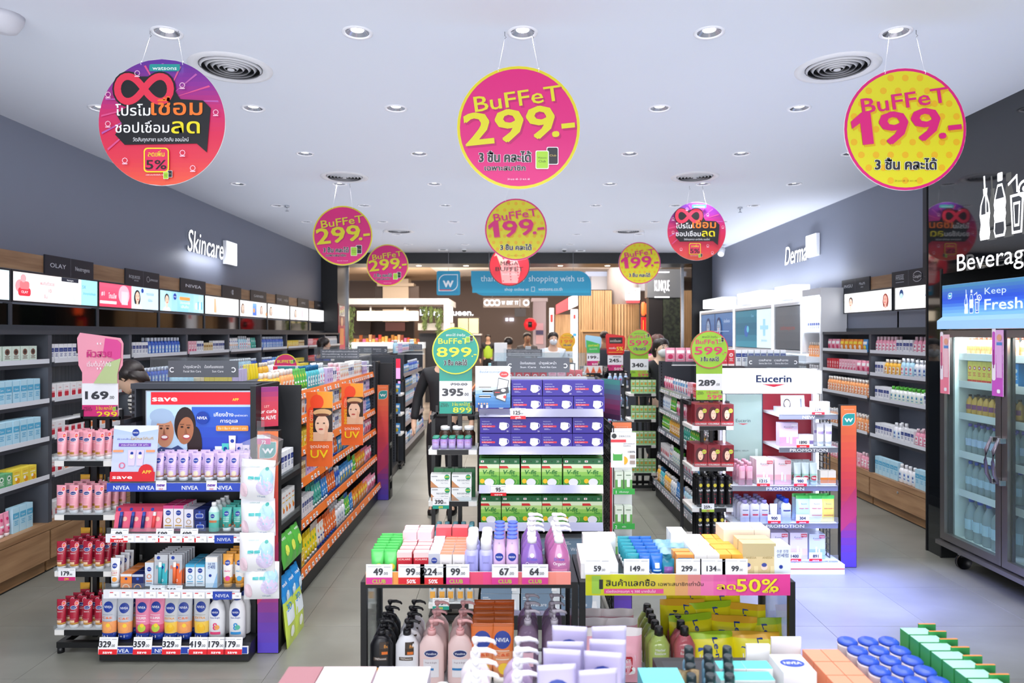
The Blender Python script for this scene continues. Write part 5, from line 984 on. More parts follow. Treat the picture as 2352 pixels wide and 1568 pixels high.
for i in range(2): inst(soft('mask_pack', .15, .28, .03, 'c8dc58', a_3d, i, '3c9ce0'), (-1.21, 3.76 + i * .15, .0), pi / 2, 'large lime and blue 3D mask pack at the end module foot, %s' % ('near', 'far')[i], 'soft pack', 'large mask packs', rx=-.1)
# ---------------------------------------------------------------- drinks fridge and beverage sign
t = thing('drinks_fridge', 'two-door glass drinks fridge under a blue lit header', 'fridge', (3.2, 5.05, 0), -pi / 2); FW, FD = 1.27, .64
SV = M('8e8a88', .32, metal=.85); st = MB().mat(M('1c1d20', .4)).box(0, .02, .16, .03, FD, 2.06).box(FW - .03, .02, .16, FW, FD, 2.06).box(.03, FD - .03, .16, FW - .03, FD, 2.06).box(.03, .03, 1.74, FW - .03, FD - .03, 2.06).build('cabinet_body', t)
MB().mat(M('e4eef2', .3)).box(.031, .05, .22, .05, FD - .04, 1.73).box(FW - .05, .05, .22, FW - .031, FD - .04, 1.73).box(.05, FD - .05, .22, FW - .05, FD - .031, 1.73).build('liner', t)
MB().mat(M('f4f8fa', .3)).box(.03, .03, .19, FW - .03, FD - .03, .22).build('inner_floor', t); MB().mat(SV).box(-.02, -.05, .155, FW + .02, .02, .185).build('bumper_rail', t); MB().mat(M('2a2c30', .5)).box(.03, .03, .13, FW - .03, FD - .03, .155).build('underframe', t)
for x in (.1, FW - .1):
    for y in (.08, FD - .1):
        c = MB().mat(BLKM); c.s = True; c.prism([(.055 * cos(2 * pi * i / 20), .055 + .055 * sin(2 * pi * i / 20)) for i in range(20)], -.013, .013, 'x'); c.mat(CHROME).box(-.018, -.03, .09, .018, .03, .13).build('caster', t, (x, y, 0))
for k in range(2):
    dx0 = k * (FW / 2) + .004; dx1 = dx0 + FW / 2 - .008; d = MB().mat(SV); f = .05
    d.box(dx0, -.03, .20, dx1, .015, .20 + f).box(dx0, -.03, 1.73 - f, dx1, .015, 1.73).box(dx0, -.03, .20 + f, dx0 + f, .015, 1.73 - f).box(dx1 - f, -.03, .20 + f, dx1, .015, 1.73 - f); door = d.build('door', t)
    MB().mat(GLASS).box(dx0 + f, -.01, .20 + f, dx1 - f, -.006, 1.73 - f).build('glass_pane', door); MB().mat(BLKM).box(dx0 + f, -.004, .2 + f, dx0 + f + .012, .014, 1.73 - f).box(dx1 - f - .012, -.004, .2 + f, dx1 - f, .014, 1.73 - f).build('seal', door)
    hx = dx1 - .03 if k == 0 else dx0 + .03; hm = MB().mat(CHROME); hm.cbox(hx - .014, -.075, .73, hx + .014, -.03, .765, .004).cbox(hx - .014, -.075, 1.0, hx + .014, -.03, 1.035, .004); hm.mat(M('7c7480', .3, metal=.6), True).tube([(hx, -.07, 1.03), (hx, -.105, .95), (hx, -.11, .88), (hx, -.10, .80), (hx, -.07, .74)], [.009, .012, .010, .012, .009], 8).build('handle', door)
hd = MB().mat(M('9cc8ec', .4, .35)).prism([(-.05, 1.74), (-.05, 1.80), (-.01, 1.83), (-.01, 2.06), (.02, 2.06), (.02, 1.74)], 0, FW, 'x').build('header', t)
def icons(A, x, z, s, c, bg, drink=True):
    A.poly([(x - .01 * s, z + .66 * s), (x + .025 * s, z + .66 * s), (x + .0 * s, z + 1 * s), (x - .035 * s, z + 1 * s)], c)
    A.poly([(x - .1 * s, z), (x + .1 * s, z), (x + .12 * s, z + .1 * s), (x + .1 * s, z + .25 * s), (x + .12 * s, z + .4 * s), (x + .1 * s, z + .55 * s), (x + .05 * s, z + .7 * s), (x + .06 * s, z + .8 * s), (x - .04 * s, z + .8 * s), (x - .03 * s, z + .7 * s), (x - .1 * s, z + .55 * s), (x - .12 * s, z + .4 * s), (x - .09 * s, z + .25 * s), (x - .12 * s, z + .1 * s)], c)
    A.poly([(x - .08 * s, z + .4 * s), (x + .02 * s, z + .4 * s), (x + .01 * s, z + .7 * s), (x - .02 * s, z + .66 * s), (x - .07 * s, z + .54 * s)], bg); A.poly([(x + .045 * s, z + .42 * s), (x + .09 * s, z + .42 * s), (x + .08 * s, z + .54 * s), (x + .045 * s, z + .64 * s)], bg)
    x += .34 * s; A.rrect(x - .055 * s, z + .84 * s, x + .055 * s, z + .97 * s, .02 * s, c); A.poly([(x - .05 * s, z + .8 * s), (x + .05 * s, z + .8 * s), (x + .12 * s, z + .58 * s), (x + .13 * s, z + .5 * s), (x + .115 * s, z + .42 * s), (x + .13 * s, z + .34 * s), (x + .115 * s, z + .26 * s), (x + .13 * s, z + .1 * s), (x + .1 * s, z), (x - .1 * s, z), (x - .13 * s, z + .1 * s), (x - .115 * s, z + .26 * s), (x - .13 * s, z + .34 * s), (x - .115 * s, z + .42 * s), (x - .13 * s, z + .5 * s), (x - .12 * s, z + .58 * s)], c)
    A.poly([(x - .04 * s, z + .76 * s), (x + .04 * s, z + .76 * s), (x + .09 * s, z + .58 * s), (x - .09 * s, z + .58 * s)], bg); A.poly([(x - .09 * s, z + .22 * s), (x + .09 * s, z + .22 * s), (x + .1 * s, z + .1 * s), (x + .08 * s, z + .04 * s), (x - .08 * s, z + .04 * s), (x - .1 * s, z + .1 * s)], bg)
    x += .36 * s; A.poly([(x - .14 * s, z + .58 * s), (x + .14 * s, z + .58 * s), (x + .1 * s, z), (x - .1 * s, z)], c); A.poly([(x - .1 * s, z + .54 * s), (x + .1 * s, z + .54 * s), (x + .07 * s, z + .04 * s), (x - .07 * s, z + .04 * s)], bg); A.poly([(x - .07 * s, z + .46 * s), (x + .07 * s, z + .46 * s), (x + .05 * s, z + .1 * s), (x - .05 * s, z + .1 * s)], c); A.poly([(x - .045 * s, z + .42 * s), (x + .045 * s, z + .42 * s), (x + .03 * s, z + .14 * s), (x - .03 * s, z + .14 * s)], bg)
    A.poly([(x, z + .6 * s), (x + .03 * s, z + .6 * s), (x + .02 * s, z + .86 * s), (x - .01 * s, z + .86 * s)], c); A.poly([(x - .16 * s, z + .72 * s), (x + .01 * s, z + .82 * s), (x + .01 * s, z + .86 * s), (x - .17 * s, z + .76 * s)], c); A.ring(x + .16 * s, z + .62 * s, .09 * s, .13 * s, c, 16); A.disc(x + .16 * s, z + .62 * s, .04 * s, c, n=8)
A = Art(.0006); A.grad(0, 1.832, FW, 2.058, ['4a90b0', '3868c0', '2450d0', '5a98e0', '88c4ec'], 10); wlogo(A, .09, 1.98, .022, '3a9cc8'); icons(A, .27, 1.845, .17, 'e4eefa', '3f74cc'); A.text('Keep', .57, 1.97, .045, 'cfe4f8', w=.2); A.text('Fresh', .64, 1.865, .075, 'e4eefa', w=.34, bold=.05); A.build('header_print', t, (0, -.0105, 0), emit=.45)
# shelves and drinks, inside the fridge
def drink(name, w, h, col, capc, lab, mat=None, desc=''):
    hb = h * .9; rs = [(0, w * .45, w * .45), (.006, w * .5, w * .5), (hb * .66, w * .5, w * .5), (hb * .8, w * .42, w * .42), (hb * .94, w * .19, w * .19), (hb, w * .18, w * .18)]
    def A_(A): A.rect(-w * .46, hb * .28, w * .46, hb * .55, lab, 8, 1)
    return bottle(rs, col, A_, name, 2, [cyl_cap(hb, h - hb, w * .22, capc, n=12)], 14, mat)
WATER = clear_mat('bottled_water', 'e6f2f8', .25, .3, .08)
dk = [(.225, drink('large_water_bottle', .085, .30, 'c0e0f0', '2c54c0', 'b4d0e4', WATER), .09, 'large clear water bottle with blue cap', 3), (.57, drink('water_bottle', .062, .22, 'c0e0f0', '2c54c0', 'b0c8dc', WATER), .066, 'clear water bottle with blue cap', 3), (.85, drink('small_water_bottle', .058, .21, 'c0e0f0', '6a5cc0', 'b8c8e8', WATER), .062, 'small clear water bottle with violet cap', 2),
      (1.13, drink('juice_bottle', .05, .14, 'd8a850', '3a2c28', '8a4878'), .058, 'small dark juice bottle', 2), (1.36, None, .05, 'yellow and blue drink carton', 2), (1.56, drink('vitamin_drink', .04, .12, 'e89868', 'c83c28', 'f0703c'), .05, 'tiny orange vitamin drink bottle', 2)]
for li, (z, sp, pitch, desc, rows) in enumerate(dk):
    if li: s = MB().mat(CHROME).box(.05, .09, z - .012, FW - .05, FD - .06, z - .004).build('wire_shelf', t); MB().mat(M('dfe4ea', .3)).box(.05, .08, z - .045, FW - .05, .088, z + .005).build('price_strip', s)
    for k in range(2):
        for i in range(int(.52 / pitch)):
            for j in range(rows):
                lx = .07 + k * .63 + (i + .5) * pitch; ly = .13 + j * pitch
                if k == 1 and lx > 1.0: continue
                sp2 = sp or carton(.048, .04, .15, ('f0dc60', '3c90dc')[i > 4], art_disc(('d83c30', 'f4f8fc')[i > 4], 'ffffff'), 'drink_carton')
                if sp is None:
                    kk = 'dc%d' % (i > 4)
                    if kk not in POOL: POOL[kk] = sp2
                    sp2 = POOL[kk]
                inst(sp2, (3.2 + ly, 5.05 - lx, z - .003), -pi / 2, '%s, %s fridge door, %s from far, row %s' % (desc, ('far', 'near')[k], nth(i), ('one', 'two', 'three')[j]), 'drink', desc + 's in the fridge')
area('fridge_lamp', (3.3, 4.45, 1.70), .06, 1.1, 24, (.86, .95, 1)); 
for k, (c, c2, z, Yp) in enumerate((('f2889c', 'f8c8d0', 1.27, 5.02), ('cc5cc4', 'e8b4e4', 1.30, 4.48))):
    t2 = thing('door_hanger_strip', ('pink', 'purple')[k] + ' promotional drink strip hung on the fridge door', 'advert', (3.16, Yp, z), -pi / 2); MB().mat(M(c2, .4)).box(0, -.004, 0, .10, 0, .43).build('board', t2)
    A = Art(.0005); A.grad(0, 0, .10, .43, [c2, c2, c, c], 8); A.rrect(.0, .1, .035, .45, .015, 'f8f0f6'); A.rrect(.004, .2, .031, .42, .012, c); A.rect(.012, .18, .02, .30, '8a2c6c'); A.rect(.045, .12, .095, .33, c2); A.rect(.045, .33, .095, .35, '5a90d0'); A.disc(.07, .38, .022, 'e8a888'); A.rrect(.05, .02, .08, .045, .008, 'f8f4f8'); A.build('printed_face', t2, (0, -.0042, 0))
t = thing('beverage_sign', 'white illuminated Beverage lettering and drink icons on the glossy black wall', 'sign', (3.276, 4.97, 2.16), -pi / 2)
A = Art(.0); A.text('Beverage', .0, .0, .128, 'ffffff', al='l', w=.74, res=4); A.build('letter_face', t, (0, -.03, 0), emit=1.0)
A = Art(.001); icons(A, .28, .19, .44, 'ffffff', '2a2d31'); A.build('drink_icon', t, (0, -.02, 0), emit=1.1); MB().mat(M('2a2d31', .4)).box(.03, -.028, .04, .68, -.001, .05).box(.2, -.018, .26, .52, -.001, .27).build('mount_bar', t)
# ---------------------------------------------------------------- end displays facing the shop front
def put(spec, px, Y, z, label, cat, group=None, rz=0, rx=0, sc=1): return inst(spec, (wx(px, Y), Y, z), rz, label, cat, group, rx, sc)
def prow(spec, pxs, Y, z, base, cat, group, rows=1, dy=.06, rx=0, skew=0, jr=.04, dz=0, sc=1):
    for j in range(rows):
        for i, px in enumerate(pxs):
            lb = base + (', %s from left' % nth(i) if len(pxs) > 1 else '') + ('' if rows == 1 else (', front row' if j == 0 else ', back row' if j == rows - 1 else ', %s row' % nth(j)))
            inst(spec, (wx(px, Y) + j * skew + R.uniform(-.002, .002), Y + j * dy, z + .001 + j * dz), R.uniform(-jr, jr), lb, cat, group, rx, sc)
def nivea(A, z, r, t='NIVEA', c='1c3c9c', x=0): A.disc(x, z, r, c, n=16, rings=2); A.text(t, x, z - r * .22, r * .46, 'f4f6fc', w=r * 1.5, bold=.03)
def cards_row(cards, Y, z, where, rx=-.15, w=.092, h=.07, **k):
    for i, (px, p) in enumerate(cards): price_card((wx(px, Y), Y, z), p, 'white %s price card with red save strip, %s, %s from left' % (p, where, nth(i)), w=w, h=h, rx=rx, **k)
BX0, BX1 = -2.135, -1.36
t = thing('end_display', 'black end display with a save poster and blue lettered shelf strips', 'display stand', ((BX0 + BX1) / 2, 3.54, 0)); w = BX1 - BX0; hw = w / 2
MB().mat(GB).prism([(0, 0.01), (0, .055), (.03, .09), (.46, .09), (.46, .01)], -hw, hw, 'x').build('base', t); MB().mat(GB).box(-hw, .36, .09, hw - .07, .38, 1.42).build('back_panel', t)
MB().mat(GD).box(-hw, .30, .93, -hw + .025, .36, 1.42).box(hw - .095, .30, .93, hw - .07, .36, 1.42).box(-hw, .29, 1.395, hw - .07, .38, 1.425).build('header_frame', t)
sl = MB().mat(BLKM)
for i in range(14): sl.box(-hw + .004, .297, .95 + i * .032, -hw + .016, .3, .967 + i * .032)
sl.build('slot_row', t)['kind'] = 'stuff'
for x in (-hw + .02, hw - .09): MB().mat(BLKM).box(x, .25, .09, x + .03, .29, .92).build('upright', t)
stp = []
for z, d in ((.92, .06), (.655, .05), (.37, .03)):
    s = MB().mat(GB).box(-hw + .01, d, z - .02, hw - .055, .36, z).build('shelf', t); MB().mat(ACRYL).box(-hw + .01, d - .004, z, hw - .055, d, z + .03).build('clear_lip', s)
    A = Art(.0005); A.rect(-hw + .01, z - .045, hw - .055, z + .0, 'eceef4' if z < .9 else '3450c0')
    if z > .9:
        for x in (-.3, -.17, .06, .24): A.text('NIVEA', x, z - .035, .022, 'f0f4fc', w=.085, bold=.05)
    else:
        for k in range(11): x = -hw + .04 + k * .064; A.rect(x, z - .04, x + .055, z - .008, 'ffffff'); A.rect(x + .004, z - .016, x + .022, z - .011, 'e04858'); A.text(('95', '245', '120', '175')[k % 4], x + .034, z - .03, .008, '40444c')
        A.rect(.2, z - .044, .3, z - .002, '2a48b0'); A.text('NIVEA', .25, z - .032, .018, 'f0f4fc', w=.07)
    MB().mat(WHITE).box(-hw + .01, d - .012, z - .045, hw - .055, d - .005, z).build('price_strip', s); A.build('lettering', s, (0, d - .0122, 0))
A = Art(.0005); A.rect(-hw + .004, .052, hw - .004, .085, '2444a8')
for x in (-.27, -.05, .12): A.text('NIVEA', x, .058, .02, 'f0f4fc', w=.085, bold=.05)
MB().mat(WHITE).box(-hw, -.012, .05, hw, -.001, .087).build('base_strip', t); A.build('lettering', t, (0, -.0122, 0))
def save_poster(A, w, h):
    A.rect(0, 0, w, h, 'b8d4ec'); A.grad(w * .42, 0, w, h * .8, ['3a68c8', '2a4ab8', '3448b4'], 6); A.rect(w * .04, h * .83, w, h * .995, 'e42836'); A.text('save', w * .17, h * .875, h * .075, 'ffffff', w=w * .23, bold=.08); A.text('APP', w * .83, h * .88, h * .035, 'f8d840', bold=.06)
    A.disc(w * .16, h * .56, w * .12, '9cb4d0', h * .2); A.disc(w * .17, h * .47, w * .085, 'c48a6c', h * .2, 24); A.disc(w * .14, h * .68, w * .11, '9cb4d0', h * .1); A.disc(w * .36, h * .56, w * .1, '2a1c1c', h * .24, 24); A.disc(w * .45, h * .3, w * .07, '2a1c1c', h * .25); A.disc(w * .365, h * .49, w * .075, 'a86c4c', h * .18, 24, rot=-8); A.poly([(w * .28, h * .6), (w * .38, h * .7), (w * .45, h * .6), (w * .44, h * .68), (w * .36, h * .76), (w * .28, h * .7)], '2a1c1c')
    for x, z in ((.17, .4), (.375, .41)): A.disc(w * x, h * z, w * .036, 'b04850', h * .036, 14); A.disc(w * x, h * (z + .006), w * .029, 'f4ece8', h * .02, 12)
    for x, z in ((.14, .52), (.2, .52), (.335, .54), (.395, .53)): A.disc(w * x, h * z, w * .014, '2a1814', h * .012, 8); A.rect(w * (x - .02), h * (z + .03), w * (x + .02), h * (z + .038), '4a3028')
    for x in (.17, .37): A.poly([(w * (x - .012), h * .44), (w * (x + .012), h * .44), (w * x, h * .53)], '8c5840')
    A.poly([(w * .05, 0), (w * .05, h * .2), (w * .14, h * .28), (w * .24, h * .26), (w * .3, h * .3), (w * .36, h * .24), (w * .44, h * .22), (w * .5, h * .08), (w * .5, 0)], '3c4c80'); A.poly([(w * .3, 0), (w * .32, h * .1), (w * .42, h * .18), (w * .52, h * .12), (w * .54, 0)], 'e8843c'); A.poly([(w * .06, h * .08), (w * .22, h * .14), (w * .4, h * .1), (w * .42, h * .04), (w * .2, h * .05), (w * .05, 0)], 'b87c5c')
    for k in range(12): A.disc(w * (.08 + .035 * k), h * (.18 + .03 * (k % 3)), w * .006, 'e8ecf4', n=6)
    nivea(A, h * .66, h * .085, x=w * .53); A.text('เคียงข้าง', w * .73, h * .68, h * .05, 'ffffff', w=w * .18, bold=.03); A.text('ทุกช่วงเวลา', w * .89, h * .68, h * .025, 'ffffff', w=w * .12); A.text('การดูแล', w * .78, h * .6, h * .045, 'ffffff', w=w * .16, bold=.03); A.rrect(w * .66, h * .49, w * .96, h * .56, h * .015, 'f0943c'); A.text('ซื้อ 1 ชิ้น = บริจาค 1 บาท', w * .81, h * .51, h * .03, 'fff0d0', w=w * .26)
    for k, (c, hh) in enumerate((('e8f0f8', .24), ('4cc0b8', .28), ('f4e8dc', .38), ('d8c8ec', .28), ('e0d4e8', .26))): x = w * (.66 + .065 * k); A.poly([(x, h * .05), (x + w * .045, h * .05), (x + w * .055, h * (.05 + hh)), (x - w * .01, h * (.05 + hh))], c); A.disc(x + w * .023, h * (hh - .02), w * .018, '1c3c9c', n=10); A.rect(x + w * .006, h * .1, x + w * .04, h * .16, ('f0943c', 'c87850', 'f07834', 'f0a080', 'f0943c')[k])
    A.rect(w * .1, h * .0, w * .36, h * .045, 'f4f4f8'); A.text('Thai Cancer Society', w * .24, h * .01, h * .022, '4a3c50', w=w * .18)
x0, x1 = wx(335, 3.84) , wx(586, 3.84); o = MB().mat(M('c4ccd6', .3, metal=.4)).box(x0, 3.838, .945, x1 + .004, 3.845, 1.385).build('save_poster', None); tag(o, 'framed save poster with two smiling women on a blue ground', 'poster')
A = Art(.0004); save_poster(A, x1 - x0 - .012, .428); A.build('printed_picture', o, (x0 + .006, 3.8378, .951), emit=.25)
def mk_tube(w, h, d, col, cap, top, mid, word, bands=None, disc=.3, name='cream_tube', wc='e06030', crimp=None, extra=None, mat=None, ch=.02):
    def A_(A):
        nivea(A, h * .74, w * disc); A.rect(-w * .3, h * .56, w * .3, h * .575, mid, 6, 1); A.text(word, 0, h * .48, h * .05, wc, w=w * .6, bold=.04); A.rect(-w * .28, h * .42, w * .28, h * .44, mid, 6, 1); A.disc(w * .06, h * .28, w * .24, top, n=14, rings=2)
        if extra: extra(A, w, h)
    return tube(w, h, d, col, cap, A_, name, ch, bands, crimp=crimp, mat=mat)
lil = mk_tube(.054, .145, .036, 'd4bce8', 'f0ecf4', 'e8dcc0', 'b08cd0', 'radiant', [(.1, .2, 'e8a890')], .24, wc='a070c8'); prow(lil, (366, 394, 422, 451, 480, 509, 538, 561), 3.64, .922, 'lilac cream tube above the blue lettered strip', 'tube', 'lilac cream tubes', 3, .055)
def pA(A, w, h):
    A.grad(-w / 2, 0, w / 2, h, ['b8cdf0', 'c8d4f4', 'd4d8f4'], 6); A.poly([(-w / 2, h), (w / 2, h), (w / 2, h * .93), (0, h * .86), (-w / 2, h * .94)], 'e4ecfa'); nivea(A, h * .87, w * .08); A.text('ผิวคลีน', -w * .25, h * .74, h * .03, '5a60b8', w=w * .3); A.text('ไลโกลว์ทันที', w * .15, h * .74, h * .05, 'c8a040', w=w * .5, bold=.03); A.rect(-w * .36, h * .62, w * .36, h * .68, '7c4cb4'); A.text('กระจ่างใส 10 เท่า', 0, h * .635, h * .03, 'ffffff', w=w * .6)
    for x in (-.05, .14): A.poly([(w * (x - .07), h * .28), (w * (x + .07), h * .28), (w * (x + .09), h * .56), (w * (x - .09), h * .56)], 'e0d0f0'); A.disc(w * x, h * .5, w * .035, '1c3c9c', n=10); A.disc(w * x, h * .44, w * .05, 'f4ecd8', n=10)
    A.rect(-w * .47, h * .52, -w * .24, h * .56, 'f0a070'); A.rect(w * .27, h * .52, w * .47, h * .56, 'f0a070'); A.ring(-w * .25, h * .28, w * .05, w * .07, 'e86080', 12); A.rect(-w / 2, 0, w / 2, h * .17, 'd8202c'); A.text('save', -w * .22, h * .045, h * .07, 'ffffff', w=w * .44, bold=.06); A.disc(w * .3, h * .17, w * .17, 'd8202c', n=16); A.text('APP', w * .32, h * .14, h * .06, 'f8d840', w=w * .2, bold=.04)
standee('counter_poster', 'tilted pale blue card with two tubes and save strip, left on the display', wx(305, 3.585), 3.585, .93, 0, .235, .29, pA, -.12)
for px in (370, 486): price_card((wx(px, 3.58), 3.58, .885), 'new', 'small white and purple new tag on the blue strip, %s one' % ('left', 'right')[px > 400], w=.055, h=.05, foot='SALE', fh=.25, small='', footc='e8e8f4', ftext='e04858', txtc='6a2ca8', rx=0)
def blister(name, w, h, col, item, itc, art=None, lip=False):
    mb = MB().mat(M(col, .4)).box(-w / 2, 0, 0, w / 2, .002, h); A = Art(.0003); A.rect(-w * .5, h * .8, w * .5, h, 'c02c50'); A.disc(-w * .25, h * .88, w * .12, '1c3c9c', n=12); A.disc(w * .2, h * .5, w * .16, 'f4c0b0', n=12)
    if art: art(A, w, h)
    b = MB().mat(M(item, .3), True).loft([(h * .12, .009, .008, item, 0, -.01), (h * .62, .009, .008, item, 0, -.01), (h * .63, .008, .007, itc, 0, -.01), (h * .78, .008, .007, itc, 0, -.01)], 10)
    return (name, mb.mesh(name), [kid('printed_label', A.mesh('printed_label')), kid('lip_balm' if lip else 'sample_tube', b.mesh('lip_balm'))])
prow(blister('balm_card', .075, .13, 'e86080', '1c2c70', '3c58b8', None, True), (276, 302, 328), 3.61, .657, 'pink card with a navy lip balm stick', 'lip balm', 'lip balm cards', 3, .03, rx=-.25); prow(blister('balm_card', .075, .13, 'f07888', 'e8484c', 'f8f0f0', None, True), (352,), 3.61, .657, 'pink card with a red lip balm stick', 'lip balm', 'red lip balm cards', 3, .03, rx=-.25)
def c_nv(acc, txt=''):
    def f(A, w, h): A.disc(0, h * .72, w * .26, '1c3c9c', n=14); A.text('NIVEA', 0, h * .705, w * .1, 'ffffff'); A.ring(0, h * .42, w * .2, w * .27, acc, 16); A.rect(-w * .35, h * .2, w * .35, h * .25, acc); A.rect(-w * .3, h * .12, w * .3, h * .15, '8890a8')
    return f
prow(carton(.052, .045, .135, 'ece8f0', c_nv('c8a050'), 'serum_carton', 'd83c7c', [(.88, 1, 'd04884'), (0, .1, '8c3c60')]), (387, 411), 3.62, .657, 'white serum carton with pink top', 'carton', 'pink topped cartons', 3, .05)
prow(carton(.048, .045, .115, 'e4e2ec', c_nv('b8986c'), 'serum_carton', 'd0cce0'), (434,), 3.62, .657, 'pale lilac serum carton right of the pink topped ones', 'carton', 'pale lilac cartons', 3, .05)
nv = carton(.06, .06, .056, '1c2c70', lambda A, w, h: (A.disc(0, h * .75, w * .1, '3c5cc0'), A.rrect(-w * .34, h * .2, w * .34, h * .62, .006, 'c8d0e8'), A.rrect(-w * .3, h * .25, w * .3, h * .57, .006, '2c48a8'))[0], 'cream_carton')
for k in range(2): prow(nv, (459,), 3.62, .657 + .058 * k, 'navy cream carton, %s layer' % ('lower', 'upper')[k], 'carton', 'navy cream cartons', 3, .065)
mic = bottle([(0, .026, .018), (.005, .028, .02), (.06, .028, .02, '9cdcd0'), (.105, .028, .02, 'd4eeec'), (.125, .02, .016, 'e4f4f4'), (.133, .012, .012, 'e4f4f4')], '5cbcac', lambda A: (nivea(A, .085, .011), A.rect(-.02, .05, .02, .062, 'c87850', 6, 1)), 'micellar_bottle', 2.3, [cyl_cap(.133, .022, .013, 'f4f6f8')]); prow(mic, (493,), 3.62, .657, 'clear teal micellar bottle with white cap', 'bottle', 'micellar bottles', 4, .05)
tea = mk_tube(.052, .125, .034, '48b0a4', 'f0f4f4', '2c8c80', 'e8f4f0', 'acne', [(.2, .3, 'c87850')], .24, wc='e8f4f0'); prow(tea, (522, 547), 3.63, .657, 'teal cleanser tube on the third display shelf', 'tube', 'teal cleanser tubes', 4, .05)
cards_row(((273, '99'), (377, '599'), (433, '499')), 3.575, .612, 'third display shelf')
# second shelf
wor = mk_tube(.05, .15, .032, 'eceef2', 'f2f2f4', 'f4a03c', 'd8a060', 'C&E', None, .26); prow(wor, (265,), 3.60, .372, 'white and orange sun tube at the left end', 'tube', 'white sun tubes', 4, .045)
prow(carton(.058, .058, .072, 'f08c44', lambda A, w, h: (A.rect(-w / 2, h * .82, w / 2, h, 'e8eef4'), A.disc(0, h * .66, w * .12, '1c3c9c'), A.ring(0, 0, w * .26, w * .34, 'f8dcc0', 24, 0, 180))[0], 'jar_carton'), (289,), 3.58, .372, 'orange jar carton', 'carton', 'orange jar cartons', 3, .06)
prow(carton(.058, .058, .07, '1c2864', lambda A, w, h: (A.rect(-w / 2, h * .82, w / 2, h, 'c8d0e0'), A.disc(0, h * .66, w * .12, '3c64c8'), A.ring(0, 0, w * .26, w * .34, 'f0a860', 24, 0, 180))[0], 'jar_carton'), (316,), 3.58, .372, 'navy jar carton', 'carton', 'navy jar cartons', 3, .06)
prow(carton(.045, .04, .125, 'dde4ee', c_nv('f08c44'), 'serum_carton', 'f4c8a0'), (343,), 3.60, .372, 'slim grey white serum carton with orange ring', 'carton', 'slim serum cartons', 3, .045)
def sun_card(c, c2, w=.07, h=.165): return blister('sun_card', w, h, 'b8bcc4', c, c2, lambda A, w, h: (A.rect(-w / 2, h * .8, w / 2, h, 'c4c8ce'), A.poly([(w * .1, 0), (w / 2, 0), (w / 2, h * .55), (w * .3, h * .4)], c), A.disc(-w * .2, h * .9, w * .13, '1c3c9c'), A.text('8', -w * .3, h * .55, h * .12, c), A.rrect(-w * .12, h * .08, w * .3, h * .72, w * .05, c), A.disc(w * .09, h * .6, w * .13, '1c3c9c', n=12), A.text('50', w * .08, h * .15, h * .09, 'f4f4f4'))[0])
prow(sun_card('3cb4c0', 'e8f4f4'), (369,), 3.60, .372, 'grey card with a teal sun tube', 'blister card', 'teal sun cards', 6, .028, rx=-.05); prow(sun_card('f0703c', 'f8e8e0'), (402,), 3.60, .372, 'grey card with an orange sun tube', 'blister card', 'orange sun cards', 6, .028, rx=-.05)
prow(carton(.048, .04, .115, 'e8f0f6', c_nv('78b8dc'), 'sun_carton', '48b0dc', [(.88, 1, '48b0dc')]), (436, 460), 3.60, .372, 'pale carton with a sky blue top', 'carton', 'sky topped cartons', 4, .045)
prow(carton(.062, .045, .16, 'd8e8f4', lambda A, w, h: (A.rect(-w / 2, h * .84, w / 2, h, 'f4f0ea'), A.text('수분 진정', 0, h * .74, h * .07, '2c4898', w=w * .6, bold=.03), A.text('선세럼', 0, h * .63, h * .09, '2c4898', w=w * .62, bold=.03), A.disc(-w * .1, h * .4, w * .12, '1c3c9c'), A.poly([(w * .1, 0), (w / 2, 0), (w / 2, h * .5)], '90c0e8'))[0], 'sun_serum_carton', 'e8eef4'), (486,), 3.58, .372, 'tall pale blue sun serum carton with Korean lettering', 'carton', 'sun serum cartons', 3, .05)
for px, c, c2, n in ((524, 'e84c94', 'f0a040', 'pink'), (551, '5cb4e4', 'f0a040', 'sky blue')): prow(mk_tube(.054, .172, .036, 'f0a848', 'd89838', c, 'f8f0e4', 'daily', [(.3, .68, 'f4f0ec')], .26, wc=c), (px,), 3.60, .372, 'amber body sun tube with %s centre' % n, 'tube', '%s centred amber tubes' % n, 4, .045)
cards_row(((363, '259'), (397, '259')), 3.56, .325, 'second display shelf', h=.065)
# bottom deck
def fr(A, w, h): A.rect(-w * .42, .024, w * .42, h * .16, '2444a8', 8, 2); A.text('1+1', -w * .1, h * .06, h * .06, 'ffffff', w=w * .4, bold=.06); A.disc(w * .1, h * .34, w * .12, 'f8d040', n=12, rings=2)
big = {n: mk_tube(.088, .225, .05, b, cp, f_, m_, wd_, bd, .3, wc=wc, extra=fr, ch=.03) for n, b, cp, f_, m_, wd_, bd, wc in (('silver and orange C&E', 'c4c8d0', '2444a8', 'f8a860', 'a8acb8', 'C&E', [(.15, .42, 'f4a468')], 'f07838'), ('pink fruit', 'e886a8', '2444a8', 'b8d048', 'f8d0dc', '10 SUPER', [(.13, .35, 'd85878')], 'ffffff'), ('silver and yellow', 'ccced0', '2444a8', 'f4c030', 'b0b0a8', 'EXTRA', [(.15, .42, 'f4cc58')], 'f0a030'))}
for i, (px, n) in enumerate(((252, 'silver and orange C&E'), (288, 'silver and orange C&E'), (329, 'pink fruit'), (361, 'pink fruit'), (394, 'silver and yellow'), (424, 'silver and orange C&E'), (464, 'silver and yellow'))): 
    for j in range(3): inst(big[n], (wx(px, 3.62), 3.62 + .07 * j, .092), R.uniform(-.1, .1), 'large %s tube, bottom deck, %s from left%s' % (n, nth(i), ('', ', behind', ', at the back')[j]), 'tube', 'large cream tubes on the bottom deck', sc=(1.02, .98, 1)[i % 3])
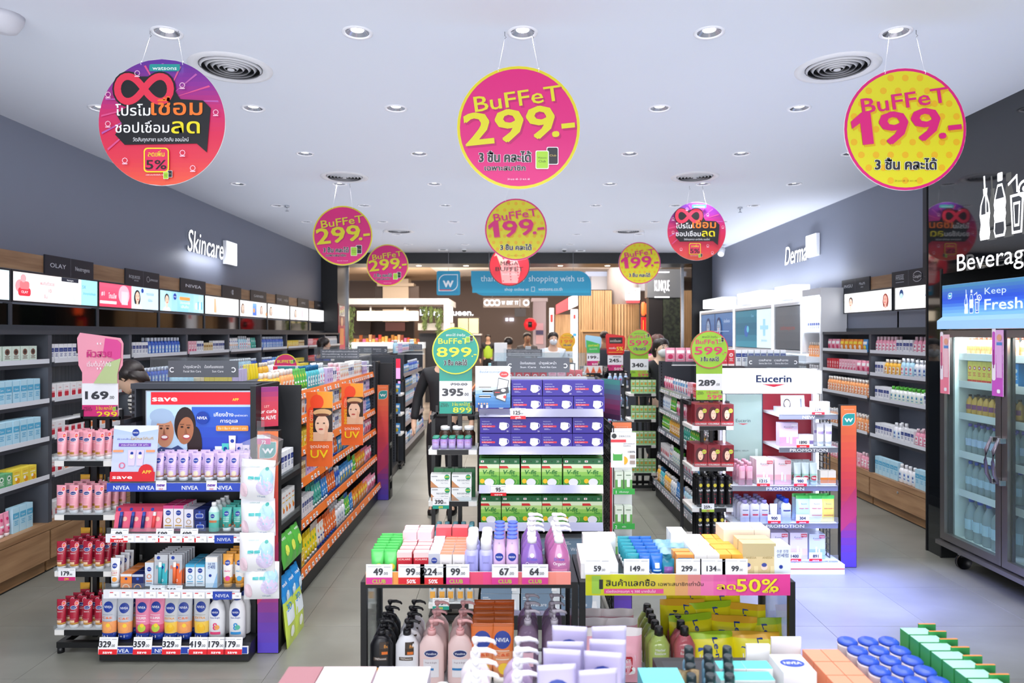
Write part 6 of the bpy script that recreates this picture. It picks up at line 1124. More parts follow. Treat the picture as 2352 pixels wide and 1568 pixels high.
def wlo(c, num): return bottle([(0, .036, .024), (.005, .039, .027), (.13, .04, .027), (.165, .034, .025), (.185, .02, .018), (.19, .014, .014)], 'f2f3f6', lambda A: (nivea(A, .135, .02), A.text('Extra Bright', 0, .105, .008, '2444a8', w=.045), A.text('8', 0, .05, .035, c, w=.02, bold=.06), A.disc(.01, .062, .012, num, n=10), A.rect(-.025, .028, .025, .04, c, 6, 1)), 'body_lotion_bottle', 2.2, [cyl_cap(.19, .026, .017, '20409c')])
for (px, c, n, l) in ((500, 'e84c80', 'f4b060', 'pink'), (546, '3c98d8', '60c0a0', 'blue')): prow(wlo(c, n), (px,), 3.62, .092, 'white body lotion bottle with a large %s 8' % l, 'bottle', 'white %s body lotions' % l, 4, .065, sc=1.08)
cards_row(((247, '329'), (326, '359'), (393, '329'), (455, '419'), (496, '179'), (534, '179')), 3.522, .05, 'base strip', h=.085, w=.096)
# cotton packs hanging in a clear bag
def cot(A): A.disc(.05, .11, .035, 'b8e0f4', .06, 16, 3); A.disc(.045, .07, .04, 'e0d4f4', .04, 16, 3); A.disc(-.06, .05, .022, 'f8dce8', .04, 12, 3); A.text('cotton pad', -.01, .17, .008, '9cc8c4', w=.05); A.rrect(-.035, .11, -.006, .125, .003, '58c4c4'); A.rrect(-.002, .11, .027, .125, .003, '58c4c4'); A.disc(.055, .165, .009, '40b0a8', n=10); A.text('110 pads', .03, .018, .01, '5c88b8', w=.04)
cs = pack(.175, .205, .07, 'f4f4f8', cot, 'cotton_pack', seed=4, crimp=.008); cs2 = pack(.175, .19, .07, 'f2f4f8', cot, 'cotton_pack', seed=9, crimp=.008)
for i, (px, pyb) in enumerate(((593, 1145), (594, 1230), (594, 1312), (601, 1375))): inst((cs, cs2)[i % 2], (wx(px, 3.48), 3.46 + .02 * (i % 2), wz(pyb, 3.48)), R.uniform(-.12, .12), 'white watercolour cotton pad pack in the hanging column, %s from top' % nth(i), 'cotton pads', 'hanging cotton packs', ry=R.uniform(-.03, .06))
o = MB().mat(FILM).prism([(-.09, 0), (.09, 0), (.10, .02), (.115, .13), (.03, .165), (-.08, .12)], -.035, .035).build('clear_bag', None, (wx(597, 3.48), 3.46, wz(1068, 3.48))); tag(o, 'crumpled clear bag top above the cotton packs', 'bag')
o = MB().mat(ACRYL).box(-.02, -.002, 0, .02, 0, .92).build('hanging_strip', None, (wx(597, 3.52), 3.53, wz(1380, 3.5))); tag(o, 'clear plastic strip holding the cotton packs beside the display', 'hanging strip')
standee('curl_poster', 'purple and red LET YOUR CURLS COME ALIVE card by the save poster', wx(610, 3.78), 3.78, 1.19, .5, .135, .22, lambda A, w, h: (A.grad(-w / 2, 0, w / 2, h, ['8c2c84', 'c83c5c', 'd43c48', 'c83050'], 8), A.text('LET', w * .05, h * .48, h * .06, 'f8d0c0', w=w * .2), A.text('your curls', 0, h * .34, h * .1, 'ffffff', w=w * .85, bold=.04), A.text('come ALIVE', 0, h * .18, h * .1, 'ffffff', w=w * .8, bold=.04))[0], 0)
price_card((wx(606, 3.6), 3.6, wz(1020, 3.6)), '', 'lilac and pink 72 tag over the first emblem fin', w=.07, h=.05, foot='72', fh=.6, footc='d83c88', small='')
# slim steel stands with round topped signs
def stand(name, label, cx, Y, w, d, shelves, z_top, base=True):
    t = thing(name, label, 'display stand', (cx, Y, 0), 0, 'slim black steel stands')
    for sx in (-1, 1): MB().mat(BLKM).box(sx * w * .11 - .012, d * .5, .03, sx * w * .11 + .012, d * .5 + .025, z_top).build('upright', t)
    for sx in (-1, 1): MB().mat(BLKM).box(sx * w * .5 - .012, d - .02, .03, sx * w * .5 + .012, d, z_top).build('corner_post', t)
    MB().mat(BLKM).box(-w / 2, d - .02, z_top - .025, w / 2, d, z_top).box(-w / 2, .3 * d, z_top - .025, -w / 2 + .02, d, z_top).box(w / 2 - .02, .3 * d, z_top - .025, w / 2, d, z_top).build('top_frame', t)
    for z in shelves:
        s = MB().mat(M('e8e6e2', .4)).cbox(-w / 2, 0, z - .03, w / 2, d - .02, z, .004).build('shelf', t); MB().mat(BLKM).box(-w * .32, -.006, z - .028, w * .32, 0, z + .0).build('front_bracket', s); MB().mat(ACRYL).box(-w / 2, -.002, z, w / 2, .0, z + .025).build('clear_lip', s)
    if base:
        MB().mat(BLKM).box(-w / 2, .02, .03, -w / 2 + .03, d, .06).box(w / 2 - .03, .02, .03, w / 2, d, .06).box(-w / 2 + .03, .02, .03, w / 2 - .03, .05, .06).box(-w / 2 + .03, d - .03, .03, w / 2 - .03, d, .06).build('base_frame', t)
        for sx in (-1, 1):
            for y in (.035, d - .015): MB().mat(BLKM).cyl(sx * (w / 2 - .015), y, 0, .03, .018, 10).build('foot', t)
    MB().mat(BLKM).box(-.11, d * .5, z_top, .11, d * .5 + .02, z_top + .012).box(-.115, d * .5, z_top, -.1, d * .5 + .02, z_top + .05).box(.1, d * .5, z_top, .115, d * .5 + .02, z_top + .05).build('sign_clip', t)
    return t
def stand_sign(cx, Y, z, label, kind, price, foot, cols, old=None, s=1.0, ph=.125, foot2='3 ชิ้น คละได้'):
    """tall card: round or shaped head, white price field, coloured foot"""
    bg, rim, txt, _, ft = cols; num = foot; w = .2 * s; z1 = .075 * s; z2 = z1 + ph * s; r = .145 * s; zc = z2 + .04 * s + r
    t = thing('price_sign', label, 'sign', (cx, Y, z)); 
    P = [(-w / 2, 0), (w / 2, 0), (w / 2, z2 + .06 * s), (w * .62, z2 + .10 * s), (w * .64, z2 + .22 * s), (w * .56, z2 + .25 * s), (-w * .56, z2 + .28 * s), (-w * .64, z2 + .25 * s), (-w * .6, z2 + .1 * s), (-w / 2, z2 + .06 * s)]
    if kind == 'disc': P = [(-w / 2, 0), (w / 2, 0), (w / 2, zc - sqrt(r * r - w * w / 4))] + [(r * cos(a), zc + r * sin(a)) for a in [math.acos(w / 2 / r) * -1 + (pi + 2 * math.acos(w / 2 / r)) * i / 28 for i in range(1, 28)]] + [(-w / 2, zc - sqrt(r * r - w * w / 4))]
    MB().mat(M(bg, .35)).prism(P, 0, .003).build('board', t)
    A = Art(.0005); A.rect(-w / 2, z1, w / 2, z2, 'eceef2'); A.text(price, w * .22, z1 + ph * s * .28, ph * s * .36, '383a40', w=w * .62, al='r', bold=.16); A.text('.00', w * .25, z1 + ph * s * .28, ph * s * .15, '383a40', al='l', bold=.03)
    if old: A.text(old, w * .1, z2 - .028 * s, .018 * s, '383a40', w=w * .5); A.rect(-w * .17, z2 - .021 * s, w * .37, z2 - .018 * s, '383a40')
    A.rect(-w / 2 + .002, .002, w / 2 - .002, z1, bg if kind == 'disc' else 'cc2c74'); A.text('MEGA', -w * .34, z1 * .72, .012 * s, '26262a', w=w * .2); A.text('BUFFET', -w * .33, z1 * .55, .012 * s, '26262a', w=w * .25); A.text(foot2, w * .12, z1 * .66, .018 * s, ft, w=w * .45, bold=.03); A.text(foot, w * .2, z1 * .1, .033 * s, ft, w=w * .56, bold=.06); cards(A, w * .42, z1 * .75, .018 * s)
    if kind == 'disc':
        A.disc(0, zc, r * .99, rim, n=36); A.disc(0, zc, r * .94, bg, n=36)
        A.text('#คละได้ จ่ายคุ้ม', 0, zc + r * .62, r * .1, '30343a' if bg != '1a9c88' else 'f0f4f0', w=r * .8); A.text('BuFFeT', -r * .1, zc + r * .3, r * .24, txt, w=r * 1.25, bold=.04); A.text(num, -r * .06, zc - r * .25, r * .42, txt, w=r * 1.45, bold=.06); A.text('.-', r * .78, zc - r * .25, r * .3, txt, w=r * .2, bold=.05); out(A, '3 ชิ้น คละได้', 0, zc - r * .6, r * .2, '26262a', w=r * .95); cards(A, r * .55, zc + r * .5, r * .2)
    else: kind(A, w, z2, s)
    A.build('printed_face', t, (0, -.0003, 0)); return t

def piw(A, w, z, s): A.poly([(w * .16, z + .25 * s), (w * .5, z + .24 * s), (w * .6, z + .22 * s), (w * .58, z + .12 * s), (w * .1, z + .16 * s)], 'dc4c94'); A.poly([(-w * .16, z), (w * .5, z), (w * .5, z + .05 * s), (w * .6, z + .14 * s), (w * .2, z + .11 * s)], 'b8c890'); A.text('“', 0, z + .19 * s, .04 * s, 'f8f0f4', w=.026 * s); A.text('ผิวสวย', 0, z + .145 * s, .04 * s, 'c8307c', w=w * .68, bold=.06); A.text('เริ่มต้นได้ที่นี่', 0, z + .095 * s, .025 * s, 'f8f4f6', w=w * .66); A.text('”', 0, z + .05 * s, .04 * s, 'f8f0f4', w=.026 * s)
def vas(col, gold, band, word='Gluta'): 
    def A_(A): A.disc(0, .108, .017, 'f0f2f8', .010, 16, 2); A.disc(0, .108, .015, '1c2c7c', .0085, 16, 2); A.text('Vaseline', 0, .105, .005, 'f4f6fc', w=.022); A.text(word, 0, .085, .007, 'f4e4e8', w=.026); A.rect(-.016, .05, .014, .051, 'f4e4e8', 4, 1); A.rect(-.014, .032, .01, .044, gold, 4, 1); A.disc(.015, .13, .0105, 'f8f4f4', .013, 12, 2); A.disc(.015, .13, .009, 'e84870', .011, 12, 2); A.text('299', .015, .127, .006, 'f8d840', w=.014, bold=.05)
    return tube(.052, .15, .034, col, 'e8e4e4', A_, 'lotion_tube', .02, band)
SY = 3.62; ws = .32; cxs = wx(193, SY)
stand('tube_stand', 'slim black stand of pink and red lotion tubes left of the blue beauty display', cxs, SY, ws, .30, [1.03, .745, .445, .135], 1.235)
stand_sign(wx(220, 3.74), 3.78, 1.235, 'pink speech shaped price sign reading 169 over the tube stand', piw, '169', '299', ('f0a0b4', 'f0a0b4', 'c8307c', '', 'f0d030'), ph=.12)
vp = vas('eaa0ae', 'b08030', [(.13, .22, 'f0c8c4')]); vr = vas('a82038', 'e8c8a0', [(.13, .2, 'd8a050')], 'BURSTS')
for z, sp, n in ((1.03, vp, 'pink'), (.745, vp, 'pink'), (.445, vr, 'dark red'), (.135, vr, 'dark red')):
    prow(sp, (142, 171, 201, 229), SY + .03, z, '%s lotion tube, %s shelf of the tube stand' % (n, {1.03: 'top', .745: 'second', .445: 'third', .135: 'bottom'}[z]), 'tube', '%s lotion tubes on the stand' % n, 4, .048, skew=.012)
gt = tube(.055, .165, .03, 'd8a030', 'e8e0d0', lambda A: A.rect(-.02, .06, .02, .1, 'f0d080', 4, 1), 'gold_tube')
for z in (.745, .445, .135): prow(gt, (196, 224, 250), SY + .235, z, 'gold tube at the back of the tube stand, %s shelf' % {.745: 'second', .445: 'third', .135: 'bottom'}[z], 'tube', 'gold tubes at the back')
price_card((wx(157, SY), SY - .012, .40), '179', 'white price card reading 179 on the tube stand', w=.09, h=.065, foot='299', footc='cc2c74', ftext='f0d030', rx=0)
# middle stand
MY = 3.97; cm_ = wx(1040, MY)
stand('bottle_stand', 'slim black stand with a round green 899 sign', cm_, MY, .285, .28, [1.03, .73, .43, .135], 1.22)
stand_sign(wx(1046, 4.08), 4.1, 1.225, 'round green BUFFET 899 sign with 395 price', 'disc', '395', '899', ('1a9c88', 'e0e030', 'e4e838', '', 'e4e838'), '790.00', s=.98)

prb = bottle([(0, .022, .022), (.05, .022, .022), (.06, .016, .016)], 'a888cc', lambda A: (A.rect(-.018, .01, .018, .045, 'c8b0e4', 6, 1), A.text('VISTRA', 0, .035, .006, 'b02878', w=.026)), 'wrapped_bottle', 2, [cyl_cap(.058, .012, .019, '3c9c84')]); prow(prb, (1001, 1020, 1038, 1057, 1075), MY + .03, 1.031, 'purple wrapped small bottle with green cap', 'bottle', 'purple wrapped bottles', 2, .05)
brb = bottle([(0, .03, .03), (.06, .03, .03), (.078, .02, .02)], '3a2418', lambda A: A.rect(-.024, .02, .024, .05, '6a5040', 6, 1), 'brown_glass_bottle', 2, [cyl_cap(.076, .018, .024, 'f0f0f0')]); prow(brb, (1023, 1050, 1078), MY + .15, 1.031 , 'brown glass bottle with white cap behind the purple ones', 'bottle', 'brown glass bottles', 1, sc=1.25)
reg = carton(.115, .07, .075, 'eceeee', lambda A, w, h: (A.poly([(-w / 2, 0), (-w * .1, 0), (-w * .3, h * .25), (-w * .5, h * .55)], 'c88c60'), A.text('REGENEZ', w * .1, h * .5, h * .12, '3c5068', w=w * .62), A.text('Hair Tonic', w * .2, h * .3, h * .09, '8890a0', w=w * .35), A.disc(w * .33, h * .8, w * .13, '1c9c60'), A.text('899', w * .33, h * .76, h * .11, 'e8e838', w=w * .2, bold=.05), A.rect(-w * .45, h * .84, -w * .15, h * .88, '5c6470'))[0], 'tonic_carton')
for k in range(2): prow(reg, (1012, 1060), MY + .01, .731 + .077 * k, 'white hair tonic carton with brown curl, %s layer' % ('lower', 'upper')[k], 'carton', 'hair tonic cartons')
prow(carton(.06, .05, .17, '2c7044', lambda A, w, h: A.rect(-w * .3, h * .4, w * .3, h * .7, '4c9464'), 'green_carton'), (1008, 1032, 1056, 1080), MY + .1, .731, 'dark green tonic carton behind the white ones', 'carton', 'dark green cartons')
tlb = bottle([(0, .02, .016), (.1, .022, .018), (.125, .014, .014)], '5c9cb0', lambda A: A.rect(-.014, .03, .014, .08, 'a8d0d8', 6, 1), 'teal_bottle', 2.2, [cyl_cap(.125, .028, .015, '7cbccc')]); prow(tlb, (1006, 1025, 1045, 1064, 1083), MY + .04, .431, 'teal bottle on the third shelf of the bottle stand', 'bottle', 'teal bottles', 2, .06)
wlb = bottle([(0, .022, .016), (.1, .022, .016), (.125, .014, .014)], 'eceef0', lambda A: (A.rect(-.015, .02, .015, .06, 'f0b050', 6, 1), A.disc(0, .08, .008, '40a0c0', n=10)), 'tonic_bottle', 2.2, [cyl_cap(.125, .028, .015, 'f4f4f4')]); prow(wlb, (995, 1015, 1036, 1058, 1080), MY + .04, .136, 'white bottle on the lowest shelf of the bottle stand', 'bottle', 'white tonic bottles', 2, .06)
for p, z in (('390', .69), ('595', .105)): price_card((wx(1013, MY), MY - .012, z), p, 'white price card with green strip on the %s shelf of the bottle stand' % ('second' if p == '390' else 'lowest'), w=.095, h=.068, foot='899', footc='1a9c88', ftext='e4e838', rx=0)
# right stand with hair dye
RY = 4.92; stand('dye_stand', 'slim black stand of red hair dye cartons under a round lime 599 sign', wx(1637, RY), RY, .30, .3, [1.04, .745, .45, .2], 1.21)
stand_sign(wx(1630, 5.05), 5.06, 1.215, 'round lime BUFFET 599 sign with 289 price', 'disc', '289', '599', ('98c830', 'd82c5c', 'd8286c', '', 'd8286c'), s=.97)
dye = carton(.093, .07, .155, '7c1824', lambda A, w, h: (A.disc(-w * .05, h * .55, w * .36, '4c1018', h * .34, 20), A.disc(-w * .02, h * .52, w * .2, 'f0c8ac', h * .22, 16), A.disc(-w * .04, h * .4, w * .06, 'c02c38', h * .02, 8), A.rect(-w / 2, 0, w / 2, h * .2, 'b81c28'), A.text('COLORSILK', 0, h * .06, h * .08, 'f8f0e8', w=w * .85, bold=.04), A.disc(w * .26, h * .7, w * .17, 'b8c840'), A.text('599', w * .26, h * .67, h * .06, 'e83c5c', w=w * .24, bold=.05), A.disc(-w * .1, h * .57, w * .025, '2c1414', n=6), A.disc(w * .06, h * .57, w * .025, '2c1414', n=6))[0], 'hair_dye_carton')
for z, l in ((1.04, 'top'), (.745, 'second')): prow(dye, (1610, 1640, 1671), RY + .01, z, 'red hair dye carton, %s shelf' % l, 'carton', 'hair dye cartons', 3, .075)
can = bottle([(0, .0235, .0235, '17171a'), (.008, .025, .025, '17171a'), (.012, .025, .025), (.2, .025, .025), (.21, .02, .02)], '17171a', lambda A: (A.disc(0, .17, .013, 'd8c840', .014, 14, 2), A.text('taft', 0, .125, .016, 'f0f0f0', w=.03, bold=.04), A.text('Power', 0, .1, .006, 'd02c48', w=.02), A.disc(0, .07, .004, 'd02c48', n=8), A.rect(-.002, .03, .002, .06, 'd02c48')), 'hair_spray_can', 2, [cyl_cap(.205, .03, .022, '1c1c20')])
for z, n, l in ((.45, (1607, 1624, 1640, 1657, 1675), 'third'), (.2, (1607, 1624, 1640, 1657), 'lowest')): prow(can, n, RY + .04, z, 'black hair spray can, %s shelf of the dye stand' % l, 'spray can', 'black hair spray cans', 3, .055, sc=.93)
price_card((wx(1625, RY), RY - .012, .425), '259', 'white price card reading 259 on the dye stand', w=.09, h=.06, foot='599', footc='a8c840', ftext='d8286c', rx=0)
# farther stands
def far_stand(px, Y, label, zs, tp, spec, base, pxs, layers=1, w=.3, dz=.08, rows=1):
    stand('far_stand', label, wx(px, Y), Y, w, .28, zs, tp)
    for z in zs:
        for k in range(layers): prow(spec, pxs, Y + .02, z + dz * k, '%s, %s shelf%s' % (base, nth(zs.index(z)), ('', ', upper layer')[k]), 'product', base + 's', rows, .07)
far_stand(1476, 7.4, 'black stand of green soap cartons under the smaller lime 599 sign', [1.06, .78, .5, .2], 1.22, carton(.042, .04, .07, 'a8d890', lambda A, w, h: (A.disc(0, h * .42, w * .3, 'd8a040'), A.rect(-w * .4, h * .75, w * .4, h * .9, 'f0f4e8'))[0], 'soap_carton'), 'green soap carton with amber disc', [1455 + 9.4 * i for i in range(6)], 2, .29, .075)
stand_sign(wx(1467, 7.6), 7.56, 1.23, 'smaller round lime BUFFET 599 sign with 340 price', 'disc', '340', '599', ('98c830', 'd82c5c', 'd8286c', '', 'd8286c'))
far_stand(1418, 9.1, 'black stand of clear bottles under the red 5% sign', [1.02, .74, .46, .2], 1.2, bottle([(0, .026, .02), (.1, .028, .022), (.13, .016, .016)], 'a8c8ec', lambda A: A.disc(0, .08, .013, 'e0487c', n=10, rings=2), 'cleanser_bottle', 2.3, [cyl_cap(.13, .03, .014, 'f4f4f6')]), 'clear blue bottle with pink dot', [1401, 1413, 1425, 1437], 1, .3)
def red5(A, w, z, s): A.rect(-w * .56, z + .02 * s, w * .56, z + .25 * s, 'e02428'); A.rect(-w * .4, z + .15 * s, w * .45, z + .23 * s, '26181a'); A.text('ชอปเชื่อมลด', 0, z + .17 * s, .03 * s, 'f0e8e0', w=w * .7); A.text('ลดเพิ่ม', -w * .2, z + .08 * s, .025 * s, 'ffffff', w=w * .45); A.text('5%', w * .28, z + .06 * s, .05 * s, 'f8e040', w=w * .42, bold=.06); A.rect(-w * .45, z + .035 * s, w * .45, z + .04 * s, 'f8e040')
stand_sign(wx(1415, 9.2), 9.26, 1.21, 'red shaped 5% sign with 245 price', red5, '245', '50%', ('d82428', '', '', '', 'f8f0f0'), '490.00', 1.05, foot2=' ')
def grn(A, w, z, s): A.rect(-w * .56, z + .13 * s, w * .56, z + .25 * s, 'a8d8f0'); A.poly([(-w * .56, z + .2 * s), (w * .5, z + .14 * s), (w * .5, z), (-w * .5, z)], '48b85c'); A.text('สุขภาพดี', 0, z + .1 * s, .035 * s, 'e8e838', w=w * .8, bold=.04); A.text('เริ่มต้นได้ที่นี่', 0, z + .05 * s, .02 * s, 'f0f8f0', w=w * .6)
far_stand(1363, 11.0, 'black stand of orange cartons under the green and blue sign', [1.08, .8, .5], 1.18, carton(.1, .06, .11, 'f4f0ec', lambda A, w, h: (A.poly([(-w * .4, 0), (w * .4, 0), (0, h * .9)], 'f06834'), A.disc(0, h * .7, w * .15, 'f0a080'))[0], 'tea_carton'), 'white and orange carton', [1349, 1363, 1377], 1, .36)
stand_sign(wx(1362, 11.2), 11.16, 1.19, 'green and blue shaped sign with 199 price', grn, '199', 'BUFFET', ('a8d8f0', '', '', '', 'f0f0f0'), None, 1.05, foot2=' ')
stand_sign(wx(1303, 12.2), 12.2, 1.2, 'small round yellow 199 sign with 195 price', 'disc', '195', '199', ('f0b820', 'f0a030', 'e87030', '', 'e87030'), s=1.0); stand('far_stand', 'black stand under the small round yellow 199 sign', wx(1303, 12.1), 12.06, .3, .26, [1.0, .7], 1.19)
far_stand(903, 8.6, 'slim white stand with blue sachets at the far left aisle', [.95, .7, .45], 1.12, POOL['sb'][0], 'blue sachet on the white stand', [895, 911], 1, .2)
# half round BUFFET topper and SUN box on the orange gondola
t = thing('buffet_topper', 'half round magenta BUFFET topper over the sun care box', 'sign', (wx(672, 4.9) - .06, 4.93, 1.475)); r = .085
MB().mat(M('dcd020', .4)).prism([(r * cos(pi * i / 16), r * sin(pi * i / 16)) for i in range(17)], 0, .004).build('board', t); A = Art(.0005); A.poly([(r * .95 * cos(pi * i / 16), r * .95 * sin(pi * i / 16)) for i in range(17)], 'c82864'); A.text('BUFFET', -.01, .02, .022, 'e0d830', w=.1, bold=.05); cards(A, .05, .03, .02); A.build('printed_face', t)
o = carton(.16, .1, .15, 'f0e8ec', lambda A, w, h: (A.rect(-w / 2, h * .35, w / 2, h, '3c8890'), A.text('SUN', -w * .1, h * .62, h * .2, 'ffffff', w=w * .4, bold=.05), A.text('MY CARE', 0, h * .42, h * .13, 'ffffff', w=w * .6, bold=.03), A.rect(-w / 2, h * .8, -w * .3, h, 'e02c50'))[0], 'display_box'); inst(o, (wx(670, 4.9) - .06, 4.92, 1.322), 0, 'teal SUN display box on the orange railed gondola', 'box')
# pink screen display beyond
t = thing('screen_display', 'far end display with a pink screen and red strip', 'display stand', (wx(862, 9.0), 9.0, 0)); MB().mat(GD).box(-.37, 0, 0, .37, .04, 1.43).build('back_panel', t); A = Art(.002); A.rect(-.33, .9, .33, 1.38, 'e8a8e0'); A.rect(-.33, 1.26, .33, 1.38, 'e8304c'); A.text('save', -.15, 1.29, .05, 'ffffff', w=.2, bold=.06); A.disc(.1, 1.05, .12, 'f4d0ec'); A.text('ผิวใส', .18, 1.05, .06, '9c4cb8', w=.2); A.build('screen_picture', t, (0, -.001, 0), emit=.8)
# ---------------------------------------------------------------- face mask display, middle
MY2 = 3.93; mx0, mx1 = wx(1100, MY2), wx(1386, MY2); mw = mx1 - mx0; mc = (mx0 + mx1) / 2
t = thing('mask_display', 'end display of blue and green face mask boxes with silver shelf fronts', 'display stand', (mc, MY2, 0)); hw = mw / 2
MB().mat(GB).box(-hw, 0, 0, hw, .5, .08).build('base', t); MB().mat(GB).box(-hw, .47, .08, hw, .5, 1.43).build('back_panel', t); MB().mat(M('8c9098', .3)).box(-hw, .40, 1.40, hw, .5, 1.425).build('top_cap', t); MB().mat(M('c8ccd4', .3)).box(-hw + .05, .385, 1.415, hw - .05, .5, 1.43).build('top_rail', t)
ML = [.085, .595, .812, 1.035, 1.252]
for z in ML:
    s = MB().mat(GB).box(-hw, .03, z - .02, hw, .47, z).build('shelf', t); MB().mat(M('b4b4cc', .18, metal=.75)).prism([(.0, z - .026), (.012, z - .03), (.03, z + .014), (.022, z + .018)], -hw, hw, 'x').build('silver_front', s)
for sx in (-1, 1): MB().mat(GB).box(sx * hw - .004, .30, .08, sx * hw + .004, .47, 1.40).build('side_panel', t)
msh = MB().mat(BLKM)
for i in range(9): msh.box(-.003, .42 * i / 8 - .0025, 0, .003, .42 * i / 8 + .0025, 1.12)
for i in range(26): msh.box(-.003, 0, .0 + i * .0448 - .0025, .003, .42, i * .0448 + .0025)
for (x, y, l) in ((.60, 4.0, 'right of the mask display'), (2.31, 4.95, 'right of the white lit skincare display')):
    t2 = thing('wire_grid', 'black wire grid side panel ' + l, 'grid panel', (x, y, .04), 0, 'black wire grid panels'); link('mesh_grid', msh.mesh('mesh_grid'), t2)
def a_mask(A, w, h):
    A.text('watsons', -w * .44, h * .72, h * .12, 'a8a8d8', al='l', w=w * .25); A.text('Disposable Hygienic Mask', -w * .44, h * .57, h * .07, 'f0f0fa', al='l', w=w * .32); A.rrect(-w * .44, h * .38, w * .0, h * .5, h * .05, 'e03050', '1001'); A.text('3-Ply Layers', -w * .42, h * .41, h * .06, 'ffffff', al='l', w=w * .3); A.rect(-w * .4, h * .28, -w * .26, h * .3, 'c8c8e8'); A.rect(-w * .4, h * .22, -w * .2, h * .24, 'c8c8e8')
    A.ring(w * .36, h * .5, w * .07, w * .085, 'f0f0f4', 16, -80, 80); A.poly([(w * .14, h * .7), (w * .26, h * .72), (w * .38, h * .68), (w * .39, h * .32), (w * .3, h * .2), (w * .2, h * .2), (w * .12, h * .35)], 'f4f4f6'); A.rect(w * .17, h * .48, w * .26, h * .5, 'd8d8e0'); A.text('50', w * .4, h * .08, h * .1, 'f0f0fa')
mb_ = carton(.178, .09, .088, '34249c', a_mask, 'mask_box')
for z, pxs, l in ((1.252, (1282 - 148, 1210, 1282, 1353), 'top'), (1.035, (1138, 1208, 1279, 1350), 'second')):
    for k in range(2): prow(mb_, pxs, MY2 + .035, z + .092 * k, 'blue disposable face mask box, %s shelf, %s' % (l, ('lower', 'upper')[k]), 'mask box', 'blue face mask boxes', jr=.01)
def a_vf(A, w, h):
    A.grad(-w / 2, 0, w / 2, h * .8, ['f4f8f0', 'a8d868', '58b03c', '3c9434'], 6); A.rect(-w / 2, h * .8, w / 2, h, '1c6c3c'); A.rect(-w * .42, h * .86, -w * .26, h * .93, 'f4f4f4'); A.disc(-w * .34, h * .895, w * .03, 'd83c3c', n=8); A.text('30', w * .3, h * .86, h * .07, 'd8ecd8'); A.disc(0, h * .89, w * .03, '0c3c20', n=8)
    A.poly([(-w / 2, h * .66), (-w * .05, h * .66), (-w * .12, h * .74), (-w / 2, h * .74)], 'd82c34'); A.text('V-fit', -w * .05, h * .46, h * .15, '1c7c34', w=w * .6, bold=.06, shear=.2); A.text('Mask', w * .25, h * .38, h * .07, '2c8c3c', w=w * .3, bold=.04); A.disc(w * .0, h * .18, w * .24, 'f0f0f8', h * .13, 16); A.ring(w * .22, h * .2, w * .12, w * .15, 'a0c860', 14, -60, 100); A.disc(-w * .34, h * .22, w * .12, 'f4c828', n=12); A.rect(-w * .45, h * .04, -w * .2, h * .09, 'e8e838')
vf = carton(.116, .05, .168, '48a038', a_vf, 'green_mask_box')
for z, n, l in ((.812, (1124, 1171, 1220, 1267, 1316, 1362), 'upper'), (.595, (1128, 1175, 1222, 1269, 1315, 1361), 'lower')): prow(vf, n, MY2 + .035, z, 'green hanging top mask box on the %s green shelf' % l, 'mask box', 'green mask boxes', 2, .07, jr=.02)
def a_wc(A, w, h): A.rect(-w / 2, 0, w * .3, h, '7890a8'); A.text('Welcare', -w * .05, h * .32, h * .2, 'f4f6f8', w=w * .42); A.poly([(w * .28, h * .15), (w * .42, h * .15), (w * .4, h * .6), (w * .3, h * .6)], 'f4f6f8'); A.rect(-w * .45, h * .7, -w * .25, h * .74, 'e8eef4'); A.rect(-w * .45, h * .8, -w * .3, h * .84, 'e8eef4')
wc = carton(.225, .1, .105, 'dfe6ec', a_wc, 'grey_mask_box')
for k in range(4): prow(wc, (1149, 1241, 1334), MY2 + .04, .086 + .107 * k, 'grey blue mask box, layer %s' % ('one', 'two', 'three', 'four')[k], 'mask box', 'grey blue mask boxes', jr=.01)
def app(A, w, h):
    A.rect(-w / 2, 0, w / 2, h, 'f2f6fa'); A.grad(-w / 2, 0, w / 2, h * .5, ['e8f2fa', '5c9ad4', '2c6cb8'], 6); A.text('โหลดฟรี แอปวัตสัน', -w * .1, h * .9, h * .04, 'b0b8c4', w=w * .6); A.text('ช้อปสะดวกทุกที่', -w * .05, h * .84, h * .04, '3c84c8', w=w * .65, bold=.04); A.disc(w * .32, h * .8, w * .13, 'e04a4c', h * .07); A.text('ส่งฟรี', w * .32, h * .785, h * .03, 'ffffff', w=w * .16); A.rrect(-w * .4, h * .46, -w * .05, h * .53, .01, 'f8fafc'); A.rrect(-w * .3, h * .37, 0, h * .42, .01, 'f8fafc'); A.rrect(-w * .4, h * .24, -w * .05, h * .3, .01, 'f8fafc')
    A.poly([(w * .08, h * .22), (w * .36, h * .14), (w * .46, h * .66), (w * .16, h * .72)], '3c4450'); A.poly([(w * .1, h * .24), (w * .35, h * .16), (w * .44, h * .65), (w * .17, h * .7)], 'f4f6fa'); A.poly([(0, h * .42), (w * .44, h * .5), (w * .46, h * .36), (w * .04, h * .28)], '44484f'); A.disc(w * .3, h * .42, w * .07, 'f4f4f6', h * .04); A.rect(w * .06, h * .36, w * .2, h * .38, 'e04048'); A.disc(w * .34, h * .26, w * .045, 'e04a4c')
    for k in range(4): A.disc(-w * .4 + k * w * .08, h * .1, w * .025, 'e8b894', n=8); A.rect(-w * .43 + k * w * .08, 0, -w * .37 + k * w * .08, h * .07, ('28407c', 'e8e8f0')[k % 2])
standee('app_poster', 'white and blue phone app poster clipped at the mask display top left', wx(1132, 3.9), 3.9, wz(936, 3.9), 0, .2, .238, app, 0)
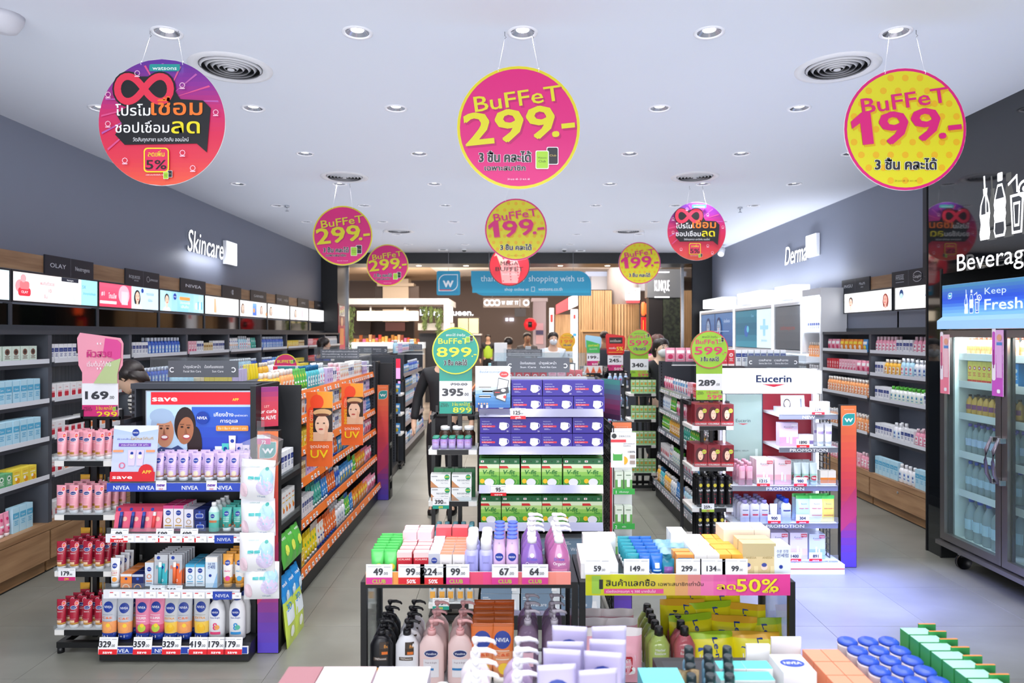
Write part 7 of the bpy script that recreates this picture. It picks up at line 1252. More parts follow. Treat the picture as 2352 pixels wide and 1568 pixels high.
o = MB().mat(M('6c6478', .3)).box(-.1, 0, 0, .1, .004, .24).build('leaning_poster', None, (wx(1402, 4.1), 4.1, wz(962, 4.1)), -1.1); tag(o, 'dark iridescent leaning poster at the right edge of the mask display', 'advert'); A = Art(.0005); A.grad(-.098, .002, .098, .238, ['4c9c90', '5c6c8c', '8c3c68', '3c2c48'], 8); A.build('printed_picture', o, (0, -.0003, 0))
price_card((wx(1190, 3.92), 3.915, 1.215), '125', 'white price card with red strip below the top mask shelf', w=.088, h=.062, foot='ลูกค้า', rx=0); price_card((wx(1145, 3.92), 3.915, .775), '95', 'white 95 price card with save strip under the green boxes', w=.09, h=.062, rx=0)
# clip rack on the fin
_sc = carton(.046, .05, .105, 'e4f0e0', lambda A, w, h: (A.rect(-w * .5, 0, w * .5, h * .55, '6cac5c'), A.rrect(-w * .2, h * .15, w * .2, h * .6, w * .08, 'f0f4f0'), A.rect(-w * .3, h * .78, w * .3, h * .82, '5c7c60'))[0], 'shampoo_carton')
t = thing('clip_rack', 'narrow white rack of green cartons under an anti-dandruff card', 'rack', (wx(1430, 3.98), 3.98, 0)); MB().mat(M('eceef0', .4)).box(-.058, .02, .3, .058, .026, 1.15).build('back_strip', t); MB().mat(M('c83040', .4)).box(-.07, .02, .3, -.059, .026, .95).build('red_edge', t)
for i, z in enumerate((.80, .60, .415)):
    MB().mat(M('e8f0ea', .4)).box(-.055, -.045, z, .055, .02, z + .004).build('shelf', t); MB().mat('3cac4c').box(-.062, -.05, z - .02, .062, -.046, z + .012).build('front_lip', t); A = Art(.0005); A.text(('1', '2', '3')[i], -.045, z - .015, .018, 'ffffff', bold=.05); A.text(('ปรับสมดุล', 'ขจัด', 'ดูแล')[i], .0, z - .01, .01, 'ffffff'); A.build('lettering', t, (0, -.0502, 0))
    for k in range(2): inst(_sc, (wx(1430, 3.98) - .026 + .052 * k, 3.938, z + .005), 0, 'white and green shampoo carton, %s rack tier, %s' % (nth(i), ('left', 'right')[k]), 'carton', 'shampoo cartons on the clip rack')
standee('dandruff_card', 'white anti-dandruff shampoo card hung on the second fin', wx(1432, 3.92), 3.92, wz(1073, 3.92), 0, .145, .20, lambda A, w, h: (A.disc(-w * .37, h * .9, w * .1, '2c3034', n=14), A.text('DERCOS', w * .05, h * .87, h * .05, '2c3034', w=w * .45), A.rect(-w / 2, h * .72, w * .1, h * .8, 'e03c48'), A.text('ANTI-DANDRUFF', w * .22, h * .66, h * .035, '3c4448', w=w * .45), A.text('SHAMPOO', w * .14, h * .6, h * .035, '3c4448', w=w * .3), A.text('100%', w * .32, h * .42, h * .06, '2c3034', w=w * .28, bold=.04), A.disc(0, h * .2, w * .17, 'f4b430', n=16), A.rect(-w / 2, 0, w * .02, h * .6, 'f4f6f6'), A.rect(-w * .42, h * .2, -w * .05, h * .4, '4cac4c'), A.rect(-w * .38, h * .08, -w * .08, h * .55, 'f2f4f4'), A.rect(-w * .38, h * .2, -w * .08, h * .38, '4cac4c'), A.rect(w * .25, h * .26, w * .45, h * .36, 'a89890'), A.rect(w * .25, h * .1, w * .45, h * .2, 'a89890'))[0], 0)
# ---------------------------------------------------------------- white lit skincare display
EY = 4.87; ex0, ex1 = wx(1683, EY), wx(1926, EY); t = thing('lit_display', 'white lit skincare display with a white header and red back', 'display stand', ((ex0 + ex1) / 2, EY, 0)); hw = (ex1 - ex0) / 2; E_ = M('f0f3fa', .35)
MB().mat(E_).box(-hw - .02, -.03, 0, hw + .03, .42, .035).mat('c83c48').box(-hw - .018, -.031, .035, hw + .028, .41, .042).mat(E_).box(-hw - .02, -.03, .042, hw + .03, .42, .07).build('plinth', t); MB().mat('9c1c30').box(-hw + .02, .33, .07, hw - .05, .35, 1.26).build('red_back', t)
MB().mat(E_).box(-hw, .3, .07, -hw + .02, .42, 1.44).box(hw - .05, .3, .07, hw - .02, .42, 1.44).box(-hw, .35, .07, hw - .02, .42, 1.44).build('frame', t)
MB().mat(M('f4f7ff', .4, .75)).box(-hw, .22, 1.26, hw - .02, .35, 1.43).build('header', t); A = Art(.0006); A.text('Eucerin', 0, 1.345, .055, '1c3060', w=.26, bold=.1); A.poly([(-.09, 1.33), (.09, 1.33), (0, 1.308)], 'd8304c'); A.text('DISCOVER THE POWER OF DERMATOLOGICAL SKINCARE', 0, 1.275, .014, 'd8dce8', w=.6); A.build('header_lettering', t, (0, .2194, 0))
for x in (-hw - .004, hw - .066): MB().mat(M('dfe8ff', .4, 5)).box(x, .20, .08, x + .014, .214, 1.255).build('led_tube', t)
MB().mat('243048').box(-hw + .02, .28, .72, -.06, .30, 1.255).mat(M('9cb4ac', .1)).box(-hw + .04, .275, .73, -.068, .279, 1.25).build('side_screen', t); A = Art(.0006); A.text('Eucerin', -.21, 1.04, .026, '2c4048', w=.11); A.poly([(-.25, 1.03), (-.17, 1.03), (-.21, 1.02)], 'b83c48'); A.text('EPIGENETIC SERUM', -.24, .82, .012, '5c7470', w=.14); A.rect(-.12, .74, -.10, .84, 'c0d4cc'); A.build('screen_lettering', t, (0, .2745, 0))
LVE = [(1.128, -.04, hw, 'NEW'), (.892, -.04, hw, 'PROMOTION'), (.617, -hw, hw, 'PROMOTION'), (.35, -hw, hw, 'PROMOTION'), (.08, -hw, hw, 'PROMOTION')]
for z, a, b, s in LVE:
    p = MB().mat(E_).box(a, .02, z - .018, b - .0, .33, z).build('shelf', t); MB().mat(M('a4a8b8', .2, metal=.6)).box(a, .008, z - .035, b, .02, z).build('metal_front', p); A = Art(.0005); A.text(s, (a + b) / 2, z - .029, .022, 'f4f6fa', w=.03 * len(s)); A.build('lettering', p, (0, .0078, 0), emit=.15); MB().mat(ACRYL).box(a, .004, z, b, .008, z + .045).build('clear_lip', p)
area('display_glow', ((ex0 + ex1) / 2, EY - .05, 1.23), .6, .04, 5, (.72, .76, 1), (radians(10), 0, 0)); area('display_glow', ((ex0 + ex1) / 2 + .25, EY - .15, .75), .8, .3, 26, (.22, .27, 1), (radians(-20), 0, 0), spread=120)  # second lamp has no fitting, added to throw blue LED glow on the floor
def a_eu(c, c2='d8304c'): return lambda A, w, h: (A.text('Eucerin', 0, h * .8, h * .06, '3c4c6c', w=w * .5), A.rect(-w * .2, h * .76, w * .2, h * .77, 'd8304c'), A.rect(-w * .5, 0, w * .5, h * .4, c), A.rect(-w * .12, h * .15, w * .0, h * .5, 'f4f4f8'), A.rect(w * .06, h * .12, w * .18, h * .4, 'f0eef4'), A.rect(w * .12, h * .84, w * .46, h * .96, c2), A.text('FREE', w * .29, h * .87, h * .06, 'ffffff', w=w * .28, bold=.05))[0]
def ep(spec, pxs, z, base, group, rows=2, dy=.06, cat='carton', Y=EY + .05, **k): prow(spec, pxs, Y, z, base, cat, group, rows, dy, **k)
standee('portrait_card', 'grey card with a dark haired woman on the top white lit shelf', wx(1822, 4.95), 4.95, 1.13, 0, .17, .13, lambda A, w, h: (A.rect(-w / 2, 0, w / 2, h, 'dce2ea'), A.face(-w * .25, h * .55, h * .2, 'e8c4a8', '26201e', 'c8d0dc'), A.rect(w * .3, h * .1, w * .36, h * .8, '3c4858'), A.text('Sérum', w * .1, h * .6, h * .08, '6c7480', w=w * .25), A.rect(w * .24, 0, w * .5, h * .12, 'd8304c'))[0]); o = MB().mat(M('d8dce6', .2, metal=.3)).box(0, 0, 0, .22, .14, .045).build('tester_tray', None, (wx(1793, 4.9), 4.895, 1.129)); tag(o, 'low silver tester tray on the top white lit shelf', 'tray')
ep(carton(.06, .055, .085, 'dcdce4', lambda A, w, h: (A.rect(-w / 2, h * .3, w / 2, h * .55, '9c9c94'), A.text('Eucerin', 0, h * .7, h * .09, '3c4c6c', w=w * .5))[0]), (1877, 1897), 1.13, 'white and grey serum carton on the top white lit shelf', 'grey banded cartons', 1)
ep(carton(.135, .06, .17, 'dcc8e8', a_eu('c890b8', 'd8c8e8')), (1812,), .893, 'large lilac promotion carton', 'large lilac cartons', 1); ep(carton(.053, .05, .085, 'e8e4f4', lambda A, w, h: A.rect(-w / 2, h * .2, w / 2, h * .5, '6c508c')), (1842, 1860), .893, 'small lilac carton with dark band', 'small lilac cartons', 1); ep(tube(.052, .165, .035, 'f0eef8', 'e8e8f4', lambda A: A.rect(-.02, .09, .02, .11, '9c88c8', 5, 1), 'white_tube'), (1884, 1902), .893, 'tall white tube with lilac band', 'tall white tubes', 2, cat='tube')
ep(bottle([(0, .024, .02), (.13, .024, .02), (.14, .012, .012)], 'd898b0', lambda A: A.rect(-.018, .05, .018, .1, 'e8b8c8', 5, 1), 'rose_bottle', 2.3, [cyl_cap(.14, .025, .016, 'e0a8bc')]), (1703, 1721), .618, 'rose pink bottle on the middle white lit shelf', 'rose bottles', 3, cat='bottle'); ep(carton(.12, .07, .18, 'f4e0e6', a_eu('f0b8c4')), (1757, 1799), .618, 'large pink and white buy one free carton', 'large pink cartons', 2, .075); ep(tube(.055, .16, .036, 'd8e8ec', 'c8dce4', lambda A: (A.disc(0, .05, .022, 'c8304c', .018, 14, 2), A.text('980', 0, .045, .012, 'ffffff', w=.03, bold=.05)), 'pale_tube', bands=[(.1, .5, 'a8d4c8')]), (1832, 1850, 1868), .618, 'pale tube with red 980 seal', 'pale tubes with red seals', 3, cat='tube'); ep(carton(.055, .05, .1, 'f4ece4', lambda A, w, h: A.rect(-w / 2, h * .1, w / 2, h * .5, 'f08c3c')), (1893, 1911), .618, 'orange banded cream carton', 'orange banded cartons', 1)
ep(bottle([(0, .034, .022), (.12, .035, .022), (.135, .02, .016)], 'e4e4f8', lambda A: (A.rect(-.02, .085, .02, .09, '3c4c6c', 4, 1), A.rect(-.02, .05, .02, .06, 'c83048', 4, 1)), 'wash_bottle', 2.4, [cyl_cap(.133, .025, .018, '9c94c8')]), (1710, 1733, 1755), .351, 'white wash bottle with lilac cap', 'white wash bottles', 4, cat='bottle'); ep(tube(.055, .13, .034, 'f0f0f8', 'e8e8f0', None, 'white_tube'), (1776,), .351, 'single white tube beside the wash bottles', 'single white tubes', 1, cat='tube'); ep(bottle([(0, .036, .024), (.12, .037, .024), (.14, .02, .016)], 'd8e4f8', lambda A: A.rect(-.026, .08, .026, .09, '3c3c6c', 5, 1), 'body_wash', 2.4, [cyl_cap(.138, .03, .02, '2c4cc8')]), (1805,), .351, 'white body wash with deep blue cap', 'blue capped body washes', 3, cat='bottle')
for px, c, n in ((1843, 'c8e4e8', 'pale blue'), (1873, 'e8e8c8', 'cream'), (1900, 'f0dc60', 'yellow')): ep(pack(.10, .19, .05, c, lambda A: (A.text('Eucerin', 0, .13, .01, '3c4c6c', w=.04), A.rect(-.035, .1, .035, .104, 'c83048', 5, 1), A.rect(-.035, .05, .035, .054, 'c83048', 5, 1)), 'refill_pouch', '58d868', seed=px), (px,), .351, '%s refill pouch with green top' % n, '%s pouches' % n, 2, cat='pouch')
ep(carton(.11, .07, .19, 'e4dcf0', a_eu('d8c8e8')), (1740,), .081, 'white promotion carton low on the white lit display', 'white promotion cartons', 1, .075); ep(carton(.125, .07, .19, 'e8e0f0', a_eu('e8d0e0')), (1790, 1835), .081, 'lilac buy one free carton', 'lilac free cartons', 2, .075); ep(carton(.115, .07, .18, 'd8e4f8', a_eu('a8c8ec', 'c83078')), (1877,), .081, 'pale blue buy one free carton', 'pale blue free cartons', 2, .075)
for (px, z, p) in ((1880, 1.10, '2241'), (1845, .865, '1890'), (1754, .59, '1215'), (1839, .59, '980'), (1779, .325, '900'), (1844, .325, '304'), (1826, .055, '1400'), (1874, .055, '891')): price_card((wx(px, 4.86), 4.865, z + .03), p, 'white price card, white lit display, %s' % {'2241': 'top shelf under the grey banded cartons', '1890': 'under the small lilac cartons', '1215': 'under the left large pink carton', '980': 'under the red sealed tubes', '900': 'right of the wash bottles', '304': 'under the refill pouches', '1400': 'lowest shelf, left', '891': 'lowest shelf, right'}[p], w=.092, h=.062, rx=0, small='')
# ---------------------------------------------------------------- black framed tables of loose goods
def table(name, label, x0, x1, y0, y1, z, zs=.43):
    t = thing(name, label, 'table', (x0, y0, 0)); w = x1 - x0; d = y1 - y0; f = .022
    for i, (a, b) in enumerate(((0, 0), (w - f, 0), (0, d - f), (w - f, d - f))): MB().mat(BLKM).box(a, b, 0, a + f, b + f, z).build('leg', t)
    fr_ = MB().mat(BLKM); 
    for zz in (z - .022, zs - .02) if zs else (z - .022,): fr_.box(f, 0, zz, w - f, f, zz + .022).box(f, d - f, zz, w - f, d, zz + .022).box(0, f, zz, f, d - f, zz + .022).box(w - f, f, zz, w, d - f, zz + .022)
    fr_.build('frame', t)['kind'] = 'stuff'; MB().mat(M('26282c', .3)).box(f, f, z - .01, w - f, d - f, z).build('top_board', t)
    if zs:
        MB().mat(M('c8ccd0', .3)).box(f, f, zs - .01, w - f, d - f, zs).build('lower_board', t)
        for a in (f * .4, w - f * .6): MB().mat(ACRYL).box(a, f, zs, a + .004, d - f, z - .02).build('clear_side', t)
    return t
TY = 2.45; TZ = .812; TD = .31
table('promo_table', 'black framed table with an orange and pink price edge', wx(828, TY), wx(1328, TY), TY, TY + TD, TZ); table('promo_table', 'black framed table behind the yellow and pink 50% banner', wx(1331, TY), wx(1827, TY), TY, TY + TD, TZ)
def edge(name, label, px0, px1, py0, py1, Y, art): x0, x1, z0, z1 = wx(px0, Y), wx(px1, Y), wz(py1, Y), wz(py0, Y); o = MB().mat(WHITE).box(0, 0, 0, x1 - x0, .004, z1 - z0).build(name, None, (x0, Y, z0)); tag(o, label, 'banner'); A = Art(.0004); art(A, x1 - x0, z1 - z0); A.build('printed_face', o)
edge('edge_strip', 'orange to pink strip along the front of the left promotion table', 840, 1311, 1313, 1342, 2.442, lambda A, w, h: A.grad(0, 0, w, h, ['f4a860', 'f4a050', 'e86450', 'e84888', 'f08878', 'f4988c'], 14, True))
def ban(A, w, h):
    A.grad(0, 0, w, h, ['c8cc18', 'd0d028', 'd8bc48', 'e874b0', 'e04498', 'dc3c94'], 16, True); A.rrect(w * .03, h * .08, w * .075, h * .92, .004, '9cc84c'); A.rect(w * .066, h * .3, w * .085, h * .75, '26282c'); A.text('สินค้าแลกซื้อ', w * .1, h * .45, h * .28, '26282c', al='l', w=w * .24, bold=.06); A.text('เฉพาะสมาชิกเท่านั้น', w * .355, h * .46, h * .17, '26282c', al='l', w=w * .22, bold=.03); A.rect(w * .09, h * .1, w * .38, h * .32, 'e04c94'); A.text('เมื่อช้อปครบทุก ๆ 300 บาทขึ้นไป', w * .1, h * .15, h * .11, 'f8e8f0', al='l', w=w * .24)
    for c, d in (('b8206c', .006), ('e8dc28', 0)): A.text('ลด', w * .64 + d * w, h * .3 - d * h, h * .3, c, al='l', w=w * .09, bold=.08); A.text('50%', w * .735 + d * w, h * .2 - d * h, h * .62, c, al='l', w=w * .205, bold=.06)
    A.text('OFF', w * .86, h * .14, h * .14, 'e8dc28', al='l', w=w * .07, bold=.05)
edge('discount_banner', 'yellow and pink banner with 50% OFF along the right promotion table', 1345, 1815, 1318, 1367, 2.44, ban)
def tc(px, p, foot, fc, ft, l, w=.093): price_card((wx(px, 2.43), 2.43, wz(1341, 2.43)), p, 'price card reading %s, %s' % (p, l), w=w, h=.07, foot=foot, footc=fc, ftext=ft, rx=0, fh=.34)
for px, p, f, c, ft, l in ((871, '49', 'CLUB', 'd83c94', 'b8d040', 'in front of the green tubes'), (945, '99', '50%', 'd82430', 'ffffff', 'in front of the red dropper cartons'), (995, '224', '50%', 'd82430', 'ffffff', 'left promotion table'), (1048, '99', 'CLUB', 'd83c94', 'b8d040', 'in front of the orange topped cartons'), (1160, '67', 'CLUB', 'd83c94', 'b8d040', 'under the blue capped sprays'), (1229, '64', 'CLUB', 'd83c94', 'b8d040', 'under the purple pump bottles')): tc(px, p, f, c, ft, l)
for px, p, l in ((1372, '59', 'in front of the long white cartons'), (1462, '149', 'in front of the blue tubes'), (1582, '299', 'in front of the orange blue carton'), (1637, '134', 'in front of the white green logo cartons'), (1688, '99', 'in front of the orange cartons')): price_card((wx(px, 2.425), 2.425, wz(1319, 2.425)), p, 'price card reading %s, %s' % (p, l), w=.09, h=.055, foot='', footc='e4e6ea', rx=0, fh=.1)
def tp(spec, pxs, base, group, rows, dy, cat, Y=TY + .04, z=TZ, **k): prow(spec, pxs, Y, z, base, cat, group, rows, dy, **k)
tp(tube(.048, .105, .03, '5cd068', 'f0f4f0', lambda A: A.disc(.006, .045, .012, 'f4dc40', n=12, rings=2), 'green_tube', crimp='48c058'), (867, 896), 'bright green tube on the left promotion table', 'bright green tubes', 7, .033, 'tube')
tp(carton(.054, .035, .092, 'c81c34', lambda A, w, h: (A.rect(-w / 2, h * .8, w / 2, h, 'f4c8c8'), A.text('SCALARIS', 0, h * .7, h * .07, 'f8e8e0', w=w * .8), A.poly([(w * .0, 0), (w * .4, 0), (w * .36, h * .3), (w * .04, h * .3)], 'f0e8e8'), A.rect(w * .14, h * .3, w * .26, h * .5, 'f4f0f0'), A.disc(-w * .25, h * .45, w * .1, 'f8c860', n=8))[0], 'dropper_carton', 'f0b8bc'), (930, 967), 'red dropper serum carton with pink top', 'red dropper cartons', 4, .045, 'carton'); tp(carton(.054, .03, .12, 'f8c8d0', None, 'pink_flap_carton'), (940, 975), 'tall pale pink carton behind the red dropper cartons', 'tall pale pink cartons', 3, .035, 'carton', Y=TY + .2)
tp(carton(.042, .04, .088, 'b8bcc8', c_nv('f08c44'), 'serum_carton', 'e8ecf4'), (998,), 'silver serum carton with blue disc, left promotion table', 'silver serum cartons', 5, .045, 'carton'); tp(carton(.044, .03, .085, 'eceaea', lambda A, w, h: (A.grad(-w * .42, 0, w * .42, h * .4, ['d84458', 'c83c6c', 'e88850'], 4), A.text('Dermo', 0, h * .6, h * .07, '8c8890', w=w * .6))[0], 'orange_top_carton', 'f08060'), (1025, 1054), 'white and red carton with orange top', 'orange topped cartons', 7, .035, 'carton'); tp(carton(.06, .05, .12, 'd84c58', None, 'red_carton', 'e07078'), (1018, 1056), 'plain red carton at the back of the left promotion table', 'plain red cartons', 1, .05, 'carton', Y=TY + .26)
spr = bottle([(0, .022, .022), (.006, .025, .025), (.095, .025, .025), (.108, .018, .018)], 'b8b8ec', lambda A: (A.rect(-.016, .03, .016, .088, 'a4a4e4', 6, 1), A.text('SPRING', 0, .06, .006, '5c5c9c', w=.02)), 'body_spray', 2, [cyl_cap(.106, .042, .02, 'f4f4f8')]); tp(spr, (1084, 1117), 'lavender body spray bottle with tall white cap', 'lavender body sprays', 3, .06, 'bottle')
deo = bottle([(0, .021, .021), (.006, .0225, .0225), (.11, .0225, .0225), (.122, .019, .019), (.145, .018, .018), (.146, .0185, .0185)], 'e4c4e8', lambda A: (nivea(A, .083, .015), A.text('Pearl &', 0, .048, .007, 'e0487c', w=.022), A.text('Beauty', 0, .038, .007, 'e0487c', w=.022), A.disc(0, .132, .003, 'b8a8c8', n=8)), 'deodorant_spray', 2, [cyl_cap(.146, .005, .0195, '4c68d8')]); tp(deo, (1147, 1177), 'lilac deodorant spray with blue lid', 'lilac deodorant sprays', 5, .05, 'spray can')
def dn(c, l, n): return bottle([(0, .034, .026), (.01, .040, .03), (.07, .041, .03), (.1, .034, .026), (.125, .018, .016), (.13, .016, .016)], c, lambda A: (A.disc(0, .09, .008, 'f4f0f8', n=12, rings=2), A.text('D-nee', 0, .072, .01, '4c5cc8', w=.036, bold=.04), A.text('Organic', 0, .056, .011, 'f8f0f8', w=.045, bold=.03), A.rect(-.028, .02, .028, .042, l, 8, 2)), 'pump_bottle', 2.2, [pump_cap(.13, .017, 'f6f6f8', pi * .04 if n else pi * .02, .045)], mat=M(c, .15, coat=.5))
tp(dn('8c68b8', 'a8c8f4', 0), (1223,), 'violet baby wash pump bottle', 'violet pump bottles', 4, .065, 'pump bottle'); tp(dn('b86ca0', 'd888b0', 1), (1283,), 'pink violet baby wash pump bottle', 'pink violet pump bottles', 4, .065, 'pump bottle')
tp(carton(.135, .24, .055, 'f4f4f4', None, 'long_white_carton'), (1376,), 'long white carton lying at the left of the right table', 'long white cartons', 1, .1, 'carton', Y=TY + .03); tp(carton(.13, .04, .09, 'f0f0f2', None, 'white_tray_carton'), (1376,), 'white open tray carton behind the long white one', 'white tray cartons', 1, .1, 'carton', Y=TY + .27)
for px, c, n in ((1453, '1c98a8', 'teal'), (1481, '1c6cc8', 'blue'), (1508, '1c6cc8', 'blue')): tp(tube(.045, .09, .03, c, 'f0f4f8', lambda A: (A.rect(-.008, .04, .008, .058, 'e8f4fa', 3, 1), A.rect(-.014, .03, .014, .034, 'c8e4f4', 4, 1)), 'sun_tube', crimp=c), (px,), '%s sun cream tube %s' % (n, 'next to the pouch' if px == 1508 else 'on the right table'), '%s tubes' % n, 6, .042, 'tube')
tp(pack(.045, .07, .025, '1c7890', lambda A: A.rect(-.016, .02, .016, .045, '8c5ca8', 4, 2), 'small_pouch', seed=2), (1535,), 'small dark teal pouch with purple mark', 'small teal pouches', 2, .05, 'pouch'); tp(pack(.06, .08, .03, 'b0dcf0', None, 'blue_pouch', seed=5), (1530, 1562), 'pale blue pouch behind the teal ones', 'pale blue pouches', 3, .05, 'pouch', Y=TY + .14)
tp(carton(.062, .03, .085, 'f0a050', lambda A, w, h: (A.rect(-w * .4, h * .1, w * .4, h * .35, '50b0d8'), A.rect(-w * .42, h * .6, w * .42, h * .85, '3c90d0'), A.disc(0, h * .48, w * .16, 'f4f0e8', n=12))[0]), (1573,), 'orange and blue carton on the right table', 'orange blue cartons', 2, .04, 'carton'); tp(carton(.045, .06, .085, 'f2f2f0', lambda A, w, h: (A.text('GARNIER', 0, h * .5, h * .09, '4c9c3c', w=w * .6), A.disc(-w * .3, h * .54, w * .07, '4cac3c', n=8), A.rect(-w * .3, h * .2, w * .3, h * .23, 'd0d0d0'))[0]), (1610, 1638), 'white carton with green logo', 'green logo cartons', 4, .065, 'carton'); tp(carton(.042, .06, .085, 'f4b040', lambda A, w, h: A.grad(-w * .4, 0, w * .4, h * .4, ['f8c050', 'f09030'], 3), 'orange_carton'), (1667, 1693), 'orange carton on the right table', 'orange cartons', 4, .065, 'carton', z=TZ)
tp(carton(.062, .05, .125, 'dcc898', lambda A, w, h: (A.rect(-w / 2, h * .62, w / 2, h, 'c4b488'), A.text('ANESSA', 0, h * .56, h * .06, '9c8850', w=w * .6), A.disc(-w * .2, h * .32, w * .2, 'f0d8c8', n=12), A.disc(-w * .2, h * .38, w * .16, '3c4c9c', h * .06, 10), A.rect(w * .15, h * .05, w * .4, h * .35, 'e8d8a8'))[0], 'beige_carton'), (1726, 1764), 'tall beige carton with gold lettering', 'tall beige cartons', 2, .055, 'carton'); tp(carton(.06, .045, .115, 'e4eef8', lambda A, w, h: (A.text('수분 진정', 0, h * .8, h * .08, '2c4898', w=w * .7, bold=.03), A.text('선세럼', 0, h * .66, h * .1, '2c4898', w=w * .7, bold=.03), A.disc(-w * .1, h * .35, w * .12, '1c3c9c', n=12))[0], 'sun_serum_carton'), (1798,), 'pale blue Korean lettered carton at the right table end', 'Korean cartons', 2, .05, 'carton'); tp(carton(.06, .05, .13, 'f8e8d4', None, 'cream_flap_carton'), (1680, 1715, 1750), 'tall cream flap carton at the back of the right table', 'tall cream cartons', 2, .055, 'carton', Y=TY + .2); tp(carton(.06, .04, .11, 'f0f4f6', None, 'white_flap_carton', None, [(0, .4, 'a8d8ec')]), (1560,), 'white flap carton with blue base, right table', 'white flap cartons', 2, .05, 'carton', Y=TY + .22)
# lower shelves
LZ = .432
def pumpb(name, w, h, d, col, lab, capc, ang=0, mat=None, L=.045): hb = h - .05; return bottle([(0, w * .45, d * .45), (.008, w * .5, d * .5), (hb * .8, w * .48, d * .5), (hb * .93, w * .34, d * .4), (hb, w * .18, w * .18)], col, lab, name, 2.4, [pump_cap(hb, w * .17, capc, ang, L)], mat=mat)
def tre(c, c2): return lambda A: (A.rect(-.025, .09, .025, .102, '4c3c34', 6, 1), A.text('TRESemmé', 0, .093, .007, 'f0e8e0', w=.042, bold=.03), A.rect(-.022, .0, .022, .065, 'd8982c', 6, 2), A.rect(-.003, .11, .028, .155, '3c2c20', 4, 2), A.text('8x', .02, .135, .012, 'f0a040', w=.014), A.rect(.005, .112, .026, .122, 'e87830', 3, 1))
tp(pumpb('shampoo_pump', .086, .225, .05, '1a1a1e', tre(0, 0), '1a1a1e'), (876,), 'black shampoo pump bottle under the left table', 'black shampoo pumps', 4, .06, 'pump bottle', z=LZ); tp(pumpb('shampoo_pump', .086, .225, .05, 'ececf0', tre(0, 0), '1a1a1e'), (935,), 'white shampoo bottle with black pump', 'white shampoo pumps', 4, .06, 'pump bottle', z=LZ)
tp(pumpb('lotion_pump', .092, .225, .05, 'f4d4d0', lambda A: (A.disc(0, .115, .026, 'e8eaf4', .014, 16, 3), A.disc(0, .115, .024, '1c2c6c', .012, 16, 3), A.text('Vaseline', 0, .111, .008, 'f4f6fc', w=.038, bold=.03), A.rect(-.028, .03, .028, .095, 'e8e4e8', 6, 2), A.text('Fresh & Bright', 0, .08, .006, '8c7480', w=.042), A.rect(-.028, .055, .01, .063, '2c7cb8', 4, 1)), 'f0b4b4'), (992, 1056), 'pale pink lotion pump bottle', 'pale pink lotion pumps', 3, .085, 'pump bottle', z=LZ)
ort = mk_tube(.085, .215, .045, 'f0a070', 'f4ece4', 'f4c838', 'f4d8c0', 'C&E', [(.55, 1, 'e87838')], .36, wc='e85c28', crimp='c86428', ch=.03); tp(ort, (1108, 1155), 'large orange C&E tube under the left table', 'large orange tubes', 5, .055, 'tube', z=LZ)
CLR = clear_mat('clear_lilac_wash', 'd8c0dc', .3, .25); tp(pumpb('clear_pump', .08, .24, .06, 'd8c0dc', lambda A: A.rect(-.02, .05, .02, .1, 'e8b8c8', 6, 1), 'c0b8c4', mat=CLR), (1213, 1272), 'clear lilac wash bottle with grey pump', 'clear lilac pumps', 3, .075, 'pump bottle', z=LZ + .02)
wip = pack(.135, .2, .07, 'f4b0c0', lambda A: (A.rrect(-.03, .04, .04, .12, .012, 'f4f4f6'), A.rrect(-.018, .05, .03, .11, .008, 'c82c3c'), A.text('WET', .006, .088, .014, 'f8f4f4', w=.034, bold=.05), A.text('WIPES', .006, .068, .009, 'f8f4f4', w=.036, bold=.04)), 'wipes_pack', 'f4ecec', seed=3); tp(wip, (1360, 1432), 'pink and white wet wipes pack under the right table', 'wet wipes packs', 3, .085, 'soft pack', z=LZ)
for px, c, n, l in ((1512, 'a8bc60', 'olive green', '3c6c4c'), (1572, 'b85c64', 'rose red', 'f0d8d8')): tp(bottle([(0, .028, .022), (.008, .039, .028), (.12, .039, .028), (.15, .022, .018), (.155, .014, .014)], c, lambda A: (A.text('Herbal', 0, .105, .009, 'f4f4f0', w=.034, bold=.03), A.text('Essences', 0, .092, .009, 'f4f4f0', w=.04, bold=.03), A.disc(0, .05, .02, '2c4038', n=16, rings=2), A.ring(0, .05, .012, .014, 'f0f0e8', 12), A.disc(0, .05, .008, l, n=8)), 'herbal_bottle', 2.2, [cyl_cap(.153, .03, .0165, '1a1c1e', .015)], mat=M(c, .1, coat=.6)), (px,), '%s herbal shampoo bottle with black cap' % n, '%s herbal bottles' % n, 5, .052, 'bottle', z=LZ + .02)
for i, (px, dy, dz, r) in enumerate(((1635, 0, 0, .1), (1738, 0, 0, -.08), (1600, .06, .04, .2), (1700, .07, .03, -.15), (1765, .07, .02, .1), (1590, .13, .07, .0), (1660, .13, .06, .2), (1735, .14, .05, -.2), (1615, .2, .09, .1), (1690, .2, .08, 0))):
    inst(pack(.175, .165, .09, 'e8dc1c', lambda A: (A.text('Le-mo', .0, .1, .022, '1c3c8c', w=.095, bold=.06, rot=-90), A.rrect(-.06, .06, -.035, .12, .004, '2c50a0'), A.text('10', -.048, .085, .014, 'f4f4e8', w=.018, bold=.05)), 'lemon_pack', ('a8cc28', 'e8b030')[i % 2], seed=i), (wx(px, 2.52) , 2.52 + dy, LZ + .001 + dz), r, 'yellow lemon pack, %s in the heap under the right table' % nth(i), 'soft pack', 'yellow lemon packs', rx=-.12)
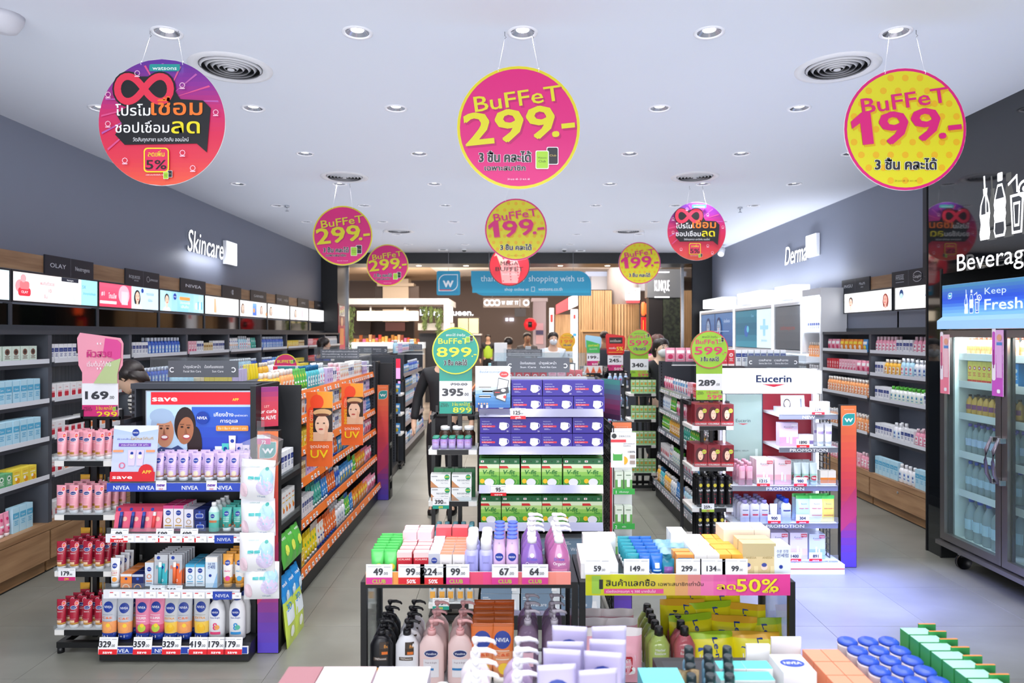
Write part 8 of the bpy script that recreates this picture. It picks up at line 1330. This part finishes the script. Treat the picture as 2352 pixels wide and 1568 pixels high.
# ---------------------------------------------------------------- near tables, out of focus
table('near_table', 'near table along the bottom edge under the white pumps and lilac tubes', -.62, .40, 1.36, 1.80, .74, None); table('near_table', 'near table at the bottom right under the blue lidded jars', .42, 1.235, 1.36, 2.03, .74, None)
NZ = .741
def npx(spec, px, Y, base, cat, group, z=NZ, **k): return put(spec, px, Y, z, base, cat, group, **k)
for i, (a, b, c, n) in enumerate(((655, 735, 'a8747c', 'dusty rose'), (738, 860, 'f6e0e4', 'pale pink'), (866, 986, 'e8e4f4', 'pale lilac'))):
    w_ = (b - a) / 1568 * 1.72; inst(carton(w_, .3, .108, c, None, 'shallow_box'), (wx((a + b) / 2, 1.72), 1.45, NZ), 0, '%s shallow box at the bottom left edge' % n, 'box')
clb = bottle([(0, .024, .024), (.09, .025, .025), (.11, .014, .014)], 'e4dcd8', lambda A: A.rect(-.018, .02, .018, .07, 'f0d8c8', 6, 1), 'clear_bottle', 2, [cyl_cap(.108, .04, .018, 'f4f4f4')], mat=clear_mat('clear_pinkish', 'f0e4dc', .3, .3)); 
for j in range(2): npx(clb, 1022 - 6 * j, 1.52 + .06 * j, 'clear bottle with white cap, %s' % ('nearer', 'behind it')[j], 'bottle', 'clear white capped bottles')
whp = pumpb('white_pump_bottle', .075, .20, .05, 'f0e8ee', lambda A: A.rect(-.02, .05, .02, .1, 'e8c0d0', 6, 1), 'f6f6f8', 0, L=.05); whq = pumpb('white_pump_bottle', .075, .20, .05, 'b8a4c4', lambda A: A.rect(-.02, .05, .02, .1, 'd8c8e0', 6, 1), 'f6f6f8', 0, L=.05)
for j in range(4): npx(whp, 1092 + (3, 1, 0, 0)[j], 1.53 + .057 * j, 'white pump bottle in the left near column, %s' % ('front', 'second', 'third', 'back')[j], 'pump bottle', 'left column of white pumps'); npx(whq, 1187 + j, 1.53 + .057 * j, 'lilac bottle with white pump in the right near column, %s' % ('front', 'second', 'third', 'back')[j], 'pump bottle', 'right column of white pumps', rz=.1)
nt = mk_tube(.088, .235, .05, 'b4acd4', 'e8e4f0', 'c8b8e0', 'a898c8', 'radiant', [(.62, 1, 'c4bce0')], .36, wc='8c70b8', crimp='d0ccec', ch=.03)
for i, (px, Y) in enumerate(((1278, 1.5), (1368, 1.5), (1290, 1.56), (1385, 1.57), (1298, 1.62), (1395, 1.63), (1308, 1.69), (1400, 1.69))): npx(nt, px, Y, 'large lilac tube with blue disc, %s, %s row' % (('left', 'right')[i % 2], nth(i // 2)), 'tube', 'large near lilac tubes', rz=R.uniform(-.15, .15), rx=R.uniform(-.06, .1))
npx(carton(.10, .12, .12, '6cd4dc', None, 'cyan_box'), 1535, 1.6, 'bright cyan box at the bottom edge', 'box', None); npx(carton(.12, .1, .13, 'f4ecf4', None, 'white_pink_box'), 1445, 1.46, 'white pink box beside the cyan box', 'box', None)
npx(pack(.06, .115, .04, '8c7458', None, 'brown_pouch', mat=noise_mat('glitter_brown', [(.35, '6c5434'), (.6, 'b09870')], 60, rough=.5), seed=8), 1578, 1.72, 'speckled brown pouch beside the dark capped bottles', 'pouch', None)
gb = bottle([(0, .015, .015), (.004, .0165, .0165), (.07, .0165, .0165), (.08, .012, .012)], '6c98b0', lambda A: A.rect(-.012, .02, .012, .055, '88b4c8', 5, 1), 'small_bottle', 2, [cyl_cap(.079, .035, .0125, '2c383c')])
for j in range(5):
    for i in range(3): npx(gb, 1590 + i * 44 - j * 2, 1.65 + .05 * j, 'slim grey blue bottle with dark cap, %s from left, %s row' % (nth(i), nth(j)), 'bottle', 'slim dark capped bottles')
ttc = carton(.07, .045, .078, 'f0f4f4', lambda A, w, h: A.rect(-w / 2, h * .3, w / 2, h * .7, '40c4bc'), 'teal_carton', '5cd4cc')
for j in range(4):
    for i in range(2): npx(ttc, 1695 + i * 62 - 4 * j, 1.62 + .06 * j, 'white and teal carton with teal top, %s, %s row' % (('left', 'right')[i], nth(j)), 'carton', 'teal topped cartons')
npx(carton(.065, .01, .095, 'f4f6f6', None, 'open_flap_box'), 1742, 1.9, 'white raised flap behind the teal topped cartons', 'box', None)
def lidbox(px, Y, l, h=.11): 
    o = npx(carton(.085, .10, h, 'f0f0f4', None, 'lid_box', None, [(0, .5, 'f08c58')]), px, Y, l, 'box', None); A = Art(.0005); A.disc(0, .05, .032, '2c4cb0', .022, 20); A.text('NIVEA', 0, .043, .014, 'f4f6fc', w=.045, bold=.04); q = link('lid_print', A.mesh('lid_print'), o, (0, 0, h)); q.rotation_euler = (-pi / 2, 0, 0)
lidbox(1838, 1.76, 'white box lid with blue oval logo, nearest', .088); lidbox(1820, 1.60, 'white box lid with blue oval logo at the bottom edge', .085); npx(carton(.085, .006, .092, 'f2f2f6', lambda A, w, h: A.disc(0, h * .3, w * .3, '2c4cb0', h * .06), 'raised_flap'), 1806, 1.955, 'white raised box flap with half a blue oval', 'box', None)
oc = carton(.05, .072, .062, 'f4946c', lambda A, w, h: A.rect(-w * .3, h * .6, w * .1, h * .8, 'f8e0d4'), 'peach_carton', 'f49878'); 
for j in range(6):
    for i in range(2): inst(oc, (.855 + i * .052, 1.50 + .075 * j, NZ), 0, 'peach orange carton, %s column, %s row' % (('left', 'right')[i], nth(j)), 'carton', 'peach orange cartons')
jr_ = MB().mat(M('f0e8ee', .3), True).loft([(0, .020, .020), (.006, .024, .024), (.05, .028, .028), (.055, .028, .028)], 20); jl = MB().mat(M('3458c8', .25), True).loft([(.056, .0275, .0275), (.062, .0275, .0275), (.067, .022, .022), (.07, .012, .012)], 20); js = ('lidded_jar', jr_.mesh('lidded_jar'), [kid('lid', jl.mesh('lid'))])
for j in range(5):
    for i in range(3): inst(js, (.985 + .0605 * i + .03 * 0, 1.765 + .0585 * j, NZ), 0, 'white jar with blue lid, %s from left, %s row' % (nth(i), nth(j)), 'jar', 'white jars with blue lids')
gc_ = carton(.075, .043, .09, '3c9c5c', lambda A, w, h: A.rect(-w * .4, h * .3, w * .4, h * .8, 'd8e8c8'), 'green_top_carton', 'a4e8cc'); gf = carton(.05, .006, .1, '2c8c48', None, 'green_flap', 'f08838')
for j in range(9): inst(gf, (1.235, 1.625 + .05 * j, NZ), 0, 'green card flap with orange edge behind the mint cartons, %s from near' % nth(j), 'carton', 'green card flaps'); inst(gc_, (1.19, 1.58 + .05 * j, NZ), 0, 'green carton with mint top, %s from near' % nth(j), 'carton', 'green mint topped cartons')
# ---------------------------------------------------------------- checkout
t = thing('checkout_counter', 'grey checkout counter with clear screens in the middle of the shop', 'counter', (wx(1165, 9.4), 9.4, 0)); MB().mat(GD).box(-.3, 0, 0, 1.2, .6, .98).build('body', t); MB().mat(M('9094a0', .3)).box(-.33, -.03, .98, 1.23, .63, 1.02).build('worktop', t); MB().mat(ACRYL).box(-.2, 0, 1.02, 1.1, .006, 1.45).build('clear_screen', t)
def gadget(name, label, px, py0, py1, w, Y, col, cat, parts):
    t = thing(name, label, cat, (wx(px, Y), Y, 1.021)); h = wz(py0, Y) - 1.02; MB().mat(M(col, .35)).cbox(-w / 2, 0, h * .35, w / 2, .03, h, .006).build('screen', t); MB().mat(M(col, .4)).box(-.02, .01, .012, .02, .03, h * .35).build('neck', t); MB().mat(M(col, .4)).box(-.09, -.03, 0, .09, .09, .012).build('foot', t)
gadget('monitor', 'back of a white till monitor on the checkout counter', 1150, 787, 835, .18, 9.5, 'f0f0f2', 'monitor', 0); gadget('card_terminal', 'tall silver till display on the checkout counter', 1213, 795, 830, .08, 9.6, 'a8acb0', 'till', 0); gadget('laptop', 'low cream monitor right of the till display', 1266, 808, 830, .25, 9.7, 'dcd6d0', 'monitor', 0)
o = carton(.17, .1, .28, 'a8e4ec', lambda A, w, h: A.text('สมาชิก', 0, h * .5, h * .1, '4c98a8', w=w * .6), 'display_box')
inst(o, (wx(1136, 9.5), 9.44, 1.021), 0, 'pale cyan display box at the left end of the checkout', 'box')
# ---------------------------------------------------------------- people: one continuous body each; hair and clothes are children
def skin_mesh(name, vs, es, mat, parent, lv=1, ):
    me = bpy.data.meshes.new(name); me.from_pydata([v[:3] for v in vs], es, []); o = link(name, me, parent); me.materials.append(mat)
    md = o.modifiers.new('s', 'SKIN'); md.use_smooth_shade = True; sk = me.skin_vertices[0] if me.skin_vertices else None
    if sk is None: bpy.ops.object.select_all(action='DESELECT')
    for i, v in enumerate(vs): me.skin_vertices[0].data[i].radius = (v[3], v[4] if len(v) > 4 else v[3]); me.skin_vertices[0].data[i].use_root = i == 0
    sd = o.modifiers.new('d', 'SUBSURF'); sd.levels = lv; sd.render_levels = lv + 1; return o
def person(label, x, y, rz, ht=1.62, top='202226', legs='1c1d22', hair='1c1614', skin='e0b498', shirt='jacket', long=.25, lean=0, mask=False, stripes=False, look=0, arm=(.10, 0), vest=None):
    t = thing('person', label, 'person', (x, y, 0), rz); k = ht / 1.62; SK = M(skin, .5); cl, q = cos(lean), sin(lean)
    def B(px, py, pz):   # bend forward (local -y) above the hips
        px, py, pz = px * k, py * k, pz * k; h0 = .9 * k
        return (px, py, pz) if pz <= h0 else (px, py * cl - (pz - h0) * q, h0 + (pz - h0) * cl + py * q)
    def V(px, py, pz, r, r2=None): return (*B(px, py, pz), r * k, (r2 or r) * k)
    P = [V(0, 0, .92, .13, .10), V(0, .0, 1.05, .115, .09), V(0, .01, 1.2, .13, .095), V(0, .02, 1.33, .12, .085), V(0, .0, 1.40, .05, .05), V(0, -.012, 1.47, .055, .06), V(0, -.015, 1.53, .074, .09), V(0, -.01, 1.585, .05, .065)]; E = [(i, i + 1) for i in range(7)]
    arms = {}
    for s in (-1, 1):
        b = len(P); f = arm[1]; P += [V(s * .165, .02, 1.33, .05), V(s * (.2 + arm[0] * .3), .03 - f * .1, 1.09, .036), V(s * (.2 + arm[0] * .4), -.03 - f, .87 + f * .6, .026), V(s * (.2 + arm[0] * .4), -.045 - f * 1.15, .81 + f * .65, .024, .036)]; E += [(3, b), (b, b + 1), (b + 1, b + 2), (b + 2, b + 3)]; arms[s] = b
        for j in range(5):
            fx = P[b + 3][0] + (.0 if j < 4 else -s * .02 * k); fy = P[b + 3][1] + (-.026 + .017 * j) * k if j < 4 else P[b + 3][1] - .03 * k; fz = P[b + 3][2]; n = len(P); l = (.05, .058, .055, .045, .035)[j] * k
            P += [(fx, fy, fz - .025 * k, .010 * k), (fx, fy - .006 * k, fz - .025 * k - l, .008 * k)]; E += [(b + 3, n), (n, n + 1)]
        b = len(P); P += [V(s * .085, 0, .84, .085, .08), V(s * .09, -.01, .48, .055), V(s * .09, .02, .1, .038), V(s * .09, -.02, .045, .038), V(s * .095, -.12, .035, .035)]; E += [(0, b), (b, b + 1), (b + 1, b + 2), (b + 2, b + 3), (b + 3, b + 4)]
    skin_mesh('body', P, E, SK, t)
    g = 1.16; TM = M(top, .7)
    if stripes:
        TM, nt, bb = nodes_mat('striped_cloth', .8); ge = nt.nodes.new('ShaderNodeTexCoord'); wv = nt.nodes.new('ShaderNodeTexWave'); wv.bands_direction = 'Z'; wv.inputs['Scale'].default_value = 11; nt.links.new(ge.outputs['Object'], wv.inputs['Vector']); r_ = ramp(nt, [(.0, '2a2a30'), (.35, 'e8e4dc')], wv.outputs[0], 'CONSTANT'); nt.links.new(r_.outputs[0], bb.inputs['Base Color'])
    C = [(*V(0, 0, .84, .1)[:3], .155 * k, .125 * k)] + [(*P[i][:3], P[i][3] * g + .006, P[i][4] * g + .008) for i in range(1, 4)] + [(*P[4][:3], .056 * k)]; CE = [(0, 1), (1, 2), (2, 3), (3, 4)]
    for s in (-1, 1):
        b = arms[s]; n = len(C); C += [(*P[b + i][:3], P[b + i][3] + .014) for i in range(3)]; CE += [(3, n), (n, n + 1), (n + 1, n + 2)]
    skin_mesh(shirt, C, CE, TM, t)
    if vest: skin_mesh('vest', [(*c[:3], c[3] + .012, c[4] + .012) for c in C[:4]], CE[:3], M(vest, .6), t)
    L_ = [V(0, 0, .90, .14, .115), V(0, 0, 1.0, .125, .1)]; LE = [(0, 1)]
    for s in (-1, 1): n = len(L_); L_ += [V(s * .085, 0, .82, .1, .095), V(s * .09, -.01, .48, .075), V(s * .09, .02, .1, .06)]; LE += [(0, n), (n, n + 1), (n + 1, n + 2)]
    skin_mesh('trousers', L_, LE, M(legs, .8), t)
    for s in (-1, 1): MB().mat(M('141416', .4), True).loft([(0, .045, .12), (.03, .047, .122), (.06, .04, .08, None, 0, .03), (.09, .035, .045, None, 0, .06)], 14, 2.4).build('shoe', t, (s * .09 * k, -.04 * k, 0))
    # hair cap with a fall at the back, face
    hx, hy, hz = B(0, -.008, 1.545); hd = link('head_hair', None, t, (hx, hy, hz)); hd.rotation_euler = (lean + .0, 0, look)
    m = MB(); m.mat(noise_mat('hair_strands', [(.3, hair), (.7, {'1c1614': '342a28'}.get(hair, hair))], 3, (40, 40, 2), .35), True); m.loft([(-.04, .080, .078, None, 0, .03), (.0, .092, .098, None, 0, .024), (.045, .092, .105, None, 0, .010), (.085, .070, .085, None, 0, .004), (.105, .03, .04, None, 0, .0)], 18)
    if long: m.loft([(-long, .05, .022, None, 0, .075), (-long * .6, .075, .03, None, 0, .075), (-.05, .088, .05, None, 0, .06), (.03, .085, .06, None, 0, .04)], 16)
    m.build('hair', hd); m = MB().mat(SK, True); m.loft([(-.115, .022, .02, None, 0, -.055), (-.095, .045, .05, None, 0, -.035), (-.05, .064, .078, None, 0, -.018), (.0, .070, .085, None, 0, -.014), (.045, .064, .075, None, 0, -.012), (.06, .04, .05, None, 0, -.01)], 18)
    m.mat(SK, True).loft([(-.045, .013, .012, None, 0, -.1), (-.035, .012, .014, None, 0, -.102), (.0, .007, .008, None, 0, -.094)], 10)
    for s in (-1, 1): m.mat(SK, True).loft([(-.035, .006, .012, None, s * .072, -.005), (.01, .010, .018, None, s * .075, -.002)], 10)
    m.build('face', hd); e = MB()
    for s in (-1, 1): e.mat('f4f0ec', True).loft([(-.007, .010, .003), (0, .015, .005), (.007, .010, .003)], 10, 2, s * .03, -.091); e.mat('201410', True).loft([(-.006, .005, .003), (.006, .005, .003)], 8, 2, s * .03, -.095); e.mat(hair).box(s * .03 - .017, -.093, .017, s * .03 + .017, -.086, .022)
    e.build('eyes', hd); MB().mat('b8504c', True).loft([(-.078, .012, .004), (-.071, .02, .006), (-.064, .012, .004)], 10, 2, 0, -.094).build('mouth', hd)
    if mask: MB().mat(M('eef0f4', .7), True).loft([(-.112, .03, .03, None, 0, -.055), (-.08, .06, .055, None, 0, -.05), (-.045, .066, .062, None, 0, -.048), (-.02, .045, .04, None, 0, -.066)], 14).build('face_mask', hd)
    return t
person('dark haired woman in a striped top bending by the shelves behind the save poster', -2.40, 4.95, -pi / 2, 1.6, 'e8e4dc', '1c2450', lean=.62, stripes=True, shirt='striped_top', skin='e6bea2', long=.12)
person('person in black jacket and trousers standing behind the round green 899 sign', -.65, 6.55, -.1, 1.62, long=.32, arm=(.2, 0), skin='e8c0a4')
person('woman in a white mask and black top beside the right gondola', 1.72, 7.85, .35, 1.63, mask=True, long=.12, skin='ecc8b0')
person('person with brown hair and a pink shirt behind the masked woman', 1.93, 9.0, pi - .3, 1.68, 'e84c9c', hair='5a3428', long=.22)
person('dark haired person in a blue shirt at the far left shelves', wx(743, 11.2), 11.2, pi / 2 + .6, 1.62, '3c4c98', long=.2)
person('person in a pale shirt and white mask standing behind the checkout', wx(1270, 11.4), 11.4, .1, 1.72, 'd4dae0', mask=True, long=0)
person('short haired person in dark clothes walking in the mall beyond the checkout', wx(1211, 14.6), 14.6, .1, 1.72, '4c4848', long=0, skin='b88868')
person('person with black hair seen from behind beyond the checkout', wx(1168, 13.5), 13.5, pi, 1.62, '3a3438', long=0)
person('far person in a lime safety vest in the mall', wx(1121, 22), 22, 0, 1.68, '2c2c30', long=0, vest='b8e040')
person('person in a plum checked shirt seen from behind by the slat wall', wx(1388, 14.4), 14.4, pi - .2, 1.75, '7a4858', long=0, skin='b88868')
